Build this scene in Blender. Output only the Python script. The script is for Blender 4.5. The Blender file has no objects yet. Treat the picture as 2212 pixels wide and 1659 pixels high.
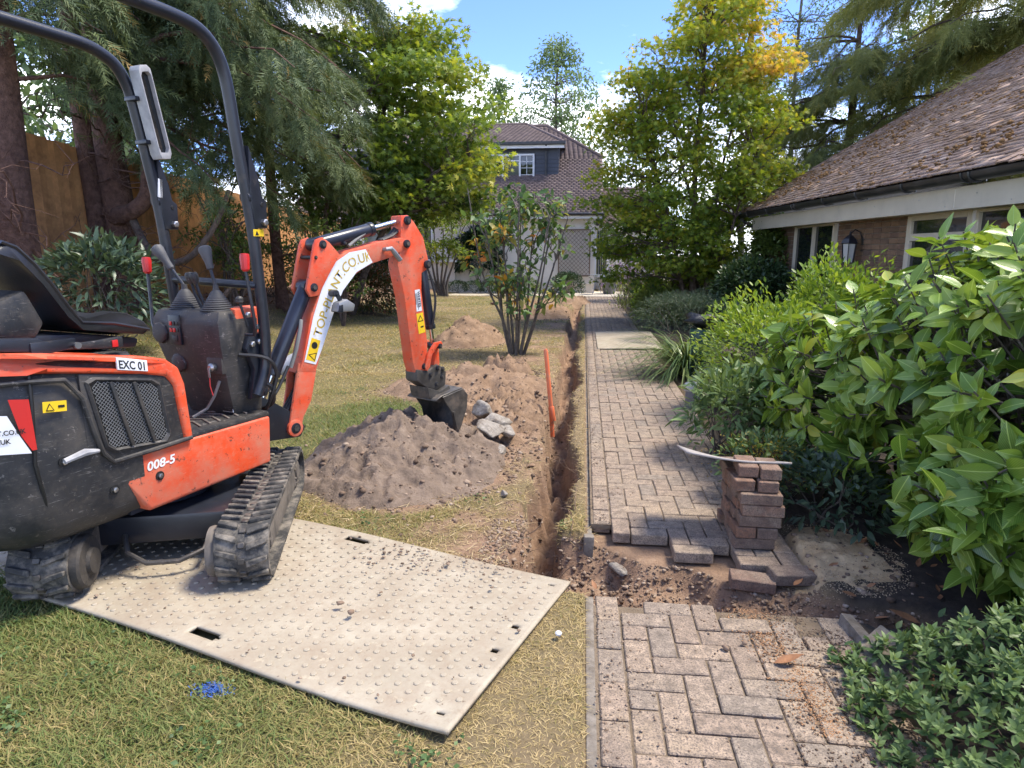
import bpy, bmesh, math, numpy as np
from mathutils import Vector, Matrix
R = math.radians
SC = bpy.context.scene
COL = SC.collection
rng = np.random.default_rng(11)

# ------------------------------------------------------------------ camera, sky, sun, exposure
cd = bpy.data.cameras.new('camera'); cam = bpy.data.objects.new('camera', cd); COL.objects.link(cam)
cd.sensor_width = 36.0; cd.lens = 36.0*1430/2212; cd.clip_start = 0.05; cd.clip_end = 2000
cam.location = (0, 0, 1.52); cam.rotation_euler = (R(90-11.25), 0, R(6.1)); SC.camera = cam
SUN_EL, SUN_AZ = R(62), R(78)          # azimuth clockwise from +Y
W = bpy.data.worlds.new('World'); SC.world = W; W.use_nodes = True
wn, wl = W.node_tree.nodes, W.node_tree.links
bg = wn['Background']; bg.inputs["Strength"].default_value = 0.15
sky = wn.new('ShaderNodeTexSky'); sky.sky_type = 'NISHITA'; sky.sun_disc = False
sky.sun_elevation = SUN_EL; sky.sun_rotation = SUN_AZ; sky.air_density = 0.5; sky.dust_density = 0.0; sky.ozone_density = 4.0
tc = wn.new('ShaderNodeTexCoord'); mp = wn.new('ShaderNodeMapping'); mp.inputs['Scale'].default_value = (1, 1, 2.6)
mp.inputs['Location'].default_value = (8.7, 8.04, 2.69)
cn = wn.new('ShaderNodeTexNoise'); cn.inputs['Scale'].default_value = 2.6; cn.inputs['Detail'].default_value = 9; cn.inputs['Roughness'].default_value = 0.58
cr = wn.new('ShaderNodeValToRGB'); cr.color_ramp.elements[0].position = 0.50; cr.color_ramp.elements[1].position = 0.66
ti = wn.new('ShaderNodeMixRGB'); ti.blend_type = 'MULTIPLY'; ti.inputs[0].default_value = 1; ti.inputs[2].default_value = (.82, .84, 1.0, 1)
mx = wn.new('ShaderNodeMixRGB'); mx.inputs[2].default_value = (7.2, 7.5, 7.8, 1)
wl.new(tc.outputs['Generated'], mp.inputs['Vector']); wl.new(mp.outputs['Vector'], cn.inputs['Vector'])
sz = wn.new('ShaderNodeSeparateXYZ'); wl.new(tc.outputs['Generated'], sz.inputs[0]); mz = wn.new('ShaderNodeMapRange'); mz.inputs['From Min'].default_value = .08; mz.inputs['From Max'].default_value = .34; mz.inputs['To Min'].default_value = .10; mz.inputs['To Max'].default_value = -.03
wl.new(sz.outputs['Z'], mz.inputs['Value']); ca = wn.new('ShaderNodeMath'); ca.operation = 'ADD'; wl.new(cn.outputs['Fac'], ca.inputs[0]); wl.new(mz.outputs[0], ca.inputs[1]); wl.new(ca.outputs[0], cr.inputs['Fac']); wl.new(cr.outputs['Color'], mx.inputs[0])
wl.new(sky.outputs['Color'], ti.inputs[1]); wl.new(ti.outputs['Color'], mx.inputs[1]); wl.new(mx.outputs['Color'], bg.inputs['Color'])
sl = bpy.data.lights.new('sun', 'SUN'); sl.energy = 2.2; sl.angle = R(16); sl.color = (1.0, 0.91, 0.77)
sun = bpy.data.objects.new('sun', sl); COL.objects.link(sun)
sd = Vector((math.sin(SUN_AZ)*math.cos(SUN_EL), math.cos(SUN_AZ)*math.cos(SUN_EL), math.sin(SUN_EL)))
sun.rotation_euler = sd.to_track_quat('Z', 'Y').to_euler(); sun.location = sd*40
vs = SC.view_settings; SC.display_settings.display_device = 'sRGB'
vs.view_transform = 'Standard'; vs.look = 'None'; vs.gamma = 1.0; vs.exposure = 1.82; vs.use_curve_mapping = False
SC.render.engine = 'CYCLES'
cy = SC.cycles; cy.max_bounces = 5; cy.diffuse_bounces = 3; cy.glossy_bounces = 2; cy.transmission_bounces = 3; cy.transparent_max_bounces = 4
cy.use_denoising = True; cy.caustics_reflective = False; cy.caustics_refractive = False; cy.sample_clamp_indirect = 6; cy.use_light_tree = False

# ------------------------------------------------------------------ numeric helpers
def sstep(a, b, x):
    t = np.clip((np.asarray(x, float)-a)/(b-a), 0, 1); return t*t*(3-2*t)
_H = np.random.default_rng(3).random((256, 256))
def vnoise(x, y):
    x = np.asarray(x, float); y = np.asarray(y, float)
    i = np.floor(x).astype(int); j = np.floor(y).astype(int); u = x-i; v = y-j
    u = u*u*(3-2*u); v = v*v*(3-2*v); g = lambda a, b: _H[a % 256, b % 256]
    return (g(i, j)*(1-u)+g(i+1, j)*u)*(1-v)+(g(i, j+1)*(1-u)+g(i+1, j+1)*u)*v
def fbm(x, y, o=4):
    s = 0; a = .5; t = 0
    for k in range(o):
        s = s+a*vnoise(np.asarray(x)*2**k+17*k, np.asarray(y)*2**k+31*k); t += a; a *= .5
    return s/t
def unit(v): v = np.asarray(v, float); return v/np.maximum(np.linalg.norm(v, axis=-1, keepdims=True), 1e-9)

# ------------------------------------------------------------------ materials
MATS = {}
def nodes_of(name):
    m = bpy.data.materials.new(name); m.use_nodes = True; MATS[name] = m
    n, l = m.node_tree.nodes, m.node_tree.links
    return m, n, l, n['Principled BSDF']
def noise_ramp(n, l, cols, scale, detail=6, rough=.6, coord='Object', lo=.3, hi=.7, vec=None):
    t = n.new('ShaderNodeTexCoord'); nz = n.new('ShaderNodeTexNoise')
    nz.inputs['Scale'].default_value = scale; nz.inputs['Detail'].default_value = detail; nz.inputs['Roughness'].default_value = rough
    l.new(vec if vec else t.outputs[coord], nz.inputs['Vector'])
    r = n.new('ShaderNodeValToRGB'); e = r.color_ramp.elements
    e[0].position = lo; e[1].position = hi; e[0].color = (*cols[0], 1); e[1].color = (*cols[-1], 1)
    for k, c in enumerate(cols[1:-1]):
        q = e.new(lo+(hi-lo)*(k+1)/(len(cols)-1)); q.color = (*c, 1)
    l.new(nz.outputs['Fac'], r.inputs['Fac']); return nz, r
def bump(n, l, p, scale, strength, dist=.01, detail=6, rough=.65, coord='Object'):
    t = n.new('ShaderNodeTexCoord'); nz = n.new('ShaderNodeTexNoise'); nz.inputs['Scale'].default_value = scale; nz.inputs['Detail'].default_value = detail
    nz.inputs['Roughness'].default_value = rough
    l.new(t.outputs[coord], nz.inputs['Vector']); b = n.new('ShaderNodeBump'); b.inputs['Strength'].default_value = strength; b.inputs['Distance'].default_value = dist
    l.new(nz.outputs['Fac'], b.inputs['Height']); l.new(b.outputs['Normal'], p.inputs['Normal']); return b
def mat(name, cols, scale=8, rough=.6, metal=0, bs=None, bstr=.3, bd=.01, dirt=None, dscale=3, dlo=.5, dhi=.68, lo=.3, hi=.7, spec=.5, coat=0):
    m, n, l, p = nodes_of(name)
    p.inputs['Roughness'].default_value = rough; p.inputs['Metallic'].default_value = metal; p.inputs['Specular IOR Level'].default_value = spec
    p.inputs['Coat Weight'].default_value = coat
    if isinstance(cols[0], (int, float)): cols = [tuple(c*.86 for c in cols), cols]
    nz, r = noise_ramp(n, l, cols, scale, lo=lo, hi=hi); out = r.outputs['Color']
    if dirt:
        nd, rd = noise_ramp(n, l, [(0, 0, 0), (1, 1, 1)], dscale, detail=9, rough=.7, lo=dlo, hi=dhi)
        x = n.new('ShaderNodeMixRGB'); x.inputs[2].default_value = (*dirt, 1); l.new(rd.outputs['Color'], x.inputs[0]); l.new(out, x.inputs[1]); out = x.outputs['Color']
        y = n.new('ShaderNodeMapRange'); y.inputs['To Min'].default_value = rough; y.inputs['To Max'].default_value = min(1, rough+.35); l.new(rd.outputs['Color'], y.inputs['Value']); l.new(y.outputs['Result'], p.inputs['Roughness'])
    l.new(out, p.inputs['Base Color'])
    if bs: bump(n, l, p, bs, bstr, bd)
    return m
def worn(name, cols, chip, dust, rough=.4, scratch=(.35, .34, .33), smul=1.0, dmul=1.0, clo=.64):
    """used paint or plastic: base tone, dust film, small chips and long scratches"""
    m, n, l, p = nodes_of(name); _, r = noise_ramp(n, l, cols, 3); out = r.outputs[0]; rg = None
    t = n.new('ShaderNodeTexCoord'); mp_ = n.new('ShaderNodeMapping'); mp_.inputs['Scale'].default_value = (2.2, 2.2, 26); mp_.inputs['Rotation'].default_value = (0, .12, 0); l.new(t.outputs['Object'], mp_.inputs['Vector'])
    for col, sc_, lo, hi, amt, vec in ((dust, 4.5, .40, .70, min(1, .6*dmul), None), (dust, 38, .54, .70, .55, None), (chip, 26, clo, clo+.02, .9, None), (scratch, 7, .60, .66, .55*smul, mp_.outputs[0])):
        _, rd = noise_ramp(n, l, [(0, 0, 0), (amt,)*3], sc_, detail=7, rough=.72, lo=lo, hi=hi, vec=vec); x = n.new('ShaderNodeMixRGB'); x.inputs[2].default_value = (*col, 1); l.new(rd.outputs[0], x.inputs[0]); l.new(out, x.inputs[1]); out = x.outputs[0]
        if rg is None: rg = rd
    l.new(out, p.inputs['Base Color']); y = n.new('ShaderNodeMapRange'); y.inputs['To Min'].default_value = rough; y.inputs['To Max'].default_value = min(1, rough+.5); l.new(rg.outputs[0], y.inputs['Value']); l.new(y.outputs[0], p.inputs['Roughness']); bump(n, l, p, 60, .12, .003); return m
def leafmat(name, cols, rough=.5, trans=.35, spec=.4, veins=False, tcol=1.25):
    """colour from the per-leaf 'tone' attribute; thin translucent leaf"""
    m, n, l, p = nodes_of(name)
    a = n.new('ShaderNodeAttribute'); a.attribute_name = 'tone'
    r = n.new('ShaderNodeValToRGB'); e = r.color_ramp.elements; e[0].color = (*cols[0], 1); e[1].color = (*cols[-1], 1)
    for k, c in enumerate(cols[1:-1]):
        q = e.new((k+1)/(len(cols)-1)); q.color = (*c, 1)
    src = a.outputs['Fac']
    if veins:   # separate leaf objects: add the object's own random value
        oi = n.new('ShaderNodeObjectInfo'); ad = n.new('ShaderNodeMath'); ad.operation = 'ADD'; l.new(src, ad.inputs[0])
        sc_ = n.new('ShaderNodeMath'); sc_.operation = 'MULTIPLY'; sc_.inputs[1].default_value = .55; l.new(oi.outputs['Random'], sc_.inputs[0]); l.new(sc_.outputs[0], ad.inputs[1]); src = ad.outputs[0]
    l.new(src, r.inputs['Fac']); out = r.outputs['Color']
    if veins:
        v = n.new('ShaderNodeAttribute'); v.attribute_name = 'leafuv'
        sp = n.new('ShaderNodeSeparateXYZ'); l.new(v.outputs['Vector'], sp.inputs[0])
        ab = n.new('ShaderNodeMath'); ab.operation = 'ABSOLUTE'; l.new(sp.outputs['Y'], ab.inputs[0])
        mr = n.new('ShaderNodeMapRange'); mr.inputs['From Min'].default_value = .03; mr.inputs['From Max'].default_value = .09; mr.inputs['To Min'].default_value = 1; mr.inputs['To Max'].default_value = 0
        l.new(ab.outputs[0], mr.inputs['Value'])
        q = n.new('ShaderNodeMath'); q.operation = 'MULTIPLY_ADD'; q.inputs[1].default_value = -.55; l.new(ab.outputs[0], q.inputs[0]); l.new(sp.outputs['X'], q.inputs[2])
        w = n.new('ShaderNodeMath'); w.operation = 'MULTIPLY'; w.inputs[1].default_value = 60; l.new(q.outputs[0], w.inputs[0])
        s = n.new('ShaderNodeMath'); s.operation = 'SINE'; l.new(w.outputs[0], s.inputs[0])
        s2 = n.new('ShaderNodeMapRange'); s2.inputs['From Min'].default_value = .82; s2.inputs['From Max'].default_value = 1; s2.inputs['To Max'].default_value = .45; l.new(s.outputs[0], s2.inputs['Value'])
        mxx = n.new('ShaderNodeMath'); mxx.operation = 'MAXIMUM'; l.new(mr.outputs[0], mxx.inputs[0]); l.new(s2.outputs[0], mxx.inputs[1])
        x = n.new('ShaderNodeMixRGB'); x.inputs[2].default_value = (.30, .42, .10, 1); l.new(mxx.outputs[0], x.inputs[0]); l.new(out, x.inputs[1]); out = x.outputs['Color']
        b = n.new('ShaderNodeBump'); b.inputs['Strength'].default_value = .25; b.inputs['Distance'].default_value = .004; b.invert = True
        l.new(mxx.outputs[0], b.inputs['Height']); l.new(b.outputs['Normal'], p.inputs['Normal'])
    l.new(out, p.inputs['Base Color']); p.inputs['Roughness'].default_value = rough; p.inputs['Specular IOR Level'].default_value = spec
    t = n.new('ShaderNodeBsdfTranslucent'); g = n.new('ShaderNodeMixRGB'); g.blend_type = 'MULTIPLY'; g.inputs[0].default_value = 1; g.inputs[2].default_value = (tcol*1.1, tcol, .55*tcol, 1)
    l.new(out, g.inputs[1]); l.new(g.outputs[0], t.inputs['Color'])
    mxs = n.new('ShaderNodeMixShader'); mxs.inputs[0].default_value = trans; l.new(p.outputs[0], mxs.inputs[1]); l.new(t.outputs[0], mxs.inputs[2])
    l.new(mxs.outputs[0], n['Material Output'].inputs['Surface']); return m
def islandmat(name, cols, rough=.8, nscale=20, nvar=.35, bs=60, bstr=.4, bd=.004, stain=None, sscale=2.5, slo=.5, shi=.7, speck=None):
    """colour chosen per separate piece (object or mesh island), then mottled"""
    m, n, l, p = nodes_of(name)
    g = n.new('ShaderNodeNewGeometry'); oi = n.new('ShaderNodeObjectInfo'); ad = n.new('ShaderNodeMath'); ad.operation = 'ADD'
    l.new(g.outputs['Random Per Island'], ad.inputs[0]); l.new(oi.outputs['Random'], ad.inputs[1])
    fr = n.new('ShaderNodeMath'); fr.operation = 'FRACT'; l.new(ad.outputs[0], fr.inputs[0])
    r = n.new('ShaderNodeValToRGB'); e = r.color_ramp.elements; e[0].color = (*cols[0], 1); e[1].color = (*cols[-1], 1)
    for k, c in enumerate(cols[1:-1]):
        q = e.new((k+1)/(len(cols)-1)); q.color = (*c, 1)
    l.new(fr.outputs[0], r.inputs['Fac'])
    pos = g.outputs['Position']
    nz, rr = noise_ramp(n, l, [(1-nvar,)*3, (1+nvar,)*3], nscale, detail=8, rough=.7, vec=pos)
    x = n.new('ShaderNodeMixRGB'); x.blend_type = 'MULTIPLY'; x.inputs[0].default_value = 1; l.new(r.outputs[0], x.inputs[1]); l.new(rr.outputs[0], x.inputs[2]); out = x.outputs[0]
    for st, ss, a, b in ([(stain, sscale, slo, shi)] if stain else [])+([(speck, 150, .47, .63)] if speck else []):
        nd, rd = noise_ramp(n, l, [(0, 0, 0), (1, 1, 1)], ss, detail=4, rough=.7, lo=a, hi=b, vec=pos)
        y = n.new('ShaderNodeMixRGB'); y.inputs[2].default_value = (*st, 1); l.new(rd.outputs[0], y.inputs[0]); l.new(out, y.inputs[1]); out = y.outputs[0]
    l.new(out, p.inputs['Base Color']); p.inputs['Roughness'].default_value = rough
    if bs:
        nb = n.new('ShaderNodeTexNoise'); nb.inputs['Scale'].default_value = bs; nb.inputs['Detail'].default_value = 6; l.new(pos, nb.inputs['Vector'])
        b = n.new('ShaderNodeBump'); b.inputs['Strength'].default_value = bstr; b.inputs['Distance'].default_value = bd; l.new(nb.outputs[0], b.inputs['Height']); l.new(b.outputs[0], p.inputs['Normal'])
    return m

# ------------------------------------------------------------------ mesh helpers
def tagged(o, label=None, cat=None, group=None, kind=None):
    if label: o['label'] = label
    if cat: o['category'] = cat
    if group: o['group'] = group
    if kind: o['kind'] = kind
    return o
def thing(name, label, cat, loc=(0, 0, 0), rz=0, group=None):
    o = bpy.data.objects.new(name, None); COL.objects.link(o); o.location = loc; o.rotation_euler = (0, 0, rz); o.empty_display_size = .1
    return tagged(o, label, cat, group)
def link(name, me, m, parent=None):
    if m is not None and not me.materials: me.materials.append(MATS[m] if isinstance(m, str) else m)
    o = bpy.data.objects.new(name, me); COL.objects.link(o)
    if parent: o.parent = parent
    return o
class MB:
    def __init__(s): s.v = []; s.f = []
    def add(s, vs, fs):
        b = len(s.v); s.v += [tuple(map(float, q)) for q in vs]; s.f += [tuple(i+b for i in f) for f in fs]; return s
    def box(s, c, d, M=None):
        x, y, z = [q/2 for q in d]; vs = [(-x, -y, -z), (x, -y, -z), (x, y, -z), (-x, y, -z), (-x, -y, z), (x, -y, z), (x, y, z), (-x, y, z)]
        if M is not None: vs = [tuple(M @ Vector(q)) for q in vs]
        return s.add([(q[0]+c[0], q[1]+c[1], q[2]+c[2]) for q in vs], [(0, 3, 2, 1), (4, 5, 6, 7), (0, 1, 5, 4), (1, 2, 6, 5), (2, 3, 7, 6), (3, 0, 4, 7)])
    def bar(s, a, b, w, h, up=(0, 0, 1)):
        a = Vector(a); b = Vector(b); d = (b-a).normalized(); u = Vector(up); r = d.cross(u).normalized(); u = r.cross(d)
        vs = [p+r*i*w/2+u*j*h/2 for p in (a, b) for i, j in ((-1, -1), (1, -1), (1, 1), (-1, 1))]
        return s.add(vs, [(0, 1, 2, 3), (7, 6, 5, 4), (0, 4, 5, 1), (1, 5, 6, 2), (2, 6, 7, 3), (3, 7, 4, 0)])
    def prism(s, outline, fn, d0, d1):
        n = len(outline); vs = [fn(*p, d0) for p in outline]+[fn(*p, d1) for p in outline]
        return s.add(vs, [tuple(range(n))[::-1], tuple(range(n, 2*n))]+[(i, (i+1) % n, n+(i+1) % n, n+i) for i in range(n)])
    def tube(s, pts, r, n=8, cap=True):
        P = np.array(pts, float); m = len(P); rr = np.full(m, r) if np.isscalar(r) else np.array(r, float)
        T = unit(np.gradient(P, axis=0)); u = np.array([0, 0, 1.]) if abs(T[0][2]) < .9 else np.array([1., 0, 0])
        vs = []; a = np.linspace(0, 2*math.pi, n, endpoint=False); ca, sa = np.cos(a)[:, None], np.sin(a)[:, None]
        for k in range(m):
            w = unit(np.cross(T[k], u)); u = unit(np.cross(w, T[k])); vs += list(P[k]+rr[k]*(ca*w+sa*u))
        fs = [(k*n+i, k*n+(i+1) % n, (k+1)*n+(i+1) % n, (k+1)*n+i) for k in range(m-1) for i in range(n)]
        if cap: fs += [tuple(range(n))[::-1], tuple(range((m-1)*n, m*n))]
        return s.add(vs, fs)
    def cyl(s, a, b, r, n=14, r2=None): return s.tube([a, b], [r, r if r2 is None else r2], n)
    def lathe(s, prof, c, axis=(0, 0, 1), n=16):
        ax = Vector(axis).normalized(); q = ax.to_track_quat('Z', 'Y').to_matrix(); vs = []
        for r, h in prof:
            for i in range(n):
                t = 2*math.pi*i/n; vs.append(Vector(c)+q @ Vector((r*math.cos(t), r*math.sin(t), h)))
        m = len(prof); fs = [(k*n+i, k*n+(i+1) % n, (k+1)*n+(i+1) % n, (k+1)*n+i) for k in range(m-1) for i in range(n)]
        return s.add(vs, fs+[tuple(range(n))[::-1], tuple(range((m-1)*n, m*n))])
    def loft(s, rings, cap=True):
        n = len(rings[0]); b = [p for r in rings for p in r]; m = len(rings)
        fs = [(k*n+i, k*n+(i+1) % n, (k+1)*n+(i+1) % n, (k+1)*n+i) for k in range(m-1) for i in range(n)]
        if cap: fs += [tuple(range(n))[::-1], tuple(range((m-1)*n, m*n))]
        return s.add(b, fs)
    def mesh(s, name='m', bev=0, seg=2, smooth=35, fix=True):
        me = bpy.data.meshes.new(name); me.from_pydata(s.v, [], s.f)
        if bev or fix:
            b = bmesh.new(); b.from_mesh(me); bmesh.ops.recalc_face_normals(b, faces=b.faces)
            if bev:
                es = [e for e in b.edges if len(e.link_faces) == 2 and e.calc_face_angle(0) > .5]
                bmesh.ops.bevel(b, geom=es, offset=bev, segments=seg, profile=.6, affect='EDGES', clamp_overlap=True)
            b.to_mesh(me); b.free()
        if smooth:
            me.shade_smooth(); me.set_sharp_from_angle(angle=R(smooth))
        return me
    def build(s, name, m, parent=None, bev=0, seg=2, smooth=35, fix=True): return link(name, s.mesh(name, bev, seg, smooth, fix), m, parent)
def npmesh(name, V, F, attrs=None, smooth=False):
    """V (n,3), F (m,k) all faces k-gons; attrs name -> per-vertex floats or vectors"""
    me = bpy.data.meshes.new(name); V = np.ascontiguousarray(V, np.float32); F = np.ascontiguousarray(F, np.int32); k = F.shape[1]
    me.vertices.add(len(V)); me.vertices.foreach_set('co', V.ravel()); me.loops.add(F.size); me.loops.foreach_set('vertex_index', F.ravel())
    me.polygons.add(len(F)); me.polygons.foreach_set('loop_start', np.arange(0, F.size, k, dtype=np.int32)); me.update(calc_edges=True)
    for a, d in (attrs or {}).items():
        d = np.ascontiguousarray(d, np.float32)
        if d.ndim == 1: me.attributes.new(a, 'FLOAT', 'POINT').data.foreach_set('value', d)
        else: me.attributes.new(a, 'FLOAT_VECTOR', 'POINT').data.foreach_set('vector', d.ravel())
    if smooth: me.shade_smooth()
    return me

# leaf templates: verts (n,3) with x along the leaf 0..1, y across, z up; triangles
def t_oval(w=.42, fold=.12, bend=.15, seg=3):
    xs = np.linspace(0, 1, seg+1); V = [(0, 0, 0)]; F = []
    for x in xs[1:-1]:
        h = w/2*math.sin(math.pi*x**.8); zz = -bend*x*x; V += [(x, -h, zz+fold*h*2), (x, 0, zz), (x, h, zz+fold*h*2)]
    V.append((1, 0, -bend)); n = seg-1
    F += [(0, 1, 2), (0, 2, 3)]
    for k in range(n-1):
        a = 1+3*k; b = a+3; F += [(a, b, b+1), (a, b+1, a+1), (a+1, b+1, b+2), (a+1, b+2, a+2)]
    a = 1+3*(n-1); t = len(V)-1; F += [(a, t, a+1), (a+1, t, a+2)]
    return np.array(V), np.array(F)
def t_maple():
    V = [(.35, 0, 0)]; ang = [-150, -118, -88, -60, -38, -20, 0, 20, 38, 60, 88, 118, 150]; rad = [.35, .16, .52, .24, .62, .30, .72, .30, .62, .24, .52, .16, .35]
    for a, r in zip(ang, rad): V.append((.35+r*math.cos(R(a)), r*math.sin(R(a)), -.25*r*r))
    return np.array(V), np.array([(0, i, i+1) for i in range(1, 13)])
def t_spray(n=9, droop=.25, seed=4):
    V = []; F = []; r = np.random.default_rng(seed)
    for k in range(n):
        x = k/n
        for s in (-1, 1):
            L = (.30*(1-.55*x)+.05)*r.uniform(.55, 1.25); b = len(V); z = -droop*x*x; w = r.uniform(.05, .085); u = x+r.uniform(0, .08); dz = r.normal(-.04, .07)
            V += [(u, 0, z), (u+w, 0, z), (u+.75*L+.05, s*L*.62, z+dz)]; F.append((b, b+1, b+2) if s > 0 else (b+1, b, b+2))
    b = len(V); V += [(.8, -.02, -droop*.7), (.8, .02, -droop*.7), (1.12, 0, -droop*1.2)]; F.append((b, b+1, b+2)); return np.array(V), np.array(F)
def t_blade(w=.06, bend=.35):
    return np.array([(0, -w, 0), (0, w, 0), (.55, -w*.7, -bend*.2), (.55, w*.7, -bend*.2), (1, 0, -bend)]), np.array([(0, 1, 3), (0, 3, 2), (2, 3, 4)])
T_OVAL, T_MAPLE, T_SPRAY, T_BLADE = t_oval(), t_maple(), t_spray(), t_blade()
T_SPR4 = t_spray(4); T_SMALL = t_oval(.5, .1, .1, 2); T_LONG = t_oval(.26, .1, .25, 4)
def scatter(P, D, size, tpl, tone, up=None, roll=.5, r=rng, uv=False):
    """instances of a template at P pointing along D"""
    TV, TF = tpl; P = np.asarray(P, float); N = len(P); D = unit(D); size = np.broadcast_to(np.asarray(size, float), (N,))
    U = np.tile([0, 0, 1.], (N, 1)) if up is None else unit(up)
    U = U+r.normal(0, roll, (N, 3)); S = unit(np.cross(U, D)); U = np.cross(D, S)
    V = P[:, None, :]+size[:, None, None]*(TV[None, :, 0:1]*D[:, None, :]+TV[None, :, 1:2]*S[:, None, :]+TV[None, :, 2:3]*U[:, None, :])
    F = TF[None]+(np.arange(N)*len(TV))[:, None, None]
    A = {'tone': np.repeat(np.clip(np.broadcast_to(tone, (N,)), 0, 1), len(TV))}
    if uv: A['leafuv'] = np.tile(np.c_[TV[:, 0], TV[:, 1]/.21, TV[:, 2]*0], (N, 1))
    return V.reshape(-1, 3), F.reshape(-1, 3), A
def merge(parts):
    V = []; F = []; A = {}; b = 0
    for v, f, a in parts:
        V.append(v); F.append(f+b); b += len(v)
        for k, d in a.items(): A.setdefault(k, []).append(d)
    return np.concatenate(V), np.concatenate(F), {k: np.concatenate(d) for k, d in A.items()}
def sphere_pts(n, r=rng):
    d = unit(r.normal(0, 1, (n, 3))); return d
def ico(sub=1):
    b = bmesh.new(); bmesh.ops.create_icosphere(b, subdivisions=sub, radius=1); V = np.array([v.co[:] for v in b.verts]); F = np.array([[v.index for v in f.verts] for f in b.faces]); b.free(); return V, F
ICO1, ICO2, ICO3 = ico(1), ico(2), ico(4)
def stones(P, S, tone, squash=.65, r=rng, base=ICO1, chunk=0):
    TV, TF = base; N = len(P); S = np.broadcast_to(np.asarray(S, float), (N,))
    J = 1+r.uniform(-.32, .32, (N, len(TV), 1))*(1 if not chunk else .35)
    if chunk:   # cut the ball by random planes so that it breaks into facets
        for q in range(9):
            nn = unit(r.normal(0, 1, (N, 1, 3))); dd = (TV[None]*J*nn).sum(-1, keepdims=True); J = J*np.where(dd > .5, .5/np.maximum(dd, .01), 1)
    Q = TV[None]*J*np.array([1, 1, squash])*r.uniform(.7, 1.3, (N, 1, 3)); a = r.uniform(0, 6.28, N); c, s = np.cos(a)[:, None], np.sin(a)[:, None]
    X = np.stack([Q[:, :, 0]*c-Q[:, :, 1]*s, Q[:, :, 0]*s+Q[:, :, 1]*c, Q[:, :, 2]], -1)
    V = np.asarray(P)[:, None, :]+S[:, None, None]*X
    return V.reshape(-1, 3), (TF[None]+(np.arange(N)*len(TV))[:, None, None]).reshape(-1, 3), {'tone': np.repeat(np.clip(np.broadcast_to(tone, (N,)), 0, 1), len(TV))}
def text_mesh(txt, size, bold=0.0, align='LEFT'):
    c = bpy.data.curves.new('t', 'FONT'); c.body = txt; c.size = size; c.align_x = align; c.offset = bold; c.resolution_u = 3
    o = bpy.data.objects.new('t', c); COL.objects.link(o); bpy.context.view_layer.update()
    me = bpy.data.meshes.new_from_object(o.evaluated_get(bpy.context.evaluated_depsgraph_get())); bpy.data.objects.remove(o); bpy.data.curves.remove(c)
    return me
def text_part(txt, size, fn, name, m, parent, bold=0.0, sx=1.0):
    me = text_mesh(txt, size, bold)
    for v in me.vertices: v.co = fn(v.co.x*sx, v.co.y)
    me.materials.clear(); return link(name, me, m, parent)
# ------------------------------------------------------------------ the materials of the place
worn('orange_paint', [(.60, .055, .016), (.74, .085, .022)], (.10, .045, .03), (.44, .20, .125), .42, (.62, .30, .22), .8, 1.25, .615)
mat('red_plastic', (.55, .02, .02), 9, .4); worn('black_plastic', [(.010, .011, .013), (.024, .026, .03)], (.16, .145, .13), (.085, .072, .058), .45, (.20, .19, .18), 1.1, 1.25, .625)
mat('black_steel', [(.010, .012, .018), (.022, .025, .034)], 4, .34, bs=60, bstr=.06, dirt=(.075, .06, .045), dscale=9, dlo=.58, dhi=.8)
mat('navy_cylinder', [(.014, .017, .028), (.03, .034, .05)], 5, .3, dirt=(.08, .07, .06), dscale=8, dlo=.6, dhi=.8)
mat('rubber_track', [(.022, .022, .022), (.05, .048, .045)], 14, .8, bs=45, bstr=.5, bd=.01, dirt=(.27, .235, .19), dscale=11, dlo=.46, dhi=.72)
mat('chrome', (.75, .75, .74), 3, .16, metal=1); mat('bolt_steel', (.5, .5, .5), 8, .4, metal=1)
mat('worn_steel', [(.05, .046, .042), (.13, .12, .11)], 12, .5, metal=.5, bs=30, bstr=.25, dirt=(.20, .15, .11), dscale=6, dlo=.48, dhi=.72)
mat('frame_dirty', [(.10, .085, .07), (.19, .165, .14)], 9, .8, bs=30, bstr=.3, dirt=(.05, .045, .04), dscale=5)
mat('seat_vinyl', [(.012, .012, .014), (.024, .024, .026)], 6, .3, bs=90, bstr=.08); mat('grey_rubber', [(.05, .05, .053), (.09, .09, .093)], 8, .6)
mat('boot_rubber', (.045, .045, .048), 9, .65); mat('lamp_grey', [(.25, .25, .26), (.42, .42, .43)], 14, .55, bs=150, bstr=.2)
mat('decal_white', [(.62, .64, .68), (.75, .77, .80)], 5, .4, dirt=(.42, .40, .37), dscale=22, dlo=.6, dhi=.75); mat('decal_gold', (.50, .36, .05), 20, .5, dirt=(.68, .66, .6), dscale=30, dlo=.6, dhi=.66)
mat('decal_yellow', (.78, .52, .02), 8, .45); mat('decal_black', (.012, .012, .012), 8, .5); mat('decal_red', (.52, .02, .015), 6, .4)
mat('hose_black', (.02, .02, .022), 8, .5); mat('hose_grey', (.20, .20, .19), 8, .55)
worn('mat_plastic', [(.29, .25, .185), (.40, .355, .275)], (.15, .11, .075), (.235, .175, .12), .65, (.50, .44, .32), .7, 1.15)
mat('orange_pipe', [(.62, .13, .05), (.72, .18, .07)], 6, .45, dirt=(.45, .25, .15), dscale=6)
mat('concrete', [(.20, .175, .145), (.38, .345, .30)], 30, .95, bs=45, bstr=1.0, bd=.015, dirt=(.14, .105, .075), dscale=9)
mat('grey_concrete', [(.14, .12, .098), (.24, .21, .175)], 24, .92, bs=70, bstr=.7, bd=.006, dirt=(.11, .09, .068), dscale=9)
mat('board_grey', [(.26, .23, .21), (.36, .33, .31)], 12, .7, bs=30, bstr=.2)
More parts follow.
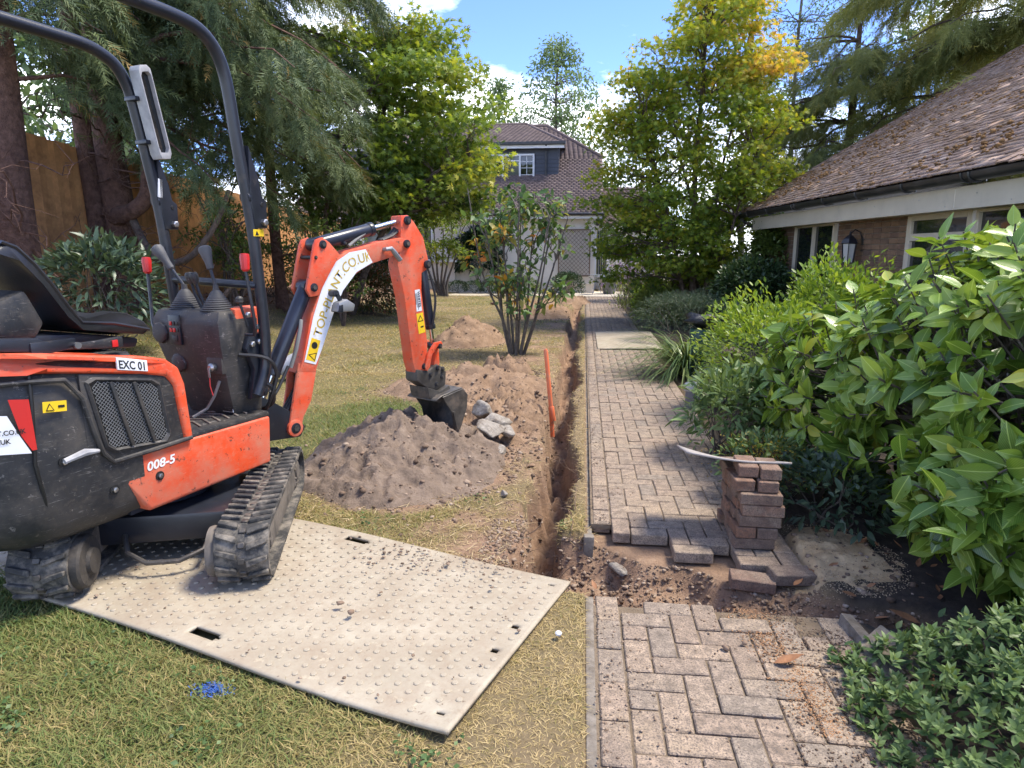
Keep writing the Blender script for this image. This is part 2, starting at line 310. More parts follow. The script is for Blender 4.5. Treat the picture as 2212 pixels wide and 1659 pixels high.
islandmat('paver', [(.235, .178, .132), (.285, .212, .155), (.228, .185, .144), (.305, .23, .166), (.25, .195, .144)], .9, 22, .55, 110, .8, .006, stain=(.37, .285, .19), sscale=1.5, slo=.5, shi=.8, speck=(.105, .085, .072))
islandmat('stack_brick', [(.185, .098, .06), (.24, .13, .082), (.135, .10, .08), (.22, .135, .09)], .88, 22, .45, 80, .8, .006, stain=(.29, .225, .165), sscale=7, slo=.48, shi=.75, speck=(.09, .065, .055))
islandmat('wall_brick', [(.165, .10, .065), (.225, .14, .085), (.12, .082, .062), (.195, .115, .078)], .85, 12, .3, 70, .5, .005)
mat('mortar', [(.26, .23, .19), (.34, .30, .25)], 20, .9, bs=80, bstr=.4)
islandmat('roof_tile', [(.215, .145, .112), (.30, .215, .172), (.24, .158, .12), (.34, .265, .22)], .9, 10, .4, 60, .6, .008, stain=(.17, .095, .038), sscale=4.5, slo=.46, shi=.66)
islandmat('house_tile', [(.10, .072, .066), (.15, .11, .10), (.12, .085, .08)], .85, 6, .25, 40, .3, .006)
mat('moss', [(.07, .04, .016), (.24, .125, .04)], 14, 1.0, bs=60, bstr=.8, bd=.02)
mat('upvc', (.60, .545, .435), 3, .4, dirt=(.38, .36, .30), dscale=2.5, dlo=.55, dhi=.85); mat('white_upvc', (.78, .78, .77), 3, .35)
mat('gutter_black', [(.018, .018, .02), (.04, .04, .04)], 5, .35, dirt=(.11, .10, .09), dscale=4, dlo=.5, dhi=.8)
mat('render_cream', [(.68, .62, .535), (.75, .69, .60)], 3, .85, bs=90, bstr=.15, dirt=(.45, .41, .35), dscale=1.6, dlo=.56, dhi=.8)
mat('board_blue', [(.050, .055, .068), (.066, .071, .086)], 4, .6, bs=25, bstr=.1); mat('wood_frame', (.20, .135, .09), 12, .6)
islandmat('fence_wood', [(.45, .225, .085), (.55, .28, .11), (.40, .20, .075), (.50, .26, .10)], .8, 5, .3, 30, .4, .006, stain=(.16, .075, .03), sscale=1.6, slo=.5, shi=.75)
mat('bark', [(.055, .040, .032), (.15, .11, .085)], 16, .95, bs=22, bstr=1.0, bd=.04); mat('bark_red', [(.065, .032, .024), (.17, .095, .07)], 12, .95, bs=14, bstr=1.0, bd=.06)
mat('bark_grey', [(.06, .05, .042), (.14, .12, .10)], 18, .9, bs=30, bstr=.6, bd=.02)
mat('terracotta', (.24, .19, .15), 6, .8, bs=50, bstr=.2); mat('green_plastic', (.022, .075, .06), 5, .4); mat('black_bag', (.012, .012, .014), 4, .3, bs=14, bstr=.8, bd=.04)
mat('pot_grey', (.16, .155, .15), 6, .7); mat('galv', [(.26, .27, .28), (.38, .39, .40)], 9, .45, metal=.6); mat('blue_rag', (.03, .10, .36), 20, .7); mat('pebble', (.6, .6, .62), 8, .6)
mat('root', [(.14, .085, .05), (.25, .17, .11)], 30, .85); mat('dry_leaf', [(.16, .065, .025), (.30, .14, .06)], 40, .7)
mat('step_stone', [(.22, .19, .16), (.30, .27, .23)], 4, .85, bs=40, bstr=.3); mat('terrace_stone', [(.42, .37, .29), (.52, .46, .37)], 2, .85, bs=40, bstr=.2)
mat('curtain_a', (.30, .27, .12), 6, .7); mat('curtain_b', (.02, .05, .06), 6, .7); mat('curtain_c', (.45, .42, .36), 6, .7)
def glass(name, col, rough=.03):
    m, n, l, p = nodes_of(name); p.inputs['Base Color'].default_value = (*col, 1); p.inputs['Roughness'].default_value = rough; p.inputs['Specular IOR Level'].default_value = .9
    bump(n, l, p, 1.2, .04, .05, 2); return m
glass('pane', (.012, .016, .018)); glass('pane_net', (.10, .105, .09), .08)
m, n, l, p = nodes_of('lantern_glass'); p.inputs['Base Color'].default_value = (.45, .45, .43, 1); p.inputs['Roughness'].default_value = .25
# foliage (dark .. light)
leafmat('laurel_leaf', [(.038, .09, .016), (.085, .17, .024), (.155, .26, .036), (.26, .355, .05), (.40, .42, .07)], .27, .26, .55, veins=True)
leafmat('maple_leaf', [(.045, .09, .014), (.10, .17, .02), (.20, .28, .032), (.34, .38, .04), (.52, .42, .06), (.55, .33, .08)], .55, .48)
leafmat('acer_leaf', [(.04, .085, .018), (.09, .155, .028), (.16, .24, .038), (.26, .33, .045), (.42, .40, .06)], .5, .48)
leafmat('conifer', [(.036, .058, .028), (.07, .105, .046), (.125, .165, .064), (.20, .225, .075), (.30, .20, .06)], .65, .22)
leafmat('cypress_leaf', [(.09, .12, .042), (.16, .195, .065), (.26, .28, .09), (.36, .33, .10)], .6, .42)
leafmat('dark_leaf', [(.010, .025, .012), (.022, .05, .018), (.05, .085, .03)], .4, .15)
leafmat('olive_leaf', [(.045, .08, .018), (.10, .15, .032), (.18, .24, .055), (.28, .32, .07)], .5, .35)
leafmat('lime_leaf', [(.09, .17, .02), (.20, .30, .035), (.36, .42, .06)], .45, .4)
leafmat('grey_leaf', [(.03, .06, .035), (.07, .11, .065), (.15, .20, .12)], .4, .2)
leafmat('azalea_leaf', [(.03, .065, .02), (.075, .135, .04), (.145, .215, .08), (.21, .29, .11)], .48, .25, .35)
leafmat('far_leaf', [(.06, .11, .055), (.11, .18, .085), (.19, .27, .13)], .6, .45)
leafmat('red_shrub', [(.03, .05, .015), (.08, .10, .025), (.22, .08, .04), (.36, .13, .06)], .6, .3)
leafmat('autumn_leaf', [(.03, .07, .02), (.07, .14, .04), (.14, .22, .07), (.42, .30, .04), (.60, .19, .03)], .5, .35)
leafmat('purple_flower', [(.20, .12, .32), (.42, .30, .55)], .7, .3); leafmat('yellow_flower', [(.30, .22, .02), (.55, .38, .05)], .7, .3)
leafmat('strap_leaf', [(.04, .08, .02), (.10, .16, .045), (.22, .26, .10)], .4, .25)
leafmat('grass_blade', [(.50, .39, .20), (.40, .31, .135), (.27, .235, .085), (.175, .20, .058), (.105, .165, .04)], .7, .3)
leafmat('straw', [(.22, .15, .08), (.42, .32, .17), (.55, .44, .26)], .75, .2)
def clodmat(name, cols):
    m, n, l, p = nodes_of(name); a = n.new('ShaderNodeAttribute'); a.attribute_name = 'tone'; r = n.new('ShaderNodeValToRGB'); e = r.color_ramp.elements
    e[0].color = (*cols[0], 1); e[1].color = (*cols[-1], 1)
    for k, c in enumerate(cols[1:-1]): q = e.new((k+1)/(len(cols)-1)); q.color = (*c, 1)
    l.new(a.outputs['Fac'], r.inputs['Fac']); l.new(r.outputs[0], p.inputs['Base Color']); p.inputs['Roughness'].default_value = .95; bump(n, l, p, 90, .5, .006)
clodmat('clod', [(.085, .055, .036), (.155, .104, .07), (.225, .156, .108), (.34, .265, .20)]); clodmat('sand_grain', [(.30, .22, .13), (.55, .43, .28)]); clodmat('clay_dust', [(.30, .155, .07), (.40, .22, .11)])
def groundmat(name, soil_cols, mask=True):
    m, n, l, p = nodes_of(name); p.inputs['Roughness'].default_value = .95
    _, rs = noise_ramp(n, l, soil_cols, 7, detail=10, rough=.72, lo=.3, hi=.72); out = rs.outputs[0]
    if mask:
        a = n.new('ShaderNodeAttribute'); a.attribute_name = 'green'; r = n.new('ShaderNodeValToRGB'); e = r.color_ramp.elements
        e[0].color = (.19, .14, .075, 1); e[1].color = (.05, .075, .018, 1); q = e.new(.45); q.color = (.135, .115, .045, 1); l.new(a.outputs['Fac'], r.inputs['Fac'])
        _, r2 = noise_ramp(n, l, [(.62,)*3, (1.3,)*3], 38, detail=8, rough=.75); x = n.new('ShaderNodeMixRGB'); x.blend_type = 'MULTIPLY'; x.inputs[0].default_value = 1
        l.new(r.outputs[0], x.inputs[1]); l.new(r2.outputs[0], x.inputs[2])
        s = n.new('ShaderNodeAttribute'); s.attribute_name = 'soil'; y = n.new('ShaderNodeMixRGB'); l.new(s.outputs['Fac'], y.inputs[0]); l.new(x.outputs[0], y.inputs[1]); l.new(out, y.inputs[2]); out = y.outputs[0]
        d = n.new('ShaderNodeAttribute'); d.attribute_name = 'bed'; z = n.new('ShaderNodeMixRGB'); _, rb = noise_ramp(n, l, [(.022, .016, .012), (.065, .047, .034)], 14, detail=9)
        l.new(d.outputs['Fac'], z.inputs[0]); l.new(out, z.inputs[1]); l.new(rb.outputs[0], z.inputs[2]); out = z.outputs[0]
    l.new(out, p.inputs['Base Color']); bump(n, l, p, 42, .8, .02, 10, .75); return m
groundmat('ground', [(.15, .092, .060), (.25, .155, .098), (.36, .245, .16)])
groundmat('heap_soil', [(.105, .076, .054), (.19, .14, .104), (.275, .212, .16)], False)
groundmat('heap_brown', [(.14, .085, .05), (.24, .155, .095), (.33, .225, .145)], False)
groundmat('sand', [(.36, .24, .125), (.52, .37, .21), (.64, .49, .30)], False); groundmat('joint_fill', [(.13, .095, .06), (.20, .15, .10), (.27, .21, .145)], False)

# ------------------------------------------------------------------ ground with the trenches
MATC = np.array([-1.33, 2.70]); MA = np.array([-.947, .32]); MBx = np.array([-.32, -.947])      # track mat centre, long axis, short axis
HEAPS = [  # x, y, rx, ry, height
    ('a', -1.22, 4.58, .74, .92, .30), ('b', -1.2, 7.2, .95, .72, .25), ('c', -1.95, 11.25, .62, .75, .40), ('d', -.95, 8.35, .36, .30, .22), ('e', -1.0, 16.8, .75, 1.6, .22), ('f', -.25, 20.6, .55, .8, .20), ('g', -.82, 6.15, .55, 1.35, .10)]
def tcx(y): return -.19+.035*np.sin(y*1.7)+.02*np.sin(y*4.1+1)
def trench(x, y):
    w = .112+.02*np.sin(y*3.3)+.07*(fbm(x*0+y*4, y*0+2.2)-.5)
    d = np.abs(x-tcx(y)); e = .09*(fbm(x*9, y*9)-.5)
    m = (1-sstep(w-.035, w+.045, d+e))*sstep(2.95, 3.05, y)*(1-sstep(19.5, 20.2, y))
    return m
def yfar(x): return 3.44-.45*np.clip(x, -.3, 2.2)+.03*np.sin(x*14)
def ynear(x): return 2.80-.10*x
def cross(x, y):
    e = .07*(fbm(x*7+3, y*7)-.5)
    return sstep(-.30, -.05, x)*(1-sstep(2.0, 2.6, x))*sstep(0, .07, y-ynear(x)+e+.02)*(1-sstep(-.16, .05, y-yfar(x)+e))
def hz(x, y):
    x = np.asarray(x, float); y = np.asarray(y, float)
    z = .6*sstep(4.6, 8.3, -x)*sstep(5, 9, y)+.025*(fbm(x*.9, y*.9)-.5)*sstep(.3, 1.2, np.abs(x-.6)-.5)+.014*(fbm(x*6, y*6)-.5)
    inp = sstep(.02, .09, x)*(1-sstep(1.10, 1.16, x))*(1-sstep(23.2, 23.6, y)); z = z*(1-inp)-.075*inp
    z = z+.05*sstep(1.25, 2.2, x)*fbm(x*3, y*3)
    rough = 1+.7*(fbm(x*12, y*12)-.5)
    t = trench(x, y)*(.46-.16*sstep(5, 12, y)); c = cross(x, y)*(.19+.09*(fbm(x*5, y*5)-.5)+.03*sstep(1.0, .2, x))
    z = np.where(np.maximum(t, c) > .01, np.minimum(z-t*rough, z*(1-cross(x, y))-c*rough), z)
    return z
def near_heap(x, y):
    s = 0
    for k, hx, hy, rx, ry, h in HEAPS: s = np.maximum(s, 1-sstep(.82, 1.28, np.hypot((x-hx)/rx, (y-hy)/ry)+.45*(fbm(x*4, y*4)-.5)))
    return s
def soilmask(x, y):
    n = fbm(x*5, y*5); n2 = fbm(x*2.2+9, y*2.2)
    s = np.maximum(sstep(.03, .3, trench(x, y)), sstep(.03, .25, cross(x, y)))
    s = np.maximum(s, near_heap(x, y)*.95)
    strip = sstep(-1.5, -.75, x)*(1-sstep(-.3, .0, x))*sstep(2.95, 3.5, y)*(1-sstep(17, 20, y)); s = np.maximum(s, strip*sstep(.40, .62, n*.55+n2*.5)*.85)
    j = np.hypot((x+.25)/.55, (y-3.15)/.38); s = np.maximum(s, 1-sstep(.6, 1.15, j+.7*(n-.5)))
    s = np.maximum(s, sstep(1.08, 1.2, x)*.2)
    s = np.maximum(s, sstep(6.4, 7.6, -x+.10*(y-9))*sstep(6, 9, y)*sstep(.3, .6, n2+.25))          # bare leaf mould under the left trees
    inp = (x > .04)*(x < 1.14)*(y < 23.4); return np.where(inp, np.maximum(s, .9), s)
def greenness(x, y):
    g = .34+.85*(fbm(x*1.1+4, y*1.1)-.5)+.35*(fbm(x*4, y*4+7)-.5)
    g = g+.40*sstep(.6, 2.2, -x)*(1-sstep(2.5, 3.3, y))+.42*np.exp(-((x+2.4)/1.1)**2-((y-5.2)/1.3)**2)-.32*sstep(-.95, -.2, x)*(1-sstep(8, 14, y))
    g = g-.12*np.exp(-((x+2.5)/2)**2-((y-14)/3)**2)
    return np.clip(g, 0, 1)
def axis(parts):
    return np.unique(np.concatenate([np.arange(a, b, s) for a, b, s in parts]).round(4))
gx = axis([(-120, -30, 15), (-30, -9, 1.5), (-9, -4, .3), (-4, -2.4, .1), (-2.4, 2.2, .03), (2.2, 5, .15), (5, 14, 1), (14, 121, 15)])
gy = axis([(-20, 0, 2), (0, 1.4, .2), (1.4, 6, .03), (6, 12, .07), (12, 24, .2), (24, 40, 1), (40, 400, 20)])
X, Y = np.meshgrid(gx, gy); Z = hz(X, Y); nx, ny = len(gx), len(gy)
idx = np.arange(nx*ny).reshape(ny, nx); F = np.stack([idx[:-1, :-1], idx[:-1, 1:], idx[1:, 1:], idx[1:, :-1]], -1).reshape(-1, 4)
bedm = sstep(1.12, 1.22, X)*(1-sstep(22.5, 24, Y))*sstep(-.5, .5, Y)*(1-.7*sstep(.03, .3, cross(X, Y)))
g = link('lawn', npmesh('lawn', np.stack([X, Y, Z], -1).reshape(-1, 3), F, {'soil': soilmask(X, Y).ravel(), 'green': greenness(X, Y).ravel(), 'bed': bedm.ravel()}, True), 'ground'); tagged(g, kind='structure')

# ------------------------------------------------------------------ block paved path, herringbone between edging courses
path = MB().box((.585, 1.70, -.024), (1.03, 2.0, .03)).box((.585, 13.45, -.024), (1.03, 19.7, .03)).build('path', 'joint_fill'); tagged(path, kind='structure')
U = .1025; X0 = .186
def paver_mesh(lx, ly):
    me = MB().box((0, 0, -.03), (lx-.007, ly-.007, .06)).mesh('paver', .0045, 1, 0); me.materials.append(MATS['paver']); return me
PM = {'h': paver_mesh(.205, .1025), 'v': paver_mesh(.1025, .205), 's': paver_mesh(.1025, .1025)}
slots = []
for k in range(-2, 222):
    y = .9+k*U
    for i in range(8):
        r = (i-k) % 4
        if r == 0: slots.append(('h', X0+(i+1)*U, y+U/2) if i < 7 else ('s', X0+(i+.5)*U, y+U/2))
        elif r == 1 and i == 0: slots.append(('s', X0+.5*U, y+U/2))
        elif r == 3: slots.append(('v', X0+(i+.5)*U, y+U))
    if k % 2 == 0: slots += [('v', X0-.5*U-.002, y+U+.035), ('v', X0+8.5*U+.002, y+U-.05)]
def keep(t, x, y):
    hy = .1 if t == 'v' else .05
    far = 3.47-.37*(x-.1)
    if t == 'v' and x < .15: return y+hy < 2.82 or y-hy > 3.40
    return y+hy < ynear(x)+.015 or y-hy > far-.03
slots = sorted([s for s in slots if keep(*s)], key=lambda s: (s[2] < 1.55, s[2]))
rest = []
for q, (t, x, y) in enumerate(slots):
    dz = rng.normal(0, .0022); rot = (rng.normal(0, .006), rng.normal(0, .008), rng.normal(0, .012))
    if y < 1.55 or q >= 300: rest.append((t, x, y, dz, rot)); continue
    o = link('paver', PM[t], None, path); o.location = (x, y, dz); o.rotation_euler = rot
P = []
for t, x, y, dz, rot in rest:
    me = PM[t]; V = np.empty(len(me.vertices)*3, np.float32); me.vertices.foreach_get('co', V); V = V.reshape(-1, 3)+[x, y, dz]
    me.calc_loop_triangles(); T = np.empty(len(me.loop_triangles)*3, np.int32); me.loop_triangles.foreach_get('vertices', T); P.append((V, T.reshape(-1, 3), {}))
V, F, A = merge(P); o = link('far_pavers', npmesh('far_pavers', V, F), 'paver', path); tagged(o, kind='stuff')
kb = MB().box((.056, 2.0-.6, -.062), (.036, 2.75, .11)); kb.box((.052, 13.4, -.088), (.05, 19.9, .11)); tagged(kb.build('path_kerb', 'grey_concrete', None, .008), kind='structure')
# sand and soil swept into the joints and over the blocks
n = 16000; x = rng.uniform(.07, 1.1, n); y = 1.5+13*rng.random(n)**1.7; k = (keep_ := (y < 2.7) | (y > 3.6)); dens = fbm(x*2.2+5, y*1.4); side = np.abs(x-.62)/.5
k &= rng.random(n) < (.05+.35*sstep(.55, .8, dens)+.45*side**4+.75*sstep(.35, .08, x)*(y > 3.3)*(y < 9)); x, y = x[k], y[k]
V, F, A = stones(np.c_[x, y, np.full(len(x), .002)], rng.uniform(.002, .006, len(x)), rng.uniform(.2, 1, len(x)), .5); tagged(link('path_grit', npmesh('path_grit', V, F, A), 'clod'), 'soil crumbs and grit scattered over the block path', 'grit', kind='stuff')

# terrace before the house
tr = MB().box((-.4, 25.0, -.06), (9.6, 3.0, .14)); tr.box((2.2, 27.0, -.06), (3.2, 2.6, .13)); tagged(tr.build('terrace', 'terrace_stone', None, .01), kind='structure')

# ------------------------------------------------------------------ heaps of dug soil
def heap(name, label, hx, hy, rx, ry, h, m, res=.028, peak=(0, 0), fine=1.0, cat='soil heap', big=1.0, ragged=.5):
    ax = np.arange(-1.25*rx, 1.25*rx, res); ay = np.arange(-1.25*ry, 1.25*ry, res); X, Y = np.meshgrid(ax, ay); wx, wy = X+hx, Y+hy
    d = np.hypot(X/rx-peak[0]*.0, Y/ry)+ragged*(fbm(wx*(2.2+6*(1-big)), wy*(2.2+6*(1-big)))-.5)
    ca, sa = math.cos(hx*9), math.sin(hx*9); sk = .22*(fbm(wx*1.7+8, wy*1.7)-.5)
    pr = np.clip(1-np.hypot((X-peak[0])/(rx*1.05)+sk, (Y-peak[1])/(ry*1.05)-sk), 0, 1)**.8
    rid = 1-np.abs(2*fbm(wx*4.2+3, wy*4.2, 4)-1)*1.6; lump = 1-np.abs(2*fbm(wx*9+1, wy*9+5, 3)-1)*1.4
    z = h*1.2*pr*(.55+.76*fbm(wx*2.8, wy*2.8))+fine*(big*.135*(rid-.6)+big*.085*(lump-.6)+.065*(fbm(wx*24, wy*24)-.5)+.05*(fbm(wx*55, wy*55, 2)-.5))*pr**.45
    z = z*sstep(1.22, .88, d)-.05*sstep(.9, 1.15, d); z = z+hz(wx, wy)+.004
    ny, nx = X.shape; idx = np.arange(nx*ny).reshape(ny, nx); F = np.stack([idx[:-1, :-1], idx[:-1, 1:], idx[1:, 1:], idx[1:, :-1]], -1).reshape(-1, 4)
    V = np.stack([X, Y, z], -1).reshape(-1, 3); t = thing(name, label, cat, (hx, hy, 0)); link('soil', npmesh('soil', V, F, None, True), m, t)
    k = rng.choice(len(V), int(min(4200, 2600*rx*ry*2.2, len(V)*.8)), False); Q = V[k]; gz = hz(Q[:, 0]+hx, Q[:, 1]+hy); Q = Q[Q[:, 2] > gz-.012]
    sz = .003+.022*rng.random(len(Q))**9*fine**.5; v, f, a = stones(Q, sz, rng.random(len(Q))**1.5)
    th = rng.uniform(0, 6.28, int(1300*rx*fine)); rr = 1.0+.45*rng.random(len(th))**2; sx_, sy_ = rx*rr*np.cos(th), ry*rr*np.sin(th); kk = ~((sx_+hx > .03) & (sx_+hx < 1.15)); sx_, sy_ = sx_[kk], sy_[kk]; q2 = stones(np.c_[sx_, sy_, hz(sx_+hx, sy_+hy)+.003], .003+.018*rng.random(len(sx_))**5, rng.random(len(sx_))**1.6); v, f, a = merge([(v, f, a), q2])
    s = link('clods', npmesh('clods', v, f, a), 'clod', t); s['kind'] = 'stuff'
    return t
hp = {k: (hx, hy, rx, ry, h) for k, hx, hy, rx, ry, h in HEAPS}
heap('soil_heap', 'large grey brown heap of dug soil below the digger bucket', *hp['a'], 'heap_soil', .016, (-.10, .08))
heap('soil_heap', 'broad heap of loose soil and dead turf behind the digger bucket', *hp['b'], 'heap_brown', .04)
heap('soil_heap', 'small reddish brown soil heap left of the multi stemmed shrub', *hp['c'], 'heap_brown', .045)
heap('turf_clump', 'rough clump of dug turf in front of the multi stemmed shrub', *hp['d'], 'heap_brown', .03, (0, 0), 1.6, 'turf')
heap('soil_spread', 'low spread of orange brown spoil behind the multi stemmed shrub', *hp['e'], 'heap_brown', .09, (0, 0), 1.6)
heap('soil_heap', 'thin ridge of spoil at the far end of the trench by the terrace', *hp['f'], 'heap_brown', .09, (0, 0), 1.4)
heap('soil_spread', 'ragged low strip of loose soil and turf between the bucket and the trench', *hp['g'], 'heap_brown', .03, (0, 0), 1.5)
heap('sand_heap', 'pale gritty bedding sand spread beside the brick stack', 1.27, 3.28, .28, .33, .03, 'sand', .014, (0, .05), .45, 'sand', .12, 1.1)
# clods and stones in and around the trenches
Q = []
for n_, fx, fy in ((15000, (-.5, 1.75), (2.74, 3.6)), (2600, (-1.7, -.02), (3.3, 6.4)), (1800, (-.5, .06), (3.2, 12)), (900, (-1.9, -.1), (6, 12))):
    x = rng.uniform(*fx, n_); y = rng.uniform(*fy, n_); k = soilmask(x, y) > .5; k &= ~((x > .05) & (x < 1.12) & (cross(x, y) < .05)); x, y = x[k], y[k]; Q.append(np.c_[x, y, hz(x, y)+.002])
Q = np.concatenate(Q); sz = .003+.020*rng.random(len(Q))**4.5; v, f, a = stones(Q, sz, .15+.85*rng.random(len(Q))**1.1, .7, rng, ICO1, .4)
tagged(link('loose_stones', npmesh('loose_stones', v, f, a), 'clod'), 'loose stones and crumbs of soil along the trenches', 'stones', kind='stuff')
# roots hanging in the trench
rb = MB()
for k in range(95):
    y = rng.uniform(3.1, 7.6) if k < 80 else rng.uniform(7, 12); s = rng.choice([-1, 1]); x = float(tcx(y))+s*.14; z = -rng.uniform(.02, .22); p = [np.array([x+s*.04, y, z])]; d = np.array([-s*rng.uniform(.3, 1), rng.normal(0, .8), rng.normal(.15, .4)])
    for j in range(rng.integers(4, 9)):
        d = unit(d+rng.normal(0, .45, 3)+[0, 0, -.12]); p.append(p[-1]+d*.05)
    r0 = rng.uniform(.0015, .005); rb.tube(p, np.linspace(r0, .0008, len(p)), 5, False)
tagged(rb.build('tree_roots', 'root', None, smooth=60, fix=False), 'torn tree roots hanging across the narrow trench', 'roots', kind='stuff')
# rubble
for k, (x, y, s, lab) in enumerate([(-.83, 5.42, .20, 'largest flat slab of broken concrete right behind the bucket'), (-.72, 5.02, .14, 'long lump of broken concrete at the foot of the bucket'), (-.58, 5.12, .12, 'pale lump of broken concrete at the right end of the rubble'),
        (-.62, 4.86, .10, 'broken concrete lump nearest the camera in the rubble'), (-.70, 5.25, .13, 'middle lump of broken concrete below the flat slab'), (-.47, 3.95, .045, 'small pale concrete lump at the front foot of the soil heap'), (-.36, 4.55, .05, 'small dark clod lying at the trench edge')]):
    v, f, a = stones(np.zeros((1, 3)), [s], [.5], .55 if k else .4, rng, ICO3, .30); me = npmesh('rubble', v, f, a, False); o = link('concrete_rubble', me, 'concrete' if k < 6 else 'heap_brown'); o.location = (x, y, float(hz(x, y))+s*.3+(.12 if k in (0, 4, 1) else .05 if k == 2 else .0)); o.rotation_euler = (rng.normal(0, .25), rng.normal(0, .25), rng.uniform(0, 6)); tagged(o, lab, 'rubble')
# orange pipe
t = thing('duct_pipe', 'upright orange plastic pipe standing in the narrow trench', 'pipe', (-.27, 6.26, -.25))
MB().tube([(0, 0, 0), (-.02, .01, .3), (-.075, .03, .84), (-.08, .03, .86)], [.021, .021, .021, .016], 14).build('tube', 'orange_pipe', t); MB().cyl((.004, 0, .16), (-.018, .009, .30), .028, 16).build('coupling', 'orange_pipe', t, .004)

# ------------------------------------------------------------------ beige track mats
def track_mat(label, c, a, L, Wd, z0, curl, studs=True, group=None, holes=True):
    a = unit(a); b = np.array([-a[1], a[0]]); t = thing('ground_mat', label, 'ground mat', (c[0], c[1], z0), math.atan2(a[1], a[0]), group)
    nx, ny = 34, 18; th = .014
    def zf(x, y): return curl*((np.clip((-x-.25)/(L/2), 0, 1))**2)*(.5+.9*(np.clip(y/(Wd/2), -1, 1)))+.010*np.sin(x*3+1)
    H = [(-.02, Wd/2-.09, .075, .022), (-.02, -Wd/2+.09, .075, .022)]   # hand slots
    C = [(sx*(L/2-.07), sy, .014, .014) for sx in (-1, 1) for sy in (-Wd/2+.07, -.09, .09, Wd/2-.07)]
    xs = np.linspace(-L/2, L/2, nx*4+1); ys = np.linspace(-Wd/2, Wd/2, ny*4+1); X, Y = np.meshgrid(xs, ys)
    Zt = zf(X, Y); idx = np.arange(X.size).reshape(X.shape); Fq = np.stack([idx[:-1, :-1], idx[:-1, 1:], idx[1:, 1:], idx[1:, :-1]], -1).reshape(-1, 4)
    cx = X.ravel()[Fq].mean(1); cyy = Y.ravel()[Fq].mean(1); kp = np.ones(len(Fq), bool)
    for hx, hy, rx, ry in (H+C if holes else []): kp &= ~((np.clip(np.abs(cx-hx)-(rx-ry), 0, 9)**2+(cyy-hy)**2) < ry**2*1.3)
    Fq = Fq[kp]; V = np.stack([X, Y, Zt], -1).reshape(-1, 3)
    o = link('panel', npmesh('panel', V, Fq), 'mat_plastic', t); s = o.modifiers.new('thickness', 'SOLIDIFY'); s.thickness = th; s.offset = -1
    if not studs: return t
    st = MB().lathe([(.0125, 0), (.0125, .003), (.009, .0055)], (0, 0, 0), n=8).mesh('stud', 0, 1, 0); st.materials.append(MATS['mat_plastic'])
    S = []
    for i in range(int(L/.062)):
        for j in range(int(Wd/.052)):
            x = -L/2+.045+i*.062; y = -Wd/2+.04+j*.052+(.026 if i % 2 else 0)
            if y > Wd/2-.03 or any(abs(x-h[0]) < h[2]+.03 and abs(y-h[1]) < h[3]+.03 for h in H+C): continue
            S.append((x, y))
    S.sort(key=lambda p: (p[0]*a[0]+p[1]*b[0])*.35*-1+(p[0]*a[1]+p[1]*b[1])); rest = []
    for q, (x, y) in enumerate(S):
        if q < 300:
            o = link('stud', st, None, t); o.location = (x, y, float(zf(x, y))-.0005); o.rotation_euler = (0, 0, rng.uniform(0, 3))
        else: rest.append((x, y, float(zf(x, y))-.0005))
    TV = np.array([v.co[:] for v in st.vertices]); st.calc_loop_triangles(); TF = np.array([l_.vertices[:] for l_ in st.loop_triangles]); P = np.array(rest)
    V = (P[:, None]+TV[None]).reshape(-1, 3); F = (TF[None]+(np.arange(len(P))*len(TV))[:, None, None]).reshape(-1, 3)
    o = link('far_studs', npmesh('studs', V, F), 'mat_plastic', t); o['kind'] = 'stuff'; return t
track_mat('large beige studded plastic mat under the digger tracks', MATC, MA, 2.36, 1.13, .03, .03)
track_mat('second beige mat beyond the left track at the photo edge', (-3.42, 3.12), (-.99, .14), 1.7, .8, .03, 0)
m2 = track_mat('small pale mat laid across the far block path', (.77, 11.7), (1, 0), 1.05, 2.3, .022, 0, False, None, False)

n = 450; x = rng.normal(-.62, .24, n); y = rng.normal(3.05, .16, n); q = np.c_[x, y]-MATC; k = (np.abs(q@unit(MA)) < 1.15) & (np.abs(q@np.array([-MA[1], MA[0]])) < .55); x, y = x[k], y[k]
n = 150; x2 = rng.uniform(-2.2, -.2, n); y2 = rng.uniform(1.9, 3.5, n); q = np.c_[x2, y2]-MATC; k = (np.abs(q@unit(MA)) < 1.15) & (np.abs(q@np.array([-MA[1], MA[0]])) < .55); x, y = np.r_[x, x2[k]], np.r_[y, y2[k]]
v, f, a = stones(np.c_[x, y, np.full(len(x), .043)], .002+.008*rng.random(len(x))**3, rng.random(len(x)), .5); tagged(link('mat_crumbs', npmesh('crumbs', v, f, a), 'clod'), 'crumbs of soil spilt on the beige mat', 'soil crumbs', kind='stuff')
n = 2600; y = rng.uniform(1.95, 2.72, n); x = .80-.12*(y-2.2)+rng.normal(0, .035+.03*(y-1.9), n); v, f, a = stones(np.c_[x, y, np.full(n, .0015)], rng.uniform(.001, .0035, n), rng.random(n), .4); tagged(link('clay_dust', npmesh('dust', v, f, a), 'clay_dust'), 'orange clay dust trodden along the near path', 'clay dust', kind='stuff')

n = 2600; x = 1.10-.42*rng.random(n)**1.6; y = rng.uniform(1.6, 2.72, n); k = fbm(x*6, y*6) > .42; x, y = x[k], y[k]; v, f, a = stones(np.c_[x, y, np.full(len(x), .0015)], rng.uniform(.0015, .0055, len(x)), rng.random(len(x))*.35, .5); tagged(link('path_soil', npmesh('path_soil', v, f, a), 'clod'), 'dark soil crumbs trodden over the right side of the near path', 'soil crumbs', kind='stuff')

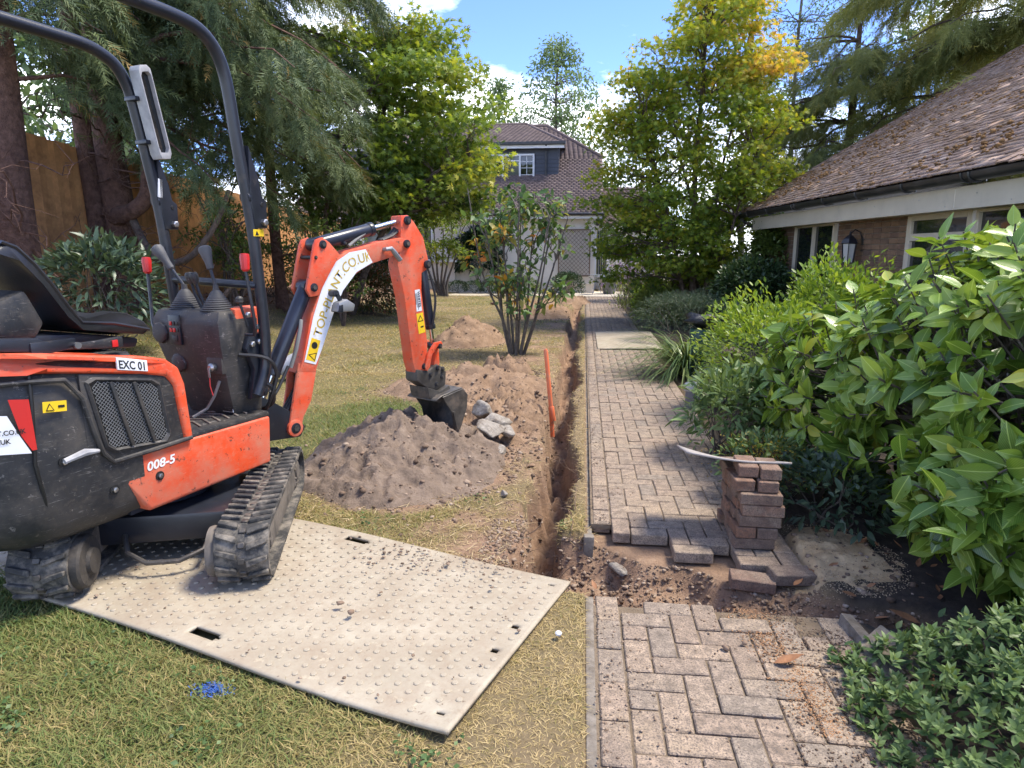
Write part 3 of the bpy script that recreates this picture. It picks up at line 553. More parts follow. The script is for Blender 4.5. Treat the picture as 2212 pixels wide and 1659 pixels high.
th = rng.uniform(0, 6.28, 5200); rr = .05+1.1*rng.random(5200)**.7; x = 1.27+.30*rr*np.cos(th); y = 3.28+.36*rr*np.sin(th); k = ~((x < 1.12) & (y > 3.12)); x, y = x[k], y[k]; v, f, a = stones(np.c_[x, y, hz(x, y)+.012*(1.25-rr[k])+.004], rng.uniform(.001, .0032, len(x)), rng.random(len(x)), .6); tagged(link('sand_grains', npmesh('grains', v, f, a), 'sand_grain'), 'coarse sand grains scattered round the sand heap', 'sand', kind='stuff')
# ------------------------------------------------------------------ mini excavator: x forward, y left, z up from the mat
mat('frame_dark', [(.018, .016, .014), (.05, .043, .036)], 9, .75, bs=30, bstr=.4, dirt=(.09, .075, .06), dscale=7); mat('mesh_dark', (.006, .006, .006), 9, .9)
EX = thing('mini_excavator', 'orange and black mini excavator with roll bar parked on the beige mat', 'excavator', (-2.2, 3.13, .035), R(72))
side = lambda x, z, y: (x, y, z)
# undercarriage in a frame turned 34.9 degrees from the body
TA = R(34.9); TC = (.025, -.135)
def tt(x, y, z): return (TC[0]+x*math.cos(TA)-y*math.sin(TA), TC[1]+x*math.sin(TA)+y*math.cos(TA), z)
def track(y0, y1):
    Ls, r = .56, .15; n = 9; prof = []
    def ring(rad):
        p = [(-Ls+rad*math.cos(R(a)), .15+rad*math.sin(R(a))) for a in np.linspace(90, 270, n)]+[(Ls+rad*math.cos(R(a)), .15+rad*math.sin(R(a))) for a in np.linspace(-90, 90, n)]; return p
    o_, i_ = ring(r-.018), ring(r-.036); m = len(o_); b = MB()
    vs = [tt(x, y, z) for y in (y0, y1) for rr in (o_, i_) for x, z in rr]
    fs = []
    for k in range(m):
        j = (k+1) % m; fs += [(k, j, 2*m+j, 2*m+k), (m+k, m+j, 3*m+j, 3*m+k), (k, j, m+j, m+k), (2*m+k, 2*m+j, 3*m+j, 3*m+k)]
    b.add(vs, fs); tr = b.build('track_belt', 'rubber_track', EX, 0, 1, 50)
    # lugs: two half-width chevron bars at every pitch round the loop
    per = 4*Ls+2*math.pi*(r-.018); N = 44; w = y1-y0; ym = (y0+y1)/2; lug = MB(); cl = MB()
    def at(s):
        s %= per
        if s < 2*Ls: return (-Ls+s, .15+r-.02, 0.)
        s -= 2*Ls; q = math.pi*(r-.018)
        if s < q: a = s/(r-.018); return (Ls+(r-.02)*math.sin(a), .15+(r-.02)*math.cos(a), a)
        s -= q
        if s < 2*Ls: return (Ls-s, .15-r+.02, math.pi)
        s -= 2*Ls; a = math.pi+s/(r-.018); return (-Ls+(r-.02)*math.sin(a), .15+(r-.02)*math.cos(a), a)
    for k in range(N):
        for sd, sh in ((-1, 0), (1, .5)):
            s0 = (k+sh)*per/N; pts = []
            for (s_, yy, hw) in ((s0-.012, ym+sd*.022, .013), (s0+.014, ym+sd*w*.48, .010)):
                for e in (-hw, hw):
                    x, z, a = at(s_+e); nx_, nz_ = math.sin(a), math.cos(a)
                    pts += [tt(x, yy, z), tt(x+nx_*.02, yy, z+nz_*.02)]
            lug.add(pts, [(0, 2, 3, 1), (4, 5, 7, 6), (0, 1, 5, 4), (2, 6, 7, 3), (1, 3, 7, 5), (0, 4, 6, 2)])
        x, z, a = at(k*per/N); q = Matrix.Rotation(a, 3, 'Y'); c = tt(x, ym, z); RT = Matrix.Rotation(TA, 3, 'Z')
        cl.box(c, (.026, .030, .016), RT @ q)
    lu = lug.build('tread_lugs', 'rubber_track', tr, .0035, 1, 40); lu['kind'] = 'stuff'; cl.build('drive_links', 'worn_steel', tr, .003, 1, 40)['kind'] = 'stuff'
    out = y0 if abs(y0) > abs(y1) else y1; inn = y1 if out == y0 else y0; sg = 1 if out > 0 else -1
    fr = MB().prism([(-.40, .07), (.46, .06), (.50, .15), (.46, .235), (-.28, .235), (-.40, .19)], lambda x, z, y: tt(x, y, z), out-sg*.035, inn+sg*.02); fr.build('track_frame', 'frame_dirty', EX, .012)
    for x in (-.56, .56):
        wv = MB(); c = tt(x, out-sg*.035, .15); c2 = tt(x, inn+sg*.05 if x > 0 else inn-sg*.02, .15); wv.cyl(c, c2, .108, 28); w_ = wv.build('sprocket' if x < 0 else 'idler', 'frame_dirty', EX, .012)
        h = MB(); d = Vector(tt(x, out-sg*.03, .15)); ax = (Vector(tt(0, sg, 0))-Vector(tt(0, 0, 0))); h.lathe([(.055, -.002), (.055, .006), (.02, .012)], d, ax, 18)
        for a in range(9):
            u = Vector(tt(x+.082*math.cos(a*.698), out-sg*.033, .15+.082*math.sin(a*.698))); h.lathe([(.008, 0), (.008, .008)], u, ax, 6)
        h.build('hub', 'frame_dirty', w_, 0)
    for x in (-.28, 0, .28): MB().cyl(tt(x, out-sg*.06, .065), tt(x, inn+sg*.06, .065), .045, 14).build('roller', 'frame_dirty', EX, .006)
    if y0 > 0:   # the drive motor drum shows inside the left track
        MB().lathe([(.118, 0), (.118, .03), (.108, .04), (.06, .044), (.055, .06)], tt(-.56, inn, .15), Vector(tt(0, -1, 0))-Vector(tt(0, 0, 0)), 26).build('drive_motor', 'frame_dark', EX)
    else: MB().cyl(tt(-.56, inn, .15), tt(-.56, inn+.045, .15), .115, 26).build('drive_motor', 'frame_dirty', EX, .018)
track(-.52, -.29); track(.29, .52)
c = MB().prism([(-.30, .10), (.34, .10), (.34, .24), (-.30, .24)], lambda x, z, y: tt(x, y, z), -.33, .33); c.build('chassis', 'black_steel', EX, .02)
MB().lathe([(.20, .22), (.24, .25), (.24, .31), (.2, .33)], (0, 0, 0), n=28).build('swing_ring', 'black_steel', EX)
MB().tube([tt(-.30, -.2, .15), tt(-.42, -.18, .10), tt(-.46, -.08, .07), tt(-.46, .06, .07), tt(-.4, .16, .10), tt(-.3, .2, .15)], .012, 8).build('hydraulic_pipe', 'worn_steel', EX)
MB().tube([tt(-.2, -.26, .2), tt(-.1, -.3, .26), tt(.1, -.3, .25), tt(.3, -.28, .2)], .014, 8).build('hose', 'hose_black', EX)
# platform: orange lower panels
pl = [(-.52, .585), (-.30, .60), (.433, .59), (.415, .325), (-.349, .312)]
pa = MB().prism(pl, side, -.362, .362).build('platform_panel', 'orange_paint', EX, .022, 3)
MB().prism([(-.40, .30), (.36, .315), (.36, .34), (-.40, .34)], side, -.30, .30).build('underside', 'black_steel', EX, .005)
MB().prism([(-.1, .588), (.437, .588), (.425, .622), (-.1, .622)], side, -.355, .355).build('floor_mat', 'black_plastic', EX, .012)
fl = MB()
for k in range(7):
    x = .0+k*.06
    for s in (-1, 1): fl.bar((x, -.20, .626), (x-.05, -.20+s*.11, .626), .012, .008)
fl.build('floor_ribs', 'frame_dirty', EX, .002, 1)['kind'] = 'stuff'
def letters(txt, x, z, size, m, y, parent, name='lettering', bold=.002, sx=1.0, slope=0, skew=0):
    return text_part(txt, size, lambda u, v: Vector((x+u+skew*v, y, z+v+slope*u)), name, m, parent, bold, sx)
letters('008-5', -.345, .505, .058, 'decal_white', -.3645, pa, 'model_number', .0015, 1.1, .01, .15)
for x, z in ((-.283, .465), (-.504, .471), (-.698, .655)):
    bt_ = MB().lathe([(.022, 0), (.022, .004)], (x, -.361, z), (0, -1, 0), 16).build('bolt_recess', 'decal_black', pa); MB().lathe([(.012, 0), (.012, .010), (.007, .012)], (x, -.363, z), (0, -1, 0), 6).build('bolt', 'bolt_steel', bt_)
# rear cover: bowl shaped black counterweight, lofted
def plan(z, inset, xr):
    p = []
    hw = .368-inset
    for a in np.linspace(-90, 90, 15):
        t = R(a); e = .62; p.append((-.52-(xr-.52)*abs(math.cos(t))**e-0*z, hw*math.copysign(abs(math.sin(t))**e, math.sin(t)), z))
    return [(-.36+inset*.5, -hw, z)]+p+[(-.36+inset*.5, hw, z)]
rings = [plan(z, i, .98-i*.9) for z, i in ((.285, .16), (.30, .10), (.335, .05), (.40, .018), (.50, .004), (.62, 0), (.80, .002), (.95, .010), (1.03, .03), (1.05, .07))]
rc = MB().loft(rings).build('rear_cover', 'black_plastic', EX, 0, 1, 50)
MB().tube([(-.775, -.350, 1.02), (-.785, -.358, .9), (-.80, -.352, .67), (-.775, -.340, .50), (-.74, -.30, .36), (-.72, -.25, .30)], .007, 6).build('seam', 'decal_black', rc)
MB().tube([(-.95, -.29, 1.0), (-.8, -.352, 1.0), (-.66, -.372, .985), (-.60, -.376, .90), (-.57, -.376, .75), (-.54, -.376, .645), (-.50, -.374, .598), (-.30, -.374, .60), (-.10, -.374, .605)], .011, 8).build('trim_seal', 'black_plastic', EX)
# engine bay block and orange hood band over it
MB().prism([(-.60, .60), (-.135, .60), (-.165, .87), (-.21, .93), (-.33, .955), (-.60, 1.0)], side, -.368, .368).build('engine_cover', 'black_plastic', EX, .01)
outer = [(-.97, 1.125), (-.87, 1.117), (-.79, 1.107), (-.71, 1.098), (-.50, 1.062), (-.31, 1.032), (-.20, 1.004), (-.135, .955), (-.108, .87), (-.090, .595)]
inner = [(-.138, .597), (-.158, .75), (-.172, .875), (-.205, .922), (-.32, .952), (-.53, .99), (-.72, 1.02), (-.79, 1.026), (-.87, 1.033), (-.97, 1.04)]
hd = MB().prism(outer+inner, side, -.378, .378)
def tail(x):
    c = min(.995, max(0., (-x-.52)/.46)**(1/.62)); return max(.30, math.sqrt(1-c*c)**.62)
hd.v = [(x, y*tail(x), z) for x, y, z in hd.v]; hd.build('hood', 'orange_paint', EX, .020, 3)
pt = MB().prism([(-.440, .992), (-.440, 1.046), (-.298, 1.012), (-.298, .962)], side, -.3805, -.372).build('number_plate', 'decal_white', EX, .001, 1)
letters('EXC 01', -.433, .998, .05, 'decal_black', -.3812, pt, 'lettering', .0012, .80, -.22)
# grille
fr = MB(); vp = [(-.56, .945), (-.53, .957), (-.29, .912), (-.255, .885), (-.228, .66), (-.25, .632), (-.48, .655), (-.512, .68)]
cxv = np.mean([p[0] for p in vp]); czv = np.mean([p[1] for p in vp])
sc_ = [(cxv+(x-cxv)*1.13, czv+(z-czv)*1.13) for x, z in vp]; n = len(vp)
fr.add([(x, -.372, z) for x, z in sc_]+[(x, -.380, z) for x, z in [(cxv+(x-cxv)*1.06, czv+(z-czv)*1.06) for x, z in vp]]+[(x, -.371, z) for x, z in vp], [(i, (i+1) % n, n+(i+1) % n, n+i) for i in range(n)]+[(n+i, n+(i+1) % n, 2*n+(i+1) % n, 2*n+i) for i in range(n)])
gr = fr.build('grille', 'black_plastic', EX, 0, 1, 20); MB().add([(x, -.3705, z) for x, z in vp], [tuple(range(n))]).build('grille_backing', 'mesh_dark', gr, fix=False)
def inside(x, z):
    c = False; j = n-1
    for i in range(n):
        if (vp[i][1] > z) != (vp[j][1] > z) and x < (vp[j][0]-vp[i][0])*(z-vp[i][1])/(vp[j][1]-vp[i][1])+vp[i][0]: c = not c
        j = i
    return c
wm = MB(); st_ = .0085
for i in range(44):
    for j in range(42):
        x = -.57+i*.0085; z = .625+j*.0085
        for dx in (1, -1):
            if (i+j) % 2 == 0 and inside(x, z) and inside(x+dx*.0085, z+.0085): wm.bar((x, -.3725, z), (x+dx*.0085, -.3725, z+.0085), .0016, .0022, (0, 1, 0))
wm.build('grille_wires', 'galv', gr, smooth=0, fix=False)['kind'] = 'stuff'
for dx in (0, .105): MB().bar((-.475+dx, -.377, .945-dx*.18), (-.405+dx, -.377, .645-dx*.05), .016, .014, (0, 1, 0)).build('grille_bar', 'black_plastic', gr, .004)
# rear stickers: yellow warning, red reflector, white hire sign
def surf(x): return -.3745 if x > -.72 else -.3745+.55*max(0, -x-.72)**1.7
def plate(name, pts, m, parent, off=.0015):
    vs = [(x, surf(x)-off, z) for x, z in pts]; return MB().add(vs, [tuple(range(len(vs)))]).build(name, m, parent, smooth=0, fix=False)
y1 = plate('warning_sticker', [(-.755, .915), (-.665, .905), (-.668, .862), (-.758, .872)], 'decal_yellow', rc)
plate('warning_triangle', [(-.748, .877), (-.715, .873), (-.732, .906)], 'decal_black', y1, .003); plate('warning_symbol', [(-.743, .880), (-.721, .877), (-.732, .899)], 'decal_yellow', y1, .0042); plate('arrow', [(-.70, .882), (-.675, .879), (-.675, .889), (-.70, .892)], 'decal_black', y1, .003)
plate('red_reflector', [(-.865, .945), (-.80, .935), (-.796, .735), (-.812, .735), (-.84, .80)], 'decal_red', rc, .004)
wp = plate('hire_sign', [(-.935, .895), (-.875, .885), (-.845, .80), (-.815, .725), (-.935, .745)], 'decal_white', rc, .005)
text_part('NT.CO.UK', .026, lambda u, v: Vector((-.93+u*.85, surf(-.93+u*.85)-.0075, .815+v-.05*u)), 'lettering', 'decal_black', wp, .0006); text_part('O.UK', .026, lambda u, v: Vector((-.93+u*.85, surf(-.93+u*.85)-.0075, .782+v-.05*u)), 'lettering', 'decal_black', wp, .0006)
MB().tube([(-.705, -.376, .66), (-.62, -.378, .675), (-.56, -.376, .665)], [.012, .016, .008], 8).build('scuffed_ledge', 'lamp_grey', rc)
# seat
sp = [(-.74, 1.53), (-.69, 1.512), (-.63, 1.45), (-.585, 1.38), (-.53, 1.29), (-.49, 1.225), (-.45, 1.205), (-.33, 1.222), (-.25, 1.21), (-.17, 1.165), (-.145, 1.125), (-.18, 1.105), (-.33, 1.128), (-.47, 1.155), (-.53, 1.22), (-.62, 1.37), (-.70, 1.47), (-.78, 1.50)]
SB = MB()
def seatring(y, s, dz):
    cx, cz = -.47, 1.23; return [(cx+(x-cx)*s, y, cz+(z-cz)*s+dz) for x, z in sp]
SB.loft([seatring(y, s, dz) for y, s, dz in ((-.235, .93, .0), (-.222, .985, .002), (-.17, 1.0, .006), (-.09, 1.0, -.008), (.09, 1.0, -.008), (.17, 1.0, .006), (.222, .985, .002), (.235, .93, 0))])
seat = SB.build('seat', 'seat_vinyl', EX, 0, 1, 50)
MB().tube([(x*1.0, -.232, z) for x, z in [(-.74, 1.525), (-.69, 1.505), (-.63, 1.44), (-.575, 1.36), (-.52, 1.265), (-.47, 1.192), (-.33, 1.175), (-.16, 1.13)]], .008, 6).build('piping', 'seat_vinyl', seat)
MB().prism([(-.83, 1.27), (-.66, 1.34), (-.60, 1.20), (-.64, 1.14), (-.84, 1.16)], side, -.20, .20).build('seat_shell', 'black_plastic', seat, .02)
MB().prism([(-.84, 1.10), (-.20, 1.045), (-.18, 1.09), (-.45, 1.14), (-.84, 1.17)], side, -.19, .19).build('seat_base', 'black_steel', EX, .02)
MB().prism([(-.62, 1.09), (-.86, 1.12), (-.86, 1.17), (-.70, 1.155)], side, -.315, -.255).build('armrest_bracket', 'black_steel', EX, .008)
MB().prism([(-.74, 1.085), (-.74, 1.14), (-.565, 1.142), (-.56, 1.10)], side, -.325, -.30).build('seat_rail', 'black_steel', EX, .006)
bk = MB().prism([(-.60, 1.098), (-.60, 1.118), (-.47, 1.118), (-.36, 1.124), (-.36, 1.075), (-.47, 1.083)], side, -.325, -.295).build('belt_buckle', 'black_plastic', EX, .005); MB().box((-.40, -.327, 1.098), (.026, .005, .03)).build('release_button', 'red_plastic', bk, .002)
MB().lathe([(.014, 0), (.014, .012)], (-.565, -.326, 1.11), (0, -1, 0), 12).build('pivot_bolt', 'bolt_steel', EX)
# control console
def ringc(z, x0, x1, yl, yr): return [(x0, yr, z), (x1, yr, z), (x1, yl, z), (x0, yl, z)]
co = MB().loft([ringc(.60, .27, .47, .06, -.27), (ringc(.80, .22, .47, .12, -.29)), ringc(1.0, .185, .46, .17, -.30), ringc(1.13, .18, .46, .19, -.30), ringc(1.185, .21, .45, .18, -.28)]).build('control_console', 'black_plastic', EX, .022, 2)
MB().prism([(-.30, 1.01), (-.295, 1.19), (-.22, 1.20), (-.21, 1.10)], lambda y, z, x: (x, y, z), .30, .475).build('console_side_cover', 'orange_paint', EX, .01)
MB().box((.178, .012, 1.08), (.012, .085, .16)).build('switch_panel', 'black_steel', co, .004)
for k in range(6): MB().box((.171, .035-.024*(k % 3), 1.115-.035*(k//3)), (.006, .017, .022)).build('switch', 'decal_red' if k in (0, 3, 4) else 'decal_black', co, .002)
MB().box((.172, .012, 1.035), (.008, .04, .03)).build('hour_meter', 'decal_black', co, .002)
for yy, zz, rr in ((.13, 1.06, .055), (.035, .90, .05)): MB().lathe([(rr*1.1, 0), (rr, .014), (rr*.6, .018)], (.185 if zz > 1 else .205, yy, zz), (-1, 0, 0), 9).build('blank_cover', 'black_plastic', co, .003)
MB().box((.21, -.235, .90), (.04, .11, .09)).build('ignition_plate', 'black_plastic', co, .012); ky = MB().lathe([(.022, 0), (.022, .02), (.012, .03)], (.188, -.235, .895), (-1, 0, 0), 12).build('ignition_switch', 'bolt_steel', co)
MB().box((.155, -.235, .87), (.006, .012, .05)).build('key', 'galv', ky, .001); MB().tube([(.157, -.235, .85), (.15, -.24, .80), (.155, -.25, .75)], .0025, 5).build('key_tag', 'decal_red', ky)
MB().tube([(.20, -.255, .82), (.18, -.23, .74), (.17, -.18, .67), (.10, -.15, .635)], .008, 6).build('cable', 'hose_grey', EX)
gp = MB().box((.262, -.23, .655), (.004, .075, .035)).build('grease_sticker', 'decal_white', co); MB().box((.2595, -.23, .655), (.004, .07, .030)).build('sticker_face', 'decal_black', gp)
def boot(y, x, ang, top, lab):
    z0 = 1.185; pr = []
    for k in range(9): r = .088*(1-k/9*.72); pr += [(r, k*.011), (r*.88, k*.011+.006)]
    b = MB().lathe(pr+[(.016, .105), (.014, .13)], (x, y, z0), (0, 0, 1), 20).build('lever_boot', 'boot_rubber', EX)
    d = Vector(top)-Vector((x, y, z0+.12)); p0 = Vector((x, y, z0+.12)); MB().tube([p0, p0+d*.25, p0+d*.55], .009, 8).build('lever_rod', 'black_steel', b)
    u = d.normalized(); q = p0+d*.45; L = d.length*.62
    MB().lathe([(.012, 0), (.018, L*.05), (.019, L*.3), (.026, L*.55), (.033, L*.82), (.030, L*.94), (.016, L)], q, u, 14).build('lever_grip', 'grey_rubber', b)
boot(.06, .30, 0, (.25, .18, 1.505), 0); boot(-.185, .29, 0, (.28, -.14, 1.505), 0)
for (y, x, pts) in ((.22, .24, [(.20, .19, 1.06), (.22, .235, 1.10), (.245, .265, 1.2), (.25, .272, 1.38)]), (-.42, .27, [(.30, -.36, 1.06), (.30, -.42, 1.06), (.285, -.45, 1.10), (.27, -.445, 1.25), (.26, -.435, 1.40)])):
    lv = MB().tube(pts, .009, 8).build('lock_lever', 'black_steel', EX); e = pts[-1]; MB().lathe([(.012, -.01), (.021, .0), (.025, .06), (.021, .078), (.008, .08)], e, (0, 0, 1), 10).build('lever_knob', 'red_plastic', lv)
for y, dy in ((-.03, 0), (-.065, 0)):
    lv = MB().tube([(.30, y-.03, 1.19), (.29, y, 1.26), (.275, y+.005, 1.33)], .008, 8).build('travel_lever', 'black_steel', EX); MB().lathe([(.012, 0), (.020, .02), (.022, .05), (.016, .062)], (.277, y+.004, 1.32), (-.2, .1, 1), 10).build('lever_knob', 'black_plastic', lv)
lv = MB().tube([(.33, -.35, 1.10), (.31, -.345, 1.17), (.30, -.335, 1.23)], .007, 7).build('throttle_lever', 'black_steel', EX); MB().lathe([(.008, -.018), (.02, -.008), (.02, .012), (.01, .022)], (.30, -.335, 1.238), (0, 0, 1), 10).build('lever_knob', 'black_plastic', lv)
# roll bar
Rr = [(.36, -.345, .72), (.40, -.35, .80), (.432, -.355, .91), (.435, -.358, 1.12), (.418, -.36, 1.37), (.40, -.36, 1.61), (.365, -.36, 1.86), (.335, -.36, 2.06), (.312, -.36, 2.25), (.285, -.36, 2.37), (.235, -.36, 2.455), (.16, -.36, 2.505), (.05, -.36, 2.525), (-.16, -.36, 2.53), (-.6, -.36, 2.53), (-.95, -.36, 2.53)]
Ll = [(.44, .28, .74), (.435, .28, 1.0), (.42, .28, 1.14), (.40, .28, 1.36), (.37, .28, 1.71), (.325, .28, 1.99), (.285, .28, 2.21), (.255, .28, 2.33), (.20, .28, 2.42), (.12, .28, 2.465), (.03, .28, 2.485), (-.1, .28, 2.49), (-.4, .28, 2.495), (-.95, .28, 2.50)]
def smooth_path(p, n=4):
    p = np.array(p); t = np.arange(len(p)); q = np.linspace(0, len(p)-1, (len(p)-1)*n+1); out = []
    for s in q:
        i = int(min(s, len(p)-2)); f = s-i; a, b = p[i], p[i+1]; c = p[max(i-1, 0)]; d = p[min(i+2, len(p)-1)]
        out.append(.5*((2*a)+(b-c)*f+(2*c-5*a+4*b-d)*f*f+(3*a-3*b+d-c)*f**3))
    return out
rp = MB().tube(smooth_path(Rr), .030, 16).build('roll_bar_post', 'black_steel', EX, 0, 1, 60); lpn = MB().tube(smooth_path(Ll), .030, 16).build('roll_bar_post', 'black_steel', EX, 0, 1, 60)
MB().tube([(-.95, -.36, 2.53), (-.95, .28, 2.50)], .03, 12).build('roll_bar_crosspiece', 'black_steel', EX); MB().tube([(.41, -.36, 1.31), (.405, .28, 1.335)], .022, 12).build('cross_bar', 'black_steel', EX)
for (p, x, y, z) in ((rp, .392, -.36, 1.66), (lpn, .372, .28, 1.66)):
    h = MB().prism([(x+.0, z-.05), (x+.085, z-.05), (x+.09, z+.09), (x+.06, z+.11), (x+.045, z+.20), (x-.01, z+.36), (x-.02, z+.1)], side, y-.034, y+.034).build('hinge_plate', 'black_steel', p, .006)
    MB().lathe([(.018, 0), (.018, .02), (.012, .024)], (x+.055, y-.034, z-.02), (0, -1, 0), 6).build('hinge_bolt', 'bolt_steel', h); MB().lathe([(.012, 0), (.010, .003)], (x+.055, y-.0345, z+.07), (0, -1, 0), 12).build('hinge_hole', 'decal_black', h); MB().cyl((x-.028, y, z+.10), (x+.03, y, z+.11), .034, 16).build('collar', 'black_steel', h)
ys = MB().box((.41, -.392, 1.585), (.07, .003, .035)).build('roll_bar_sticker', 'decal_yellow', rp); MB().add([(.385, -.3945, 1.572), (.41, -.3945, 1.572), (.3975, -.3945, 1.597)], [(0, 1, 2)]).build('warning_triangle', 'decal_black', ys, fix=False)
MB().box((.362, .248, 1.83), (.028, .004, .10), Matrix.Rotation(.13, 3, 'Y')).build('white_tag', 'decal_white', lpn, .001)
# grey work lamp housing strapped to the left post
lm = MB(); lo = [(.285, 1.98), (.295, 2.01), (.215, 2.42), (.195, 2.435), (.155, 2.425), (.145, 2.40), (.222, 2.0), (.235, 1.975)]
li = [(x*.84+.22*.16, z*.86+2.205*.14) for x, z in lo]; nn = len(lo); fy = lambda x, z, y: (x+.09, y, z)
lm.add([fy(x, z, .16) for x, z in lo]+[fy(x, z, .16) for x, z in li]+[fy(x, z, .19) for x, z in li]+[fy(x, z, .235) for x, z in lo], [(i, (i+1) % nn, nn+(i+1) % nn, nn+i) for i in range(nn)]+[(nn+i, nn+(i+1) % nn, 2*nn+(i+1) % nn, 2*nn+i) for i in range(nn)]+[tuple(range(2*nn, 3*nn)), tuple(range(3*nn, 4*nn))]+[(i, (i+1) % nn, 3*nn+(i+1) % nn, 3*nn+i) for i in range(nn)])
wl_ = lm.build('work_lamp', 'lamp_grey', EX, .006, 2, 30); MB().add([fy(x, z, .187) for x, z in li], [tuple(range(nn))]).build('lamp_lens', 'pane', wl_, fix=False)
for z, x in ((2.27, .275), (2.06, .312)): MB().box((x+.03, .25, z), (.14, .085, .022)).build('lamp_clamp', 'black_steel', wl_, .004)
# front tower plate beside the console
tp = MB().prism([(.33, .70), (.45, .70), (.50, .86), (.50, 1.0), (.46, 1.06), (.35, 1.05), (.32, .98), (.37, .86)], side, -.335, -.30).build('post_mount', 'black_steel', EX, .008)
for x, z in ((.36, 1.0), (.41, 1.01), (.37, .745), (.41, .745), (.47, .72), (.345, 1.16), (.40, 1.09)): MB().lathe([(.016, 0), (.016, .012), (.010, .016)], (x, -.336, z), (0, -1, 0), 6).build('bolt', 'bolt_steel', tp)
# ---- swing bracket, boom, arm, bucket in the boom frame (heading 58 degrees)
BA = R(58-72); BO = (.770, -.202)
def bt(u, z, o): return (BO[0]+u*math.cos(BA)-o*math.sin(BA), BO[1]+u*math.sin(BA)+o*math.cos(BA), z-.035)
bvec = Vector(bt(0, 0, 1))-Vector(bt(0, 0, 0))
MB().prism([(-.36, .50), (-.20, .42), (.02, .40), (.06, .46), (-.02, .56), (-.16, .66), (-.26, .72), (-.34, .66)], bt, -.05, .05).build('swing_bracket', 'black_steel', EX, .012)
MB().cyl(bt(-.30, .30, 0), bt(-.30, .66, 0), .06, 18).build('kingpost', 'black_steel', EX, .008); MB().box((.46, -.02, .45), (.16, .22, .12)).build('kingpost_mount', 'black_steel', EX, .015)
up = [(.02, .80), (.148, .78), (.154, .801), (.201, .919), (.306, 1.146), (.372, 1.265), (.436, 1.348), (.549, 1.412), (.639, 1.449), (.784, 1.482), (.923, 1.535), (.975, 1.555), (.975, 1.60), (.899, 1.618), (.71, 1.590), (.581, 1.558), (.458, 1.535), (.338, 1.475), (.266, 1.402), (.227, 1.312), (.139, 1.150), (.054, .860)]
bo = MB().prism(up, bt, -.06, .06).build('boom', 'orange_paint', EX, .010, 2)
lowp = [(.02, .81), (.150, .79), (.103, .619), (.041, .525), (.015, .44), (-.024, .418), (-.065, .44), (-.065, .49), (-.03, .56), (.005, .70)]
for o in (-.06, .042): MB().prism(lowp, bt, o, o+.018).build('boom_foot_plate', 'orange_paint', bo, .004)
MB().prism([(.150, .79), (.103, .619), (.041, .525), (.02, .535), (.083, .63), (.128, .79)], bt, -.042, .042).build('boom_web', 'orange_paint', bo, .002)
MB().tube([bt(.035, .86, -.052), bt(.0, .70, -.05), bt(-.05, .50, -.05)], .010, 8).build('rim', 'orange_paint', bo)
for k in range(3): MB().tube([bt(.07, .86, -.02+k*.02), bt(.05, .70, -.025+k*.025), bt(-.06, .56, -.02+k*.02), bt(-.16, .50, -.02)], .009, 6).build('hose', 'hose_black', bo)
br = [(.10, 1.30), (.125, 1.255), (.185, 1.262), (.28, 1.40), (.36, 1.505), (.33, 1.535), (.285, 1.58), (.237, 1.610), (.19, 1.595), (.172, 1.562)]
for o in (-.082, .062): MB().prism(br, bt, o, o+.02).build('cylinder_bracket', 'orange_paint', bo, .005)
def pin(u, z, r, w, par, m='black_steel', o0=0):
    MB().cyl(bt(u, z, -w), bt(u, z, w), r, 18).build('pin', m, par, .004); MB().lathe([(r*.55, 0), (r*.55, .008)], bt(u, z, -w), -bvec, 6).build('pin_bolt', 'worn_steel', par)
pin(.235, 1.567, .026, .088, bo); pin(.155, 1.312, .026, .088, bo); pin(.18, 1.49, .012, .085, bo, 'decal_black'); pin(-.024, .468, .034, .072, bo); pin(.939, 1.578, .028, .075, bo); pin(.43, 1.575, .012, .05, bo)
MB().cyl(bt(-.024, .468, -.070), bt(-.024, .468, .07), .052, 20).build('foot_boss', 'orange_paint', bo, .004)
def ram(p0, p1, f, rb, rr, off=0, m='navy_cylinder', name='hydraulic_cylinder'):
    a = np.array(bt(*p0, off)); b = np.array(bt(*p1, off)); q = a+(b-a)*f; d = unit(b-a)
    c = MB().cyl(a, q, rb, 20).build(name, m, EX, .004); MB().cyl(q-d*.02, q+d*.012, rb*1.1, 20).build('gland', 'black_steel', c, .003); MB().cyl(q, b, rr, 14).build('rod', 'chrome', c); MB().cyl(np.array(b)-np.array(bvec)*rb, np.array(b)+np.array(bvec)*rb, rb*.8, 14).build('rod_eye', 'black_steel', c, .003)
    MB().cyl(np.array(a)-np.array(bvec)*rb, np.array(a)+np.array(bvec)*rb, rb*1.0, 14).build('base_eye', 'black_steel', c, .003)
ram((.155, 1.312), (-.235, .60), .70, .046, .021); ram((.235, 1.567), (.959, 1.735), .61, .042, .020); ram((1.135, 1.435), (1.235, .83), .76, .036, .017)
MB().tube([bt(-.02, .84, -.05), bt(.02, .95, -.06), bt(.055, 1.07, -.062), (bt(.075, 1.12, -.045))], .012, 8).build('hose', 'hose_grey', bo); MB().tube([bt(.47, 1.56, -.03), bt(.53, 1.60, -.03), bt(.60, 1.64, -.03), bt(.63, 1.665, -.02)], .011, 8).build('hose', 'hose_grey', bo)
MB().tube([bt(.735, 1.54, -.06), bt(.735, 1.54, -.085), bt(.775, 1.545, -.09), bt(.80, 1.52, -.09), bt(.855, 1.47, -.085)], [.014, .014, .015, .018, .018], 10).build('hose_fitting', 'galv', bo)
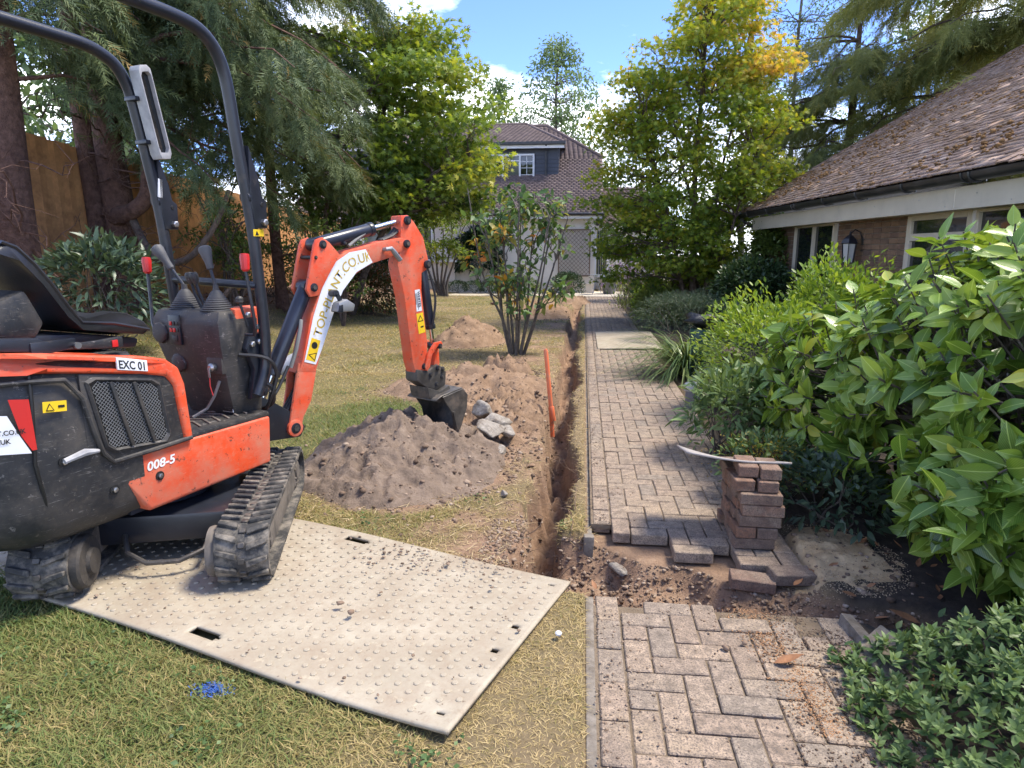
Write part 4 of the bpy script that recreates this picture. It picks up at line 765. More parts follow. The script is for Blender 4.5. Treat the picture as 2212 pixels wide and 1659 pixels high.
for k in range(3): MB().tube([bt(.76, 1.60, -.02+.02*k), bt(.85, 1.63, -.02+.02*k), bt(.90, 1.66+.01*k, -.02+.02*k), bt(.93, 1.70, -.015+.015*k)], .010, 6).build('hose', 'hose_black', bo)
# decals on the boom: white curved plate with gold lettering
def onb(u, z, d=.0615): return bt(u, z, -d)
dc = [(.068, .865), (.150, .838), (.201, .930), (.306, 1.155), (.384, 1.283), (.499, 1.396), (.633, 1.455), (.580, 1.540), (.446, 1.520), (.338, 1.462), (.272, 1.390), (.227, 1.305), (.149, 1.129)]
de = MB().add([onb(u, z, .0622) for u, z in dc], [tuple(range(len(dc)))]).build('decal_plate', 'decal_white', bo, smooth=0, fix=False)
mid = np.array([(.108, .855), (.175, 1.03), (.228, 1.147), (.30, 1.29), (.355, 1.375), (.43, 1.445), (.52, 1.48), (.61, 1.497)]); sl_ = np.r_[0, np.cumsum(np.linalg.norm(np.diff(mid, axis=0), axis=1))]
def along(s, t):
    s = min(max(s, 0), sl_[-1]-1e-4); i = int(np.searchsorted(sl_, s, 'right')-1); f = (s-sl_[i])/(sl_[i+1]-sl_[i]); p = mid[i]+(mid[i+1]-mid[i])*f
    t0 = unit(mid[min(i+1, len(mid)-1)]-mid[max(i-1, 0)]); t1 = unit(mid[min(i+2, len(mid)-1)]-mid[i]); d = unit(t0+(t1-t0)*f); return p[0]-d[1]*t, p[1]+d[0]*t
text_part('TOP-PLANT.CO.UK', .084, lambda u, v: Vector(onb(*along(.170+u*.98, v-.030), .0632)), 'lettering', 'decal_gold', de, .0012)
ws = MB().add([onb(*along(s, t), .0630) for s, t in ((.012, -.034), (.150, -.034), (.150, .034), (.012, .034))], [(0, 1, 2, 3)]).build('warning_sticker', 'decal_yellow', de, smooth=0, fix=False)
MB().add([onb(*along(s, t), .0640) for s, t in ((.018, -.030), (.072, -.030), (.045, .028))], [(0, 1, 2)]).build('warning_triangle', 'decal_black', ws, smooth=0, fix=False); MB().add([onb(*along(s, t), .0646) for s, t in ((.025, -.024), (.064, -.024), (.045, .016))], [(0, 1, 2)]).build('warning_symbol', 'decal_yellow', ws, smooth=0, fix=False); MB().lathe([(.022, 0), (.022, .0006)], onb(*along(.11, 0), .0632), -bvec, 14).build('warning_dot', 'decal_black', ws)
# boom work light
bl = MB().prism([(.262, 1.16), (.275, 1.215), (.34, 1.235), (.40, 1.20), (.385, 1.155)], bt, -.16, -.09).build('boom_lamp', 'galv', EX, .012); MB().cyl(bt(.29, 1.27, -.06), bt(.29, 1.27, -.12), .022, 12).build('lamp_mount', 'black_steel', bl, .004); MB().bar(bt(.29, 1.27, -.12), bt(.32, 1.21, -.12), .02, .02).build('lamp_stalk', 'black_steel', bl); MB().prism([(.265, 1.158), (.275, 1.20), (.30, 1.205), (.30, 1.155)], bt, -.165, -.085).build('lamp_fins', 'black_steel', bl, .004)
# arm
ar = [(.905, 1.765), (.975, 1.772), (1.03, 1.725), (1.114, 1.622), (1.150, 1.496), (1.165, 1.432), (1.135, 1.395), (1.090, 1.375), (1.082, 1.253), (1.128, .856), (1.108, .610), (1.012, .632), (.977, .741), (.915, 1.218), (.862, 1.436), (.878, 1.50), (.90, 1.64)]
am = MB().prism(ar, bt, -.052, .052).build('arm', 'orange_paint', EX, .009, 2); pin(.959, 1.735, .030, .066, am); pin(1.138, 1.435, .030, .07, am); pin(1.085, .70, .022, .066, am)
def pl2(name, pts, m, par, d): return MB().add([bt(u, z, -d) for u, z in pts], [tuple(range(len(pts)))]).build(name, m, par, smooth=0, fix=False)
wp = pl2('company_sticker', [(1.013, 1.258), (1.062, 1.262), (1.078, 1.108), (1.026, 1.104)], 'decal_white', am, .0532)
def dn(u, v): a = np.array([1.054, 1.248]); d = unit(np.array([.016, -.150])); q = np.array([-d[1], d[0]]); p = a+d*u+q*(v-.012); return p
text_part('WHITES', .030, lambda u, v: Vector(bt(*dn(u, v-.005), -.0542)), 'lettering', 'decal_black', wp, .0008, 1.05)
for k in range(3): pl2('small_print', [tuple(dn(.01, -.012-.009*k)), tuple(dn(.13-.02*k, -.012-.009*k)), tuple(dn(.13-.02*k, -.008-.009*k)), tuple(dn(.01, -.008-.009*k))], 'decal_black', wp, .0540)
wy = pl2('warning_sticker', [(1.022, 1.088), (1.086, 1.095), (1.108, .950), (1.042, .942)], 'decal_yellow', am, .0532); pl2('warning_triangle', [(1.034, 1.03), (1.088, 1.034), (1.058, 1.08)], 'decal_black', wy, .0542); pl2('warning_symbol', [(1.044, 1.035), (1.078, 1.038), (1.059, 1.068)], 'decal_yellow', wy, .0548); pl2('arrow', [(1.06, .985), (1.09, .99), (1.09, 1.0), (1.06, .995)], 'decal_black', wy, .0542)
# bucket linkage, hitch and bucket
for o in (-.075, .058): MB().prism([(1.075, .695), (1.095, .665), (1.125, .69), (1.15, .78), (1.21, .835), (1.265, .845), (1.25, .87), (1.18, .865), (1.115, .80)], bt, o, o+.017).build('link_plate', 'orange_paint', EX, .004)
MB().prism([(1.225, .85), (1.255, .85), (1.262, .70), (1.235, .66), (1.20, .68)], bt, -.04, .04).build('bucket_link', 'orange_paint', EX, .006); pin(1.235, .835, .020, .08, am); pin(1.215, .672, .02, .075, am)
hc = MB().prism([(1.00, .69), (1.005, .60), (1.09, .545), (1.20, .50), (1.30, .53), (1.31, .63), (1.22, .70), (1.12, .66)], bt, -.062, .062).build('quick_hitch', 'worn_steel', EX, .012)
for u, z in ((1.14, .63), (1.20, .55), (1.26, .60), (1.27, .655)): pin(u, z, .018, .068, hc, 'black_steel')
MB().prism([(1.07, .55), (1.09, .46), (1.20, .41), (1.33, .47), (1.30, .53), (1.20, .50)], bt, -.10, .10).build('bucket_ears', 'worn_steel', hc, .01)
bs = [(1.16, .470), (1.385, .500), (1.435, .445), (1.425, .340), (1.345, .185), (1.290, .182), (1.255, .335), (1.185, .430)]
bk = MB()
for o in (-.165, .153): bk.prism(bs, bt, o, o+.012)
shell = [(1.10, .455), (1.16, .480), (1.385, .508), (1.442, .447), (1.432, .338), (1.350, .180), (1.338, .184), (1.418, .342), (1.426, .442), (1.380, .495), (1.16, .468), (1.10, .443)]
bk.prism(shell, bt, -.153, .153); bkt = bk.build('bucket', 'worn_steel', EX, .003, 1)
for o in (-.13, -.045, .045, .13): MB().prism([(1.350, .19), (1.345, .17), (1.295, .125), (1.31, .18)], bt, o-.02, o+.02).build('bucket_tooth', 'worn_steel', bkt, .004)
MB().prism([(1.262, .34), (1.298, .20), (1.318, .20), (1.282, .345)], bt, -.172, -.164).build('wear_strip', 'worn_steel', bkt, .002)

MB().tube(smooth_path([bt(-.16, .52, .03), bt(-.10, .75, .03), bt(.0, 1.0, .045), bt(.10, 1.22, .05)]), .010, 7).build('hose', 'hose_black', bo); MB().tube(smooth_path([bt(-.18, .50, -.03), bt(-.22, .60, -.05), bt(-.12, .72, -.05), bt(-.03, .85, -.04)]), .010, 7).build('hose', 'hose_black', bo)
MB().tube(smooth_path([(.30, -.30, .95), (.40, -.40, .92), (.46, -.40, .82), (.44, -.36, .68), (.50, -.25, .58), (.56, -.2, .52)]), .010, 7).build('hose', 'hose_black', EX); MB().tube(smooth_path([(.36, -.30, .80), (.44, -.37, .76), (.47, -.35, .66), (.52, -.22, .60)]), .012, 7).build('hose', 'hose_black', EX)
MB().tube(smooth_path([bt(1.19, 1.36, -.03), bt(1.22, 1.2, -.05), bt(1.20, 1.05, -.05), bt(1.19, .97, -.035)]), .009, 7).build('hose', 'hose_black', am)
# ------------------------------------------------------------------ bungalow on the right (x away from the path, y along its eaves)
BG = thing('bungalow', 'brick bungalow with mossy tiled roof and black gutter', 'bungalow', (3.83, 6.61, 0), R(4.55))
S0, S1 = -4.5, 7.95; WX = .45
wall = MB()
for a, b, z0, z1 in ((6.05, 7.75, -.1, 2.0), (4.42, 6.05, -.1, 1.02), (2.42, 4.42, -.1, 2.0), (-4.4, 2.42, -.1, .55)): wall.box((WX+.12, (a+b)/2, (z0+z1)/2), (.22, b-a-.001, z1-z0))
wall.box((WX+3.4, 7.64, 1.0), (6.4, .22, 2.2)); wl_ = wall.build('wall', 'mortar', BG, smooth=0)
BR = MB().box((0, 0, 0), (.02, .212, .066)).mesh('brick', .003, 1, 0); BR.materials.append(MATS['wall_brick'])
def bricks(a, b, z0, z1, cap):
    n = 0; k = 0; z = z0+.037
    while z < z1:
        y = a+.11+(.1125 if k % 2 else 0)-.11*(k % 2)
        while y < b-.05:
            if n < cap:
                o = link('brick', BR, None, wl_); o.location = (WX-.001+rng.normal(0, .0012), min(y, b-.107), z); o.rotation_euler = (rng.normal(0, .004), 0, rng.normal(0, .006)); n += 1
            y += .2225
        z += .0755; k += 1
bricks(2.44, 4.40, 1.1, 2.0, 140); bricks(6.07, 7.75, .9, 2.0, 120)
# windows and door
def window(y0, y1, z0, z1, name='window', mull=(), transom=None, pane='pane', fw=.055, parent=None, x=WX, m='upvc'):
    f = MB(); x -= .03
    for yy in (y0+fw/2, y1-fw/2): f.box((x, yy, (z0+z1)/2), (.06, fw, z1-z0))
    for zz in (z0+fw/2, z1-fw/2): f.box((x, (y0+y1)/2, zz), (.058, y1-y0-2*fw, fw))
    for q in mull: f.box((x-.003, q, (z0+z1)/2), (.062, fw*1.2, z1-z0-2*fw))
    if transom: f.box((x-.002, (y0+y1)/2, transom), (.058, y1-y0-2*fw, fw))
    w = f.build(name, m, parent or BG, .004, 1); zs = [z0+fw]+([transom] if transom else [])+[z1-fw]; ysl = [y0+fw]+list(mull)+[y1-fw]
    for i in range(len(ysl)-1):
        for j in range(len(zs)-1): MB().box((x+.012, (ysl[i]+ysl[i+1])/2, (zs[j]+zs[j+1])/2), (.008, ysl[i+1]-ysl[i]-.002, zs[j+1]-zs[j]-.002)).build('pane', pane, w, smooth=0)
    return w
w1 = window(4.44, 6.03, 1.02, 1.99, mull=(5.22,)); MB().box((WX-.09, 5.23, 1.00), (.14, 1.66, .035)).build('sill', 'upvc', w1, .006)
window(1.15, 2.40, .0, 1.99, 'door', transom=1.70, fw=.09); window(-1.9, 1.10, .6, 1.99, mull=(.1, -.9)); window(-4.3, -1.95, .6, 1.99, mull=(-3.1,))
MB().box((WX-.095, 1.72, 1.98), (.01, .012, .01)).build('hinge', 'bolt_steel', BG)
for y0, y1 in ((S0+.2, 1.0), (1.003, S1-.55)): MB().box((.098, (y0+y1)/2, 2.07), (.022, y1-y0, .23)).build('fascia_board', 'upvc', BG, .003, 1)
MB().box((WX*.5+.09, (S0+S1)/2-.2, 1.975), (.42, S1-S0-.9, .018)).build('soffit', 'upvc', BG, .002, 1)
for k in range(16): MB().lathe([(.008, 0), (.006, .003)], (.086, S1-.8-k*.5, 2.0+.10*(k % 2)), (-1, 0, 0), 8).build('fixing_screw', 'bolt_steel', BG)
# gutter with brackets and downpipe
ga = [(.086*math.cos(R(a)), .086*math.sin(R(a))) for a in np.linspace(180, 360, 11)]; gi = [(.079*math.cos(R(a)), .079*math.sin(R(a))) for a in np.linspace(360, 180, 11)]
gt = MB().prism(ga+gi, lambda x, z, y: (x, y, 2.29+z), S0, S1+.05).build('gutter', 'gutter_black', BG, 0, 1, 50)
MB().prism([(.086*math.cos(R(a)), .086*math.sin(R(a))) for a in np.linspace(180, 360, 11)], lambda x, z, y: (x, y, 2.288+z), S1+.051, S1+.06).build('gutter_end', 'gutter_black', gt)
for y in (-3.2, -1.9, -.6, .55, 1.75, 2.85, 3.85, 4.9, 6.2, 7.3):
    p = [(.092*math.cos(R(a)), y, 2.29+.092*math.sin(R(a))) for a in np.linspace(180, 330, 9)]; MB().tube(p+[(.088, y, 2.20)], .014, 6).build('gutter_bracket', 'gutter_black', gt)
    if y in (4.9, .55): MB().tube([(q[0], q[1]+.12, q[2]) for q in p], .011, 6).build('gutter_bracket', 'gutter_black', gt)
dp = MB().tube([(0, S1-.05, 2.25), (.0, S1-.05, 2.18), (.22, S1-.10, 2.05), (.36, S1-.12, 1.98), (.37, S1-.12, 1.9), (.37, S1-.12, 0)], .034, 12).build('downpipe', 'gutter_black', BG, 0, 1, 60)
MB().lathe([(.055, 0), (.055, .10), (.04, .14)], (0, S1-.05, 2.13), (0, 0, 1), 14).build('hopper', 'gutter_black', dp); MB().lathe([(.042, 0), (.042, .06)], (.37, S1-.12, 1.2), (0, 0, 1), 12).build('pipe_collar', 'gutter_black', dp)
# tiled roof: plain tiles laid in courses
PT = R(31); cp, sp_ = math.cos(PT), math.sin(PT); rx = lambda d, h=0: (-.045+d*cp-h*sp_, 2.315+d*sp_+h*cp)
rf = MB().add([(*[rx(0)[0]], S0, rx(0)[1]-.02), (rx(6.2)[0], S0, rx(6.2)[1]-.02), (rx(6.2)[0], S1, rx(6.2)[1]-.02), (rx(0)[0], S1, rx(0)[1]-.02)], [(0, 1, 2, 3)]).build('roof', 'gutter_black', BG, fix=False)
TM = MB().box((0, 0, 0), (.22, .160, .014)).mesh('tile', 0, 1, 0); TM.materials.append(MATS['roof_tile']); n = 0; tiles = []
for k in range(58):
    for j in range(int((S1-S0)/.165)+1):
        y = S1-.08-j*.165-(.0825 if k % 2 else 0)
        if y < S0: continue
        tiles.append((k, y))
lead = lambda t: math.hypot(t[1]+6, t[0]*.1)+(0 if t[1] > -1.5 else 50)
tiles.sort(key=lead); P = []; RM = []
for q, (k, y) in enumerate(tiles):
    d = .085+k*.105; sag = -.012*math.sin(y*1.3)*math.sin(d*1.1); x, z = rx(d, .010+sag+rng.normal(0, .0025)); rot = (rng.normal(0, .012), -PT+.07+rng.normal(0, .02), rng.normal(0, .02))
    if q < 300: o = link('tile', TM, None, rf); o.location = (x, y, z); o.rotation_euler = rot
    else: P.append((x, y, z)); RM.append(rot)
def multi(P, RM, dims, name, m, parent):
    TV = np.array([v.co[:] for v in MB().box((0, 0, 0), dims).mesh('b', 0, 1, 0).vertices]); TF = np.array([(0, 3, 2, 1), (4, 5, 6, 7), (0, 1, 5, 4), (1, 2, 6, 5), (2, 3, 7, 6), (3, 0, 4, 7)]); P = np.array(P); A = np.array(RM)
    cx, sx, c2, s2, c3, s3 = np.cos(A[:, 0]), np.sin(A[:, 0]), np.cos(A[:, 1]), np.sin(A[:, 1]), np.cos(A[:, 2]), np.sin(A[:, 2]); z = np.zeros(len(A))
    M = np.stack([np.stack([c3*c2, c3*s2*sx-s3*cx, c3*s2*cx+s3*sx], -1), np.stack([s3*c2, s3*s2*sx+c3*cx, s3*s2*cx-c3*sx], -1), np.stack([-s2, c2*sx, c2*cx], -1)], 1)
    V = P[:, None]+np.einsum('nij,kj->nki', M, TV); F = TF[None]+(np.arange(len(P))*8)[:, None, None]
    o = link(name, npmesh(name, V.reshape(-1, 3), F.reshape(-1, 4)), m, parent); o['kind'] = 'stuff'; return o
multi(P, RM, (.22, .160, .014), 'upper_tiles', 'roof_tile', rf)
N = 9000; d = 6*rng.random(N)**.9; y = rng.uniform(S0+2, S1, N); k = fbm(d*2.2+2, y*2.2) > .46+.16*rng.random(N); d, y = d[k], y[k]; x, z = np.array([rx(a, .022) for a in d]).T
v, f, a = stones(np.c_[x, y, z], .008+.028*rng.random(len(d))**2.2, .5, .8); o = link('moss_clumps', npmesh('moss', v, f, a), 'moss', rf); o['kind'] = 'stuff'
N = 260; d = 5*rng.random(N); y = rng.uniform(-2, S1, N); x, z = np.array([rx(a, .028) for a in d]).T; D = np.c_[rng.normal(0, .5, N), rng.normal(0, 1, N), rng.normal(0, .3, N)]; V, F, A = scatter(np.c_[x, y, z], D, .09, t_blade(.02, .1), .8); o = link('fallen_twigs', npmesh('twigs', V, F, A), 'straw', rf); o['kind'] = 'stuff'
MB().box((WX+3.3, 7.5, 3.2), (.2, .1, .1)).build('gable_prop', 'mortar', BG)
gb = MB().add([(.4, 7.74, 1.9), (6.9, 7.74, 1.9), (5.3, 7.74, rx(6.2)[1]-.05), (.3, 7.74, 2.3)], [(0, 1, 2, 3)]).build('gable_wall', 'mortar', BG, fix=False)
# lantern on the pier
LN = thing('wall_lantern', 'black metal coach lantern on the brick pier of the bungalow', 'lantern', tuple(Matrix.Translation((3.83, 6.61, 0)) @ Matrix.Rotation(R(4.55), 4, 'Z') @ Vector((.26, 3.6, 1.38))), R(4.55))
lp_ = MB()
for k in range(6): a = k*math.pi/3; lp_.bar((.075*math.cos(a), .075*math.sin(a), 0), (.10*math.cos(a), .10*math.sin(a), .26), .012, .012)
lp_.lathe([(.085, -.02), (.085, 0)], (0, 0, 0), n=6); lp_.lathe([(.105, .26), (.125, .27), (.09, .33), (.045, .37), (.02, .385), (.016, .42), (.006, .44)], (0, 0, 0), n=6); lp_.build('lantern_frame', 'black_steel', LN, smooth=0)
MB().lathe([(.07, .0), (.095, .258)], (0, 0, 0), n=6).build('lantern_glass', 'lantern_glass', LN, smooth=0); MB().tube([(.0, 0, .40), (.06, 0, .46), (.14, 0, .42), (.185, 0, .30)], .010, 6).build('bracket_arm', 'black_steel', LN); MB().box((.185, 0, .25), (.012, .07, .2)).build('wall_plate', 'black_steel', LN, .003)

# ------------------------------------------------------------------ the house at the end of the path
HO = thing('house', 'white house with dark weatherboarded dormer and brown tiled roof', 'house', (0, 25.5, 0))
hw = MB().box((-5.3, 2.6, 1.45), (11.4, 5.2, 3.0)); hw.box((-8.6, -.05, .55), (7.4, .3, 1.2)); wv = hw.build('wall', 'render_cream', HO, smooth=0)
MB().box((-5.0, -.25, 1.19), (.4, .5, .07)).build('coping', 'white_upvc', HO, .01); MB().box((-7.2, -.22, 1.19), (4.4, .16, .06)).build('coping', 'white_upvc', HO, .01)
MB().box((-5.3, -.02, .35), (11.4, .05, .05)).build('plinth_band', 'render_cream', HO, .01)
for x in (-9.2, -7.9, -6.4): 
    w = MB()
    for a, b, c, d in ((-.6, 0, .06, 1.3), (.6, 0, .06, 1.3), (0, .62, 1.26, .06), (0, -.62, 1.26, .06)): w.box((x+a, -.03, 1.85+b), (c, .06, d))
    w = w.build('window', 'white_upvc', HO, .004); MB().box((x, -.012, 1.85), (1.16, .012, 1.2)).build('pane', 'pane_net', w, smooth=0)
# main roof slope: eave y=-.3,z=2.9 up to ridge y=4.5,z=6.85
ez, ey, rz_, ry_ = 2.92, -.32, 6.85, 4.6; sl2 = math.atan2(rz_-ez, ry_-ey); Ln = math.hypot(rz_-ez, ry_-ey)
xr = .66
rf2 = MB().add([(-11.3, ey, ez-.03), (xr, ey, ez-.03), (xr, ey+2.9, ez-.03+2.9*math.tan(sl2)), (-1.7, ry_, rz_-.03), (-11.3, ry_, rz_-.03)], [(0, 1, 2, 3, 4)]).build('roof', 'house_tile', HO, fix=False)
P = []; RM = []
for k in range(int(Ln/.115)):
    d = .06+k*.115; y, z = ey+d*math.cos(sl2), ez+d*math.sin(sl2)+.012; lim = xr if y < ey+2.9 else xr-(y-ey-2.9)*(xr+1.7)/(ry_-ey-2.9)
    for j in range(int((lim+6.5)/.19)): P.append((lim-.09-j*.19-(.095 if k % 2 else 0), y, z)); RM.append((sl2-.10+rng.normal(0, .012), rng.normal(0, .008), 0))
multi(P, RM, (.184, .24, .022), 'roof_tiles', 'house_tile', rf2)
MB().tube([(-11, ry_, rz_), (-1.7, ry_, rz_)], .09, 8).build('ridge_tiles', 'house_tile', rf2); MB().tube([(-1.7, ry_, rz_), (xr, ey+2.9, ez+2.9*math.tan(sl2)+.03)], .08, 8).build('hip_tiles', 'house_tile', rf2)
MB().add([(xr-.02, ey+.1, ez-.1), (xr-.02, ey+2.9, ez-.1+2.8*math.tan(sl2)), (xr-.02, 8, ez+2.2), (xr-.02, 8, ez-.1)], [(0, 1, 2, 3)]).build('gable_end', 'render_cream', HO, fix=False)
MB().box((-5.3, ey+.03, ez-.10), (11.9, .03, .17)).build('fascia_board', 'white_upvc', HO); MB().cyl((-11, ey-.04, ez-.02), (xr+.05, ey-.04, ez-.02), .06, 10).build('gutter', 'gutter_black', HO); MB().tube([(xr, ey-.04, ez-.05), (xr, ey+.0, ez-.2), (xr-.2, ey+.2, ez-.42)], .035, 8).build('downpipe', 'gutter_black', HO)
# dormer with weatherboards
DX0, DX1, DY, DZ0, DZ1 = -9.6, -1.09, 1.65, 3.88, 5.52
MB().box(((DX0+DX1)/2, DY+1.6, (DZ0+DZ1)/2), (DX1-DX0, 3.1, DZ1-DZ0+.3)).build('dormer_wall', 'board_blue', HO, smooth=0)
WB = {}
for k in range(11):
    z = DZ0+.02+k*.152
    for a, b in ([(DX0, DX1+.01)] if z < 4.10 or z > 5.30 else [(DX0, -3.97), (-2.00, DX1+.01)]):
        MB().box(((a+b)/2, DY+.025, z+.07), (b-a, .02, .165), Matrix.Rotation(R(-7), 3, 'X')).build('weatherboard', 'board_blue', HO, smooth=0)
for k in range(11): MB().box((DX1+.015, DY+1.55, DZ0+.09+k*.152), (.02, 3.0, .165), Matrix.Rotation(R(7), 3, 'Y')).build('weatherboard', 'board_blue', HO, smooth=0)
dr = MB().loft([[(DX0-.3, DY-.25, 5.66), (DX1+.25, DY-.25, 5.66), (DX1+.25, DY+3.2, 5.66), (DX0-.3, DY+3.2, 5.66)], [(DX0+1, ry_-.1, 6.88), (-2.55, ry_-.1, 6.88), (-2.55, ry_+.1, 6.88), (DX0+1, ry_+.1, 6.88)]]).build('dormer_roof', 'house_tile', HO, smooth=0)
P = []; RM = []; s3 = math.atan2(6.88-5.66, ry_-.1-DY+.25)
for k in range(26):
    t = (k+.5)/26; y, z = DY-.25+t*(ry_-.1-DY+.25), 5.675+t*1.22; lim = DX1+.25+t*(-2.55-DX1-.25)
    for j in range(26): P.append((lim-.1-j*.19-(.095 if k % 2 else 0), y, z)); RM.append((s3-.10+rng.normal(0, .012), rng.normal(0, .008), 0))
multi(P, RM, (.184, .22, .022), 'dormer_tiles', 'house_tile', dr)
MB().tube([(DX0+1, ry_, 6.93), (-2.55, ry_, 6.93)], .08, 8).build('ridge_tiles', 'house_tile', dr); MB().tube([(-2.55, ry_, 6.93), (DX1+.25, DY-.25, 5.7)], .07, 8).build('hip_tiles', 'house_tile', dr)
MB().box(((DX0+DX1)/2, DY-.22, 5.545), (DX1-DX0+.5, .03, .12)).build('dormer_soffit', 'white_upvc', HO); MB().box(((DX0+DX1)/2, DY-.28, 5.66), (DX1-DX0+.6, .11, .12)).build('dormer_gutter', 'gutter_black', HO, .02); MB().tube([(-1.55, DY-.25, 5.62), (-1.55, DY-.05, 5.4), (-1.55, DY-.05, 3.9)], .04, 8).build('downpipe', 'gutter_black', HO)
# dormer window with an open casement
dw = MB()
for x0, x1 in ((-3.95, -3.88), (-3.30, -3.22), (-2.62, -2.55), (-2.08, -2.01)): dw.box(((x0+x1)/2, DY-.03, 4.72), (x1-x0, .10, 1.14))
for z in (5.27, 4.17): dw.box((-2.98, DY-.028, z), (1.94, .09, .07))
dw.box((-2.98, DY-.09, 4.13), (2.0, .18, .04)); dw = dw.build('window', 'white_upvc', HO, .004, 1)
for x0, x1 in ((-3.88, -3.30), (-3.22, -2.62), (-2.55, -2.08)): MB().box(((x0+x1)/2, DY-.005, 4.72), (x1-x0-.002, .01, 1.04)).build('pane', 'pane_net' if x0 > -3.3 and x0 < -3 else 'pane', dw, smooth=0)
for x0, x1 in ((-3.88, -3.30), (-2.55, -2.08)):
    gb_ = MB(); gb_.box(((x0+x1)/2, DY-.02, 4.72), (.02, .02, 1.03))
    for z in (4.52, 4.78, 5.02): gb_.box(((x0+x1)/2, DY-.021, z), (x1-x0-.01, .02, .02))
    gb_.build('glazing_bars', 'white_upvc', dw, smooth=0)
fl_ = MB(); fl_.box((-2.92, DY-.04, 5.05), (.58, .05, .05)); fl_.box((-2.92, DY-.04, 5.24), (.58, .05, .04)); fl_.build('fanlight', 'white_upvc', dw)
cs = MB(); RZ = Matrix.Rotation(R(-62), 3, 'Z')
def cbox(c, d): v = RZ @ Vector(c); cs.box((-2.03+v.x, DY-.09+v.y, c[2]), d, RZ)
for x in (-.52, -.03): cbox((x, 0, 4.72), (.06, .05, 1.06))
for z in (4.22, 5.22): cbox((-.275, 0, z), (.43, .05, .06))
for z in (4.55, 4.88): cbox((-.275, 0, z), (.43, .03, .02))
cbox((-.275, 0, 4.72), (.02, .028, .94)); cs.build('open_casement', 'white_upvc', dw, .003, 1); v = RZ @ Vector((-.275, .012, 0)); MB().box((-2.03+v.x, DY-.09+v.y, 4.72), (.43, .006, .94), RZ).build('casement_pane', 'pane', dw, smooth=0)
# side wing with door behind
MB().box((1.5, 4.6, 1.3), (2.6, 4, 2.7)).build('wing_wall', 'render_cream', HO, smooth=0)
wr = MB().add([(.4, 2.35, 2.60), (2.9, 2.35, 2.60), (2.5, 4.4, 4.15), (.3, 4.4, 4.15)], [(0, 1, 2, 3)]).build('wing_roof', 'house_tile', HO, fix=False); P = []; RM = []; s4 = math.atan2(1.55, 2.05)
for k in range(22):
    d = .06+k*.115
    for j in range(14): P.append((2.85-d*.15-j*.19-(.095 if k % 2 else 0), 2.35+d*math.cos(s4), 2.615+d*math.sin(s4))); RM.append((s4-.1+rng.normal(0, .012), 0, 0))
multi(P, RM, (.184, .24, .022), 'wing_tiles', 'house_tile', wr)
MB().tube([(.3, 4.4, 4.18), (2.5, 4.4, 4.18)], .08, 8).build('ridge_tiles', 'house_tile', wr); MB().box((1.65, 2.42, 2.52), (2.6, .03, .16)).build('wing_fascia', 'white_upvc', HO)
dd = MB()
for x in (.47, .97): dd.box((x, 2.56, 1.5), (.07, .08, 1.94))
dd.box((.72, 2.56, 2.44), (.43, .08, .07)); dd.box((.72, 2.56, .56), (.43, .10, .08)); dd = dd.build('door', 'white_upvc', HO, .004); MB().box((.72, 2.59, 1.5), (.43, .01, 1.82)).build('pane', 'pane', dd, smooth=0)
for k in range(11): MB().box((.53+k*.038, 2.575, 1.5), (.020 if k % 3 else .028, .008, 1.80)).build('curtain_strip', ('curtain_a', 'curtain_b', 'curtain_c', 'curtain_b')[k % 4], dd, smooth=0)
for k, (y, z) in enumerate(((1.95, .48), (1.62, .32), (1.28, .16))): tagged(MB().box((1.55, 25.5+y, z/2), (1.7, .36 if k else .9, z)).build('stone_step', 'step_stone', None, .015), kind='structure')
cc = thing('security_camera', 'small white security camera under the house eaves', 'camera', (.12, 25.42, 2.62)); MB().box((0, 0, 0), (.12, .16, .08)).build('camera_body', 'white_upvc', cc, .02); MB().lathe([(.03, 0), (.025, .02)], (0, -.09, 0), (0, -1, 0), 12).build('lens', 'decal_black', cc)
lb = thing('wall_lamp', 'small dark lamp on the white wall beside the house door', 'lamp', (1.25, 27.98, 2.0)); MB().lathe([(.05, 0), (.08, .05), (.06, .2), (.02, .26)], (0, 0, 0), n=8).build('lamp_body', 'black_steel', lb)
# trellis on the white wall
TR = thing('trellis', 'diamond lattice trellis on the white wall of the house', 'trellis', (-.37, 25.42, 1.5)); tw, th_ = 1.16, 1.70
for a in ((-tw/2, 0, .05, th_), (tw/2, 0, .05, th_)): MB().box((a[0], 0, 0), (a[2], .03, a[3])).build('frame_bar', 'wood_frame', TR, .003, 1)
for z in (-th_/2, th_/2): MB().box((0, 0, z), (tw-.05, .028, .05)).build('frame_bar', 'wood_frame', TR, .003, 1)
for sg in (-1, 1):
    for k in range(-13, 14):
        c = k*.155; z0, z1 = -th_/2, th_/2; x0, x1 = c+sg*z0, c+sg*z1; pts = []
        for t in np.linspace(0, 1, 60):
            x, z = x0+(x1-x0)*t, z0+(z1-z0)*t
            if abs(x) < tw/2: pts.append((x, z))
        if len(pts) > 3: MB().bar((pts[0][0], -.004*sg, pts[0][1]), (pts[-1][0], -.004*sg, pts[-1][1]), .012, .024, (0, 1, 0)).build('slat', 'wood_frame', TR, smooth=0, fix=False)

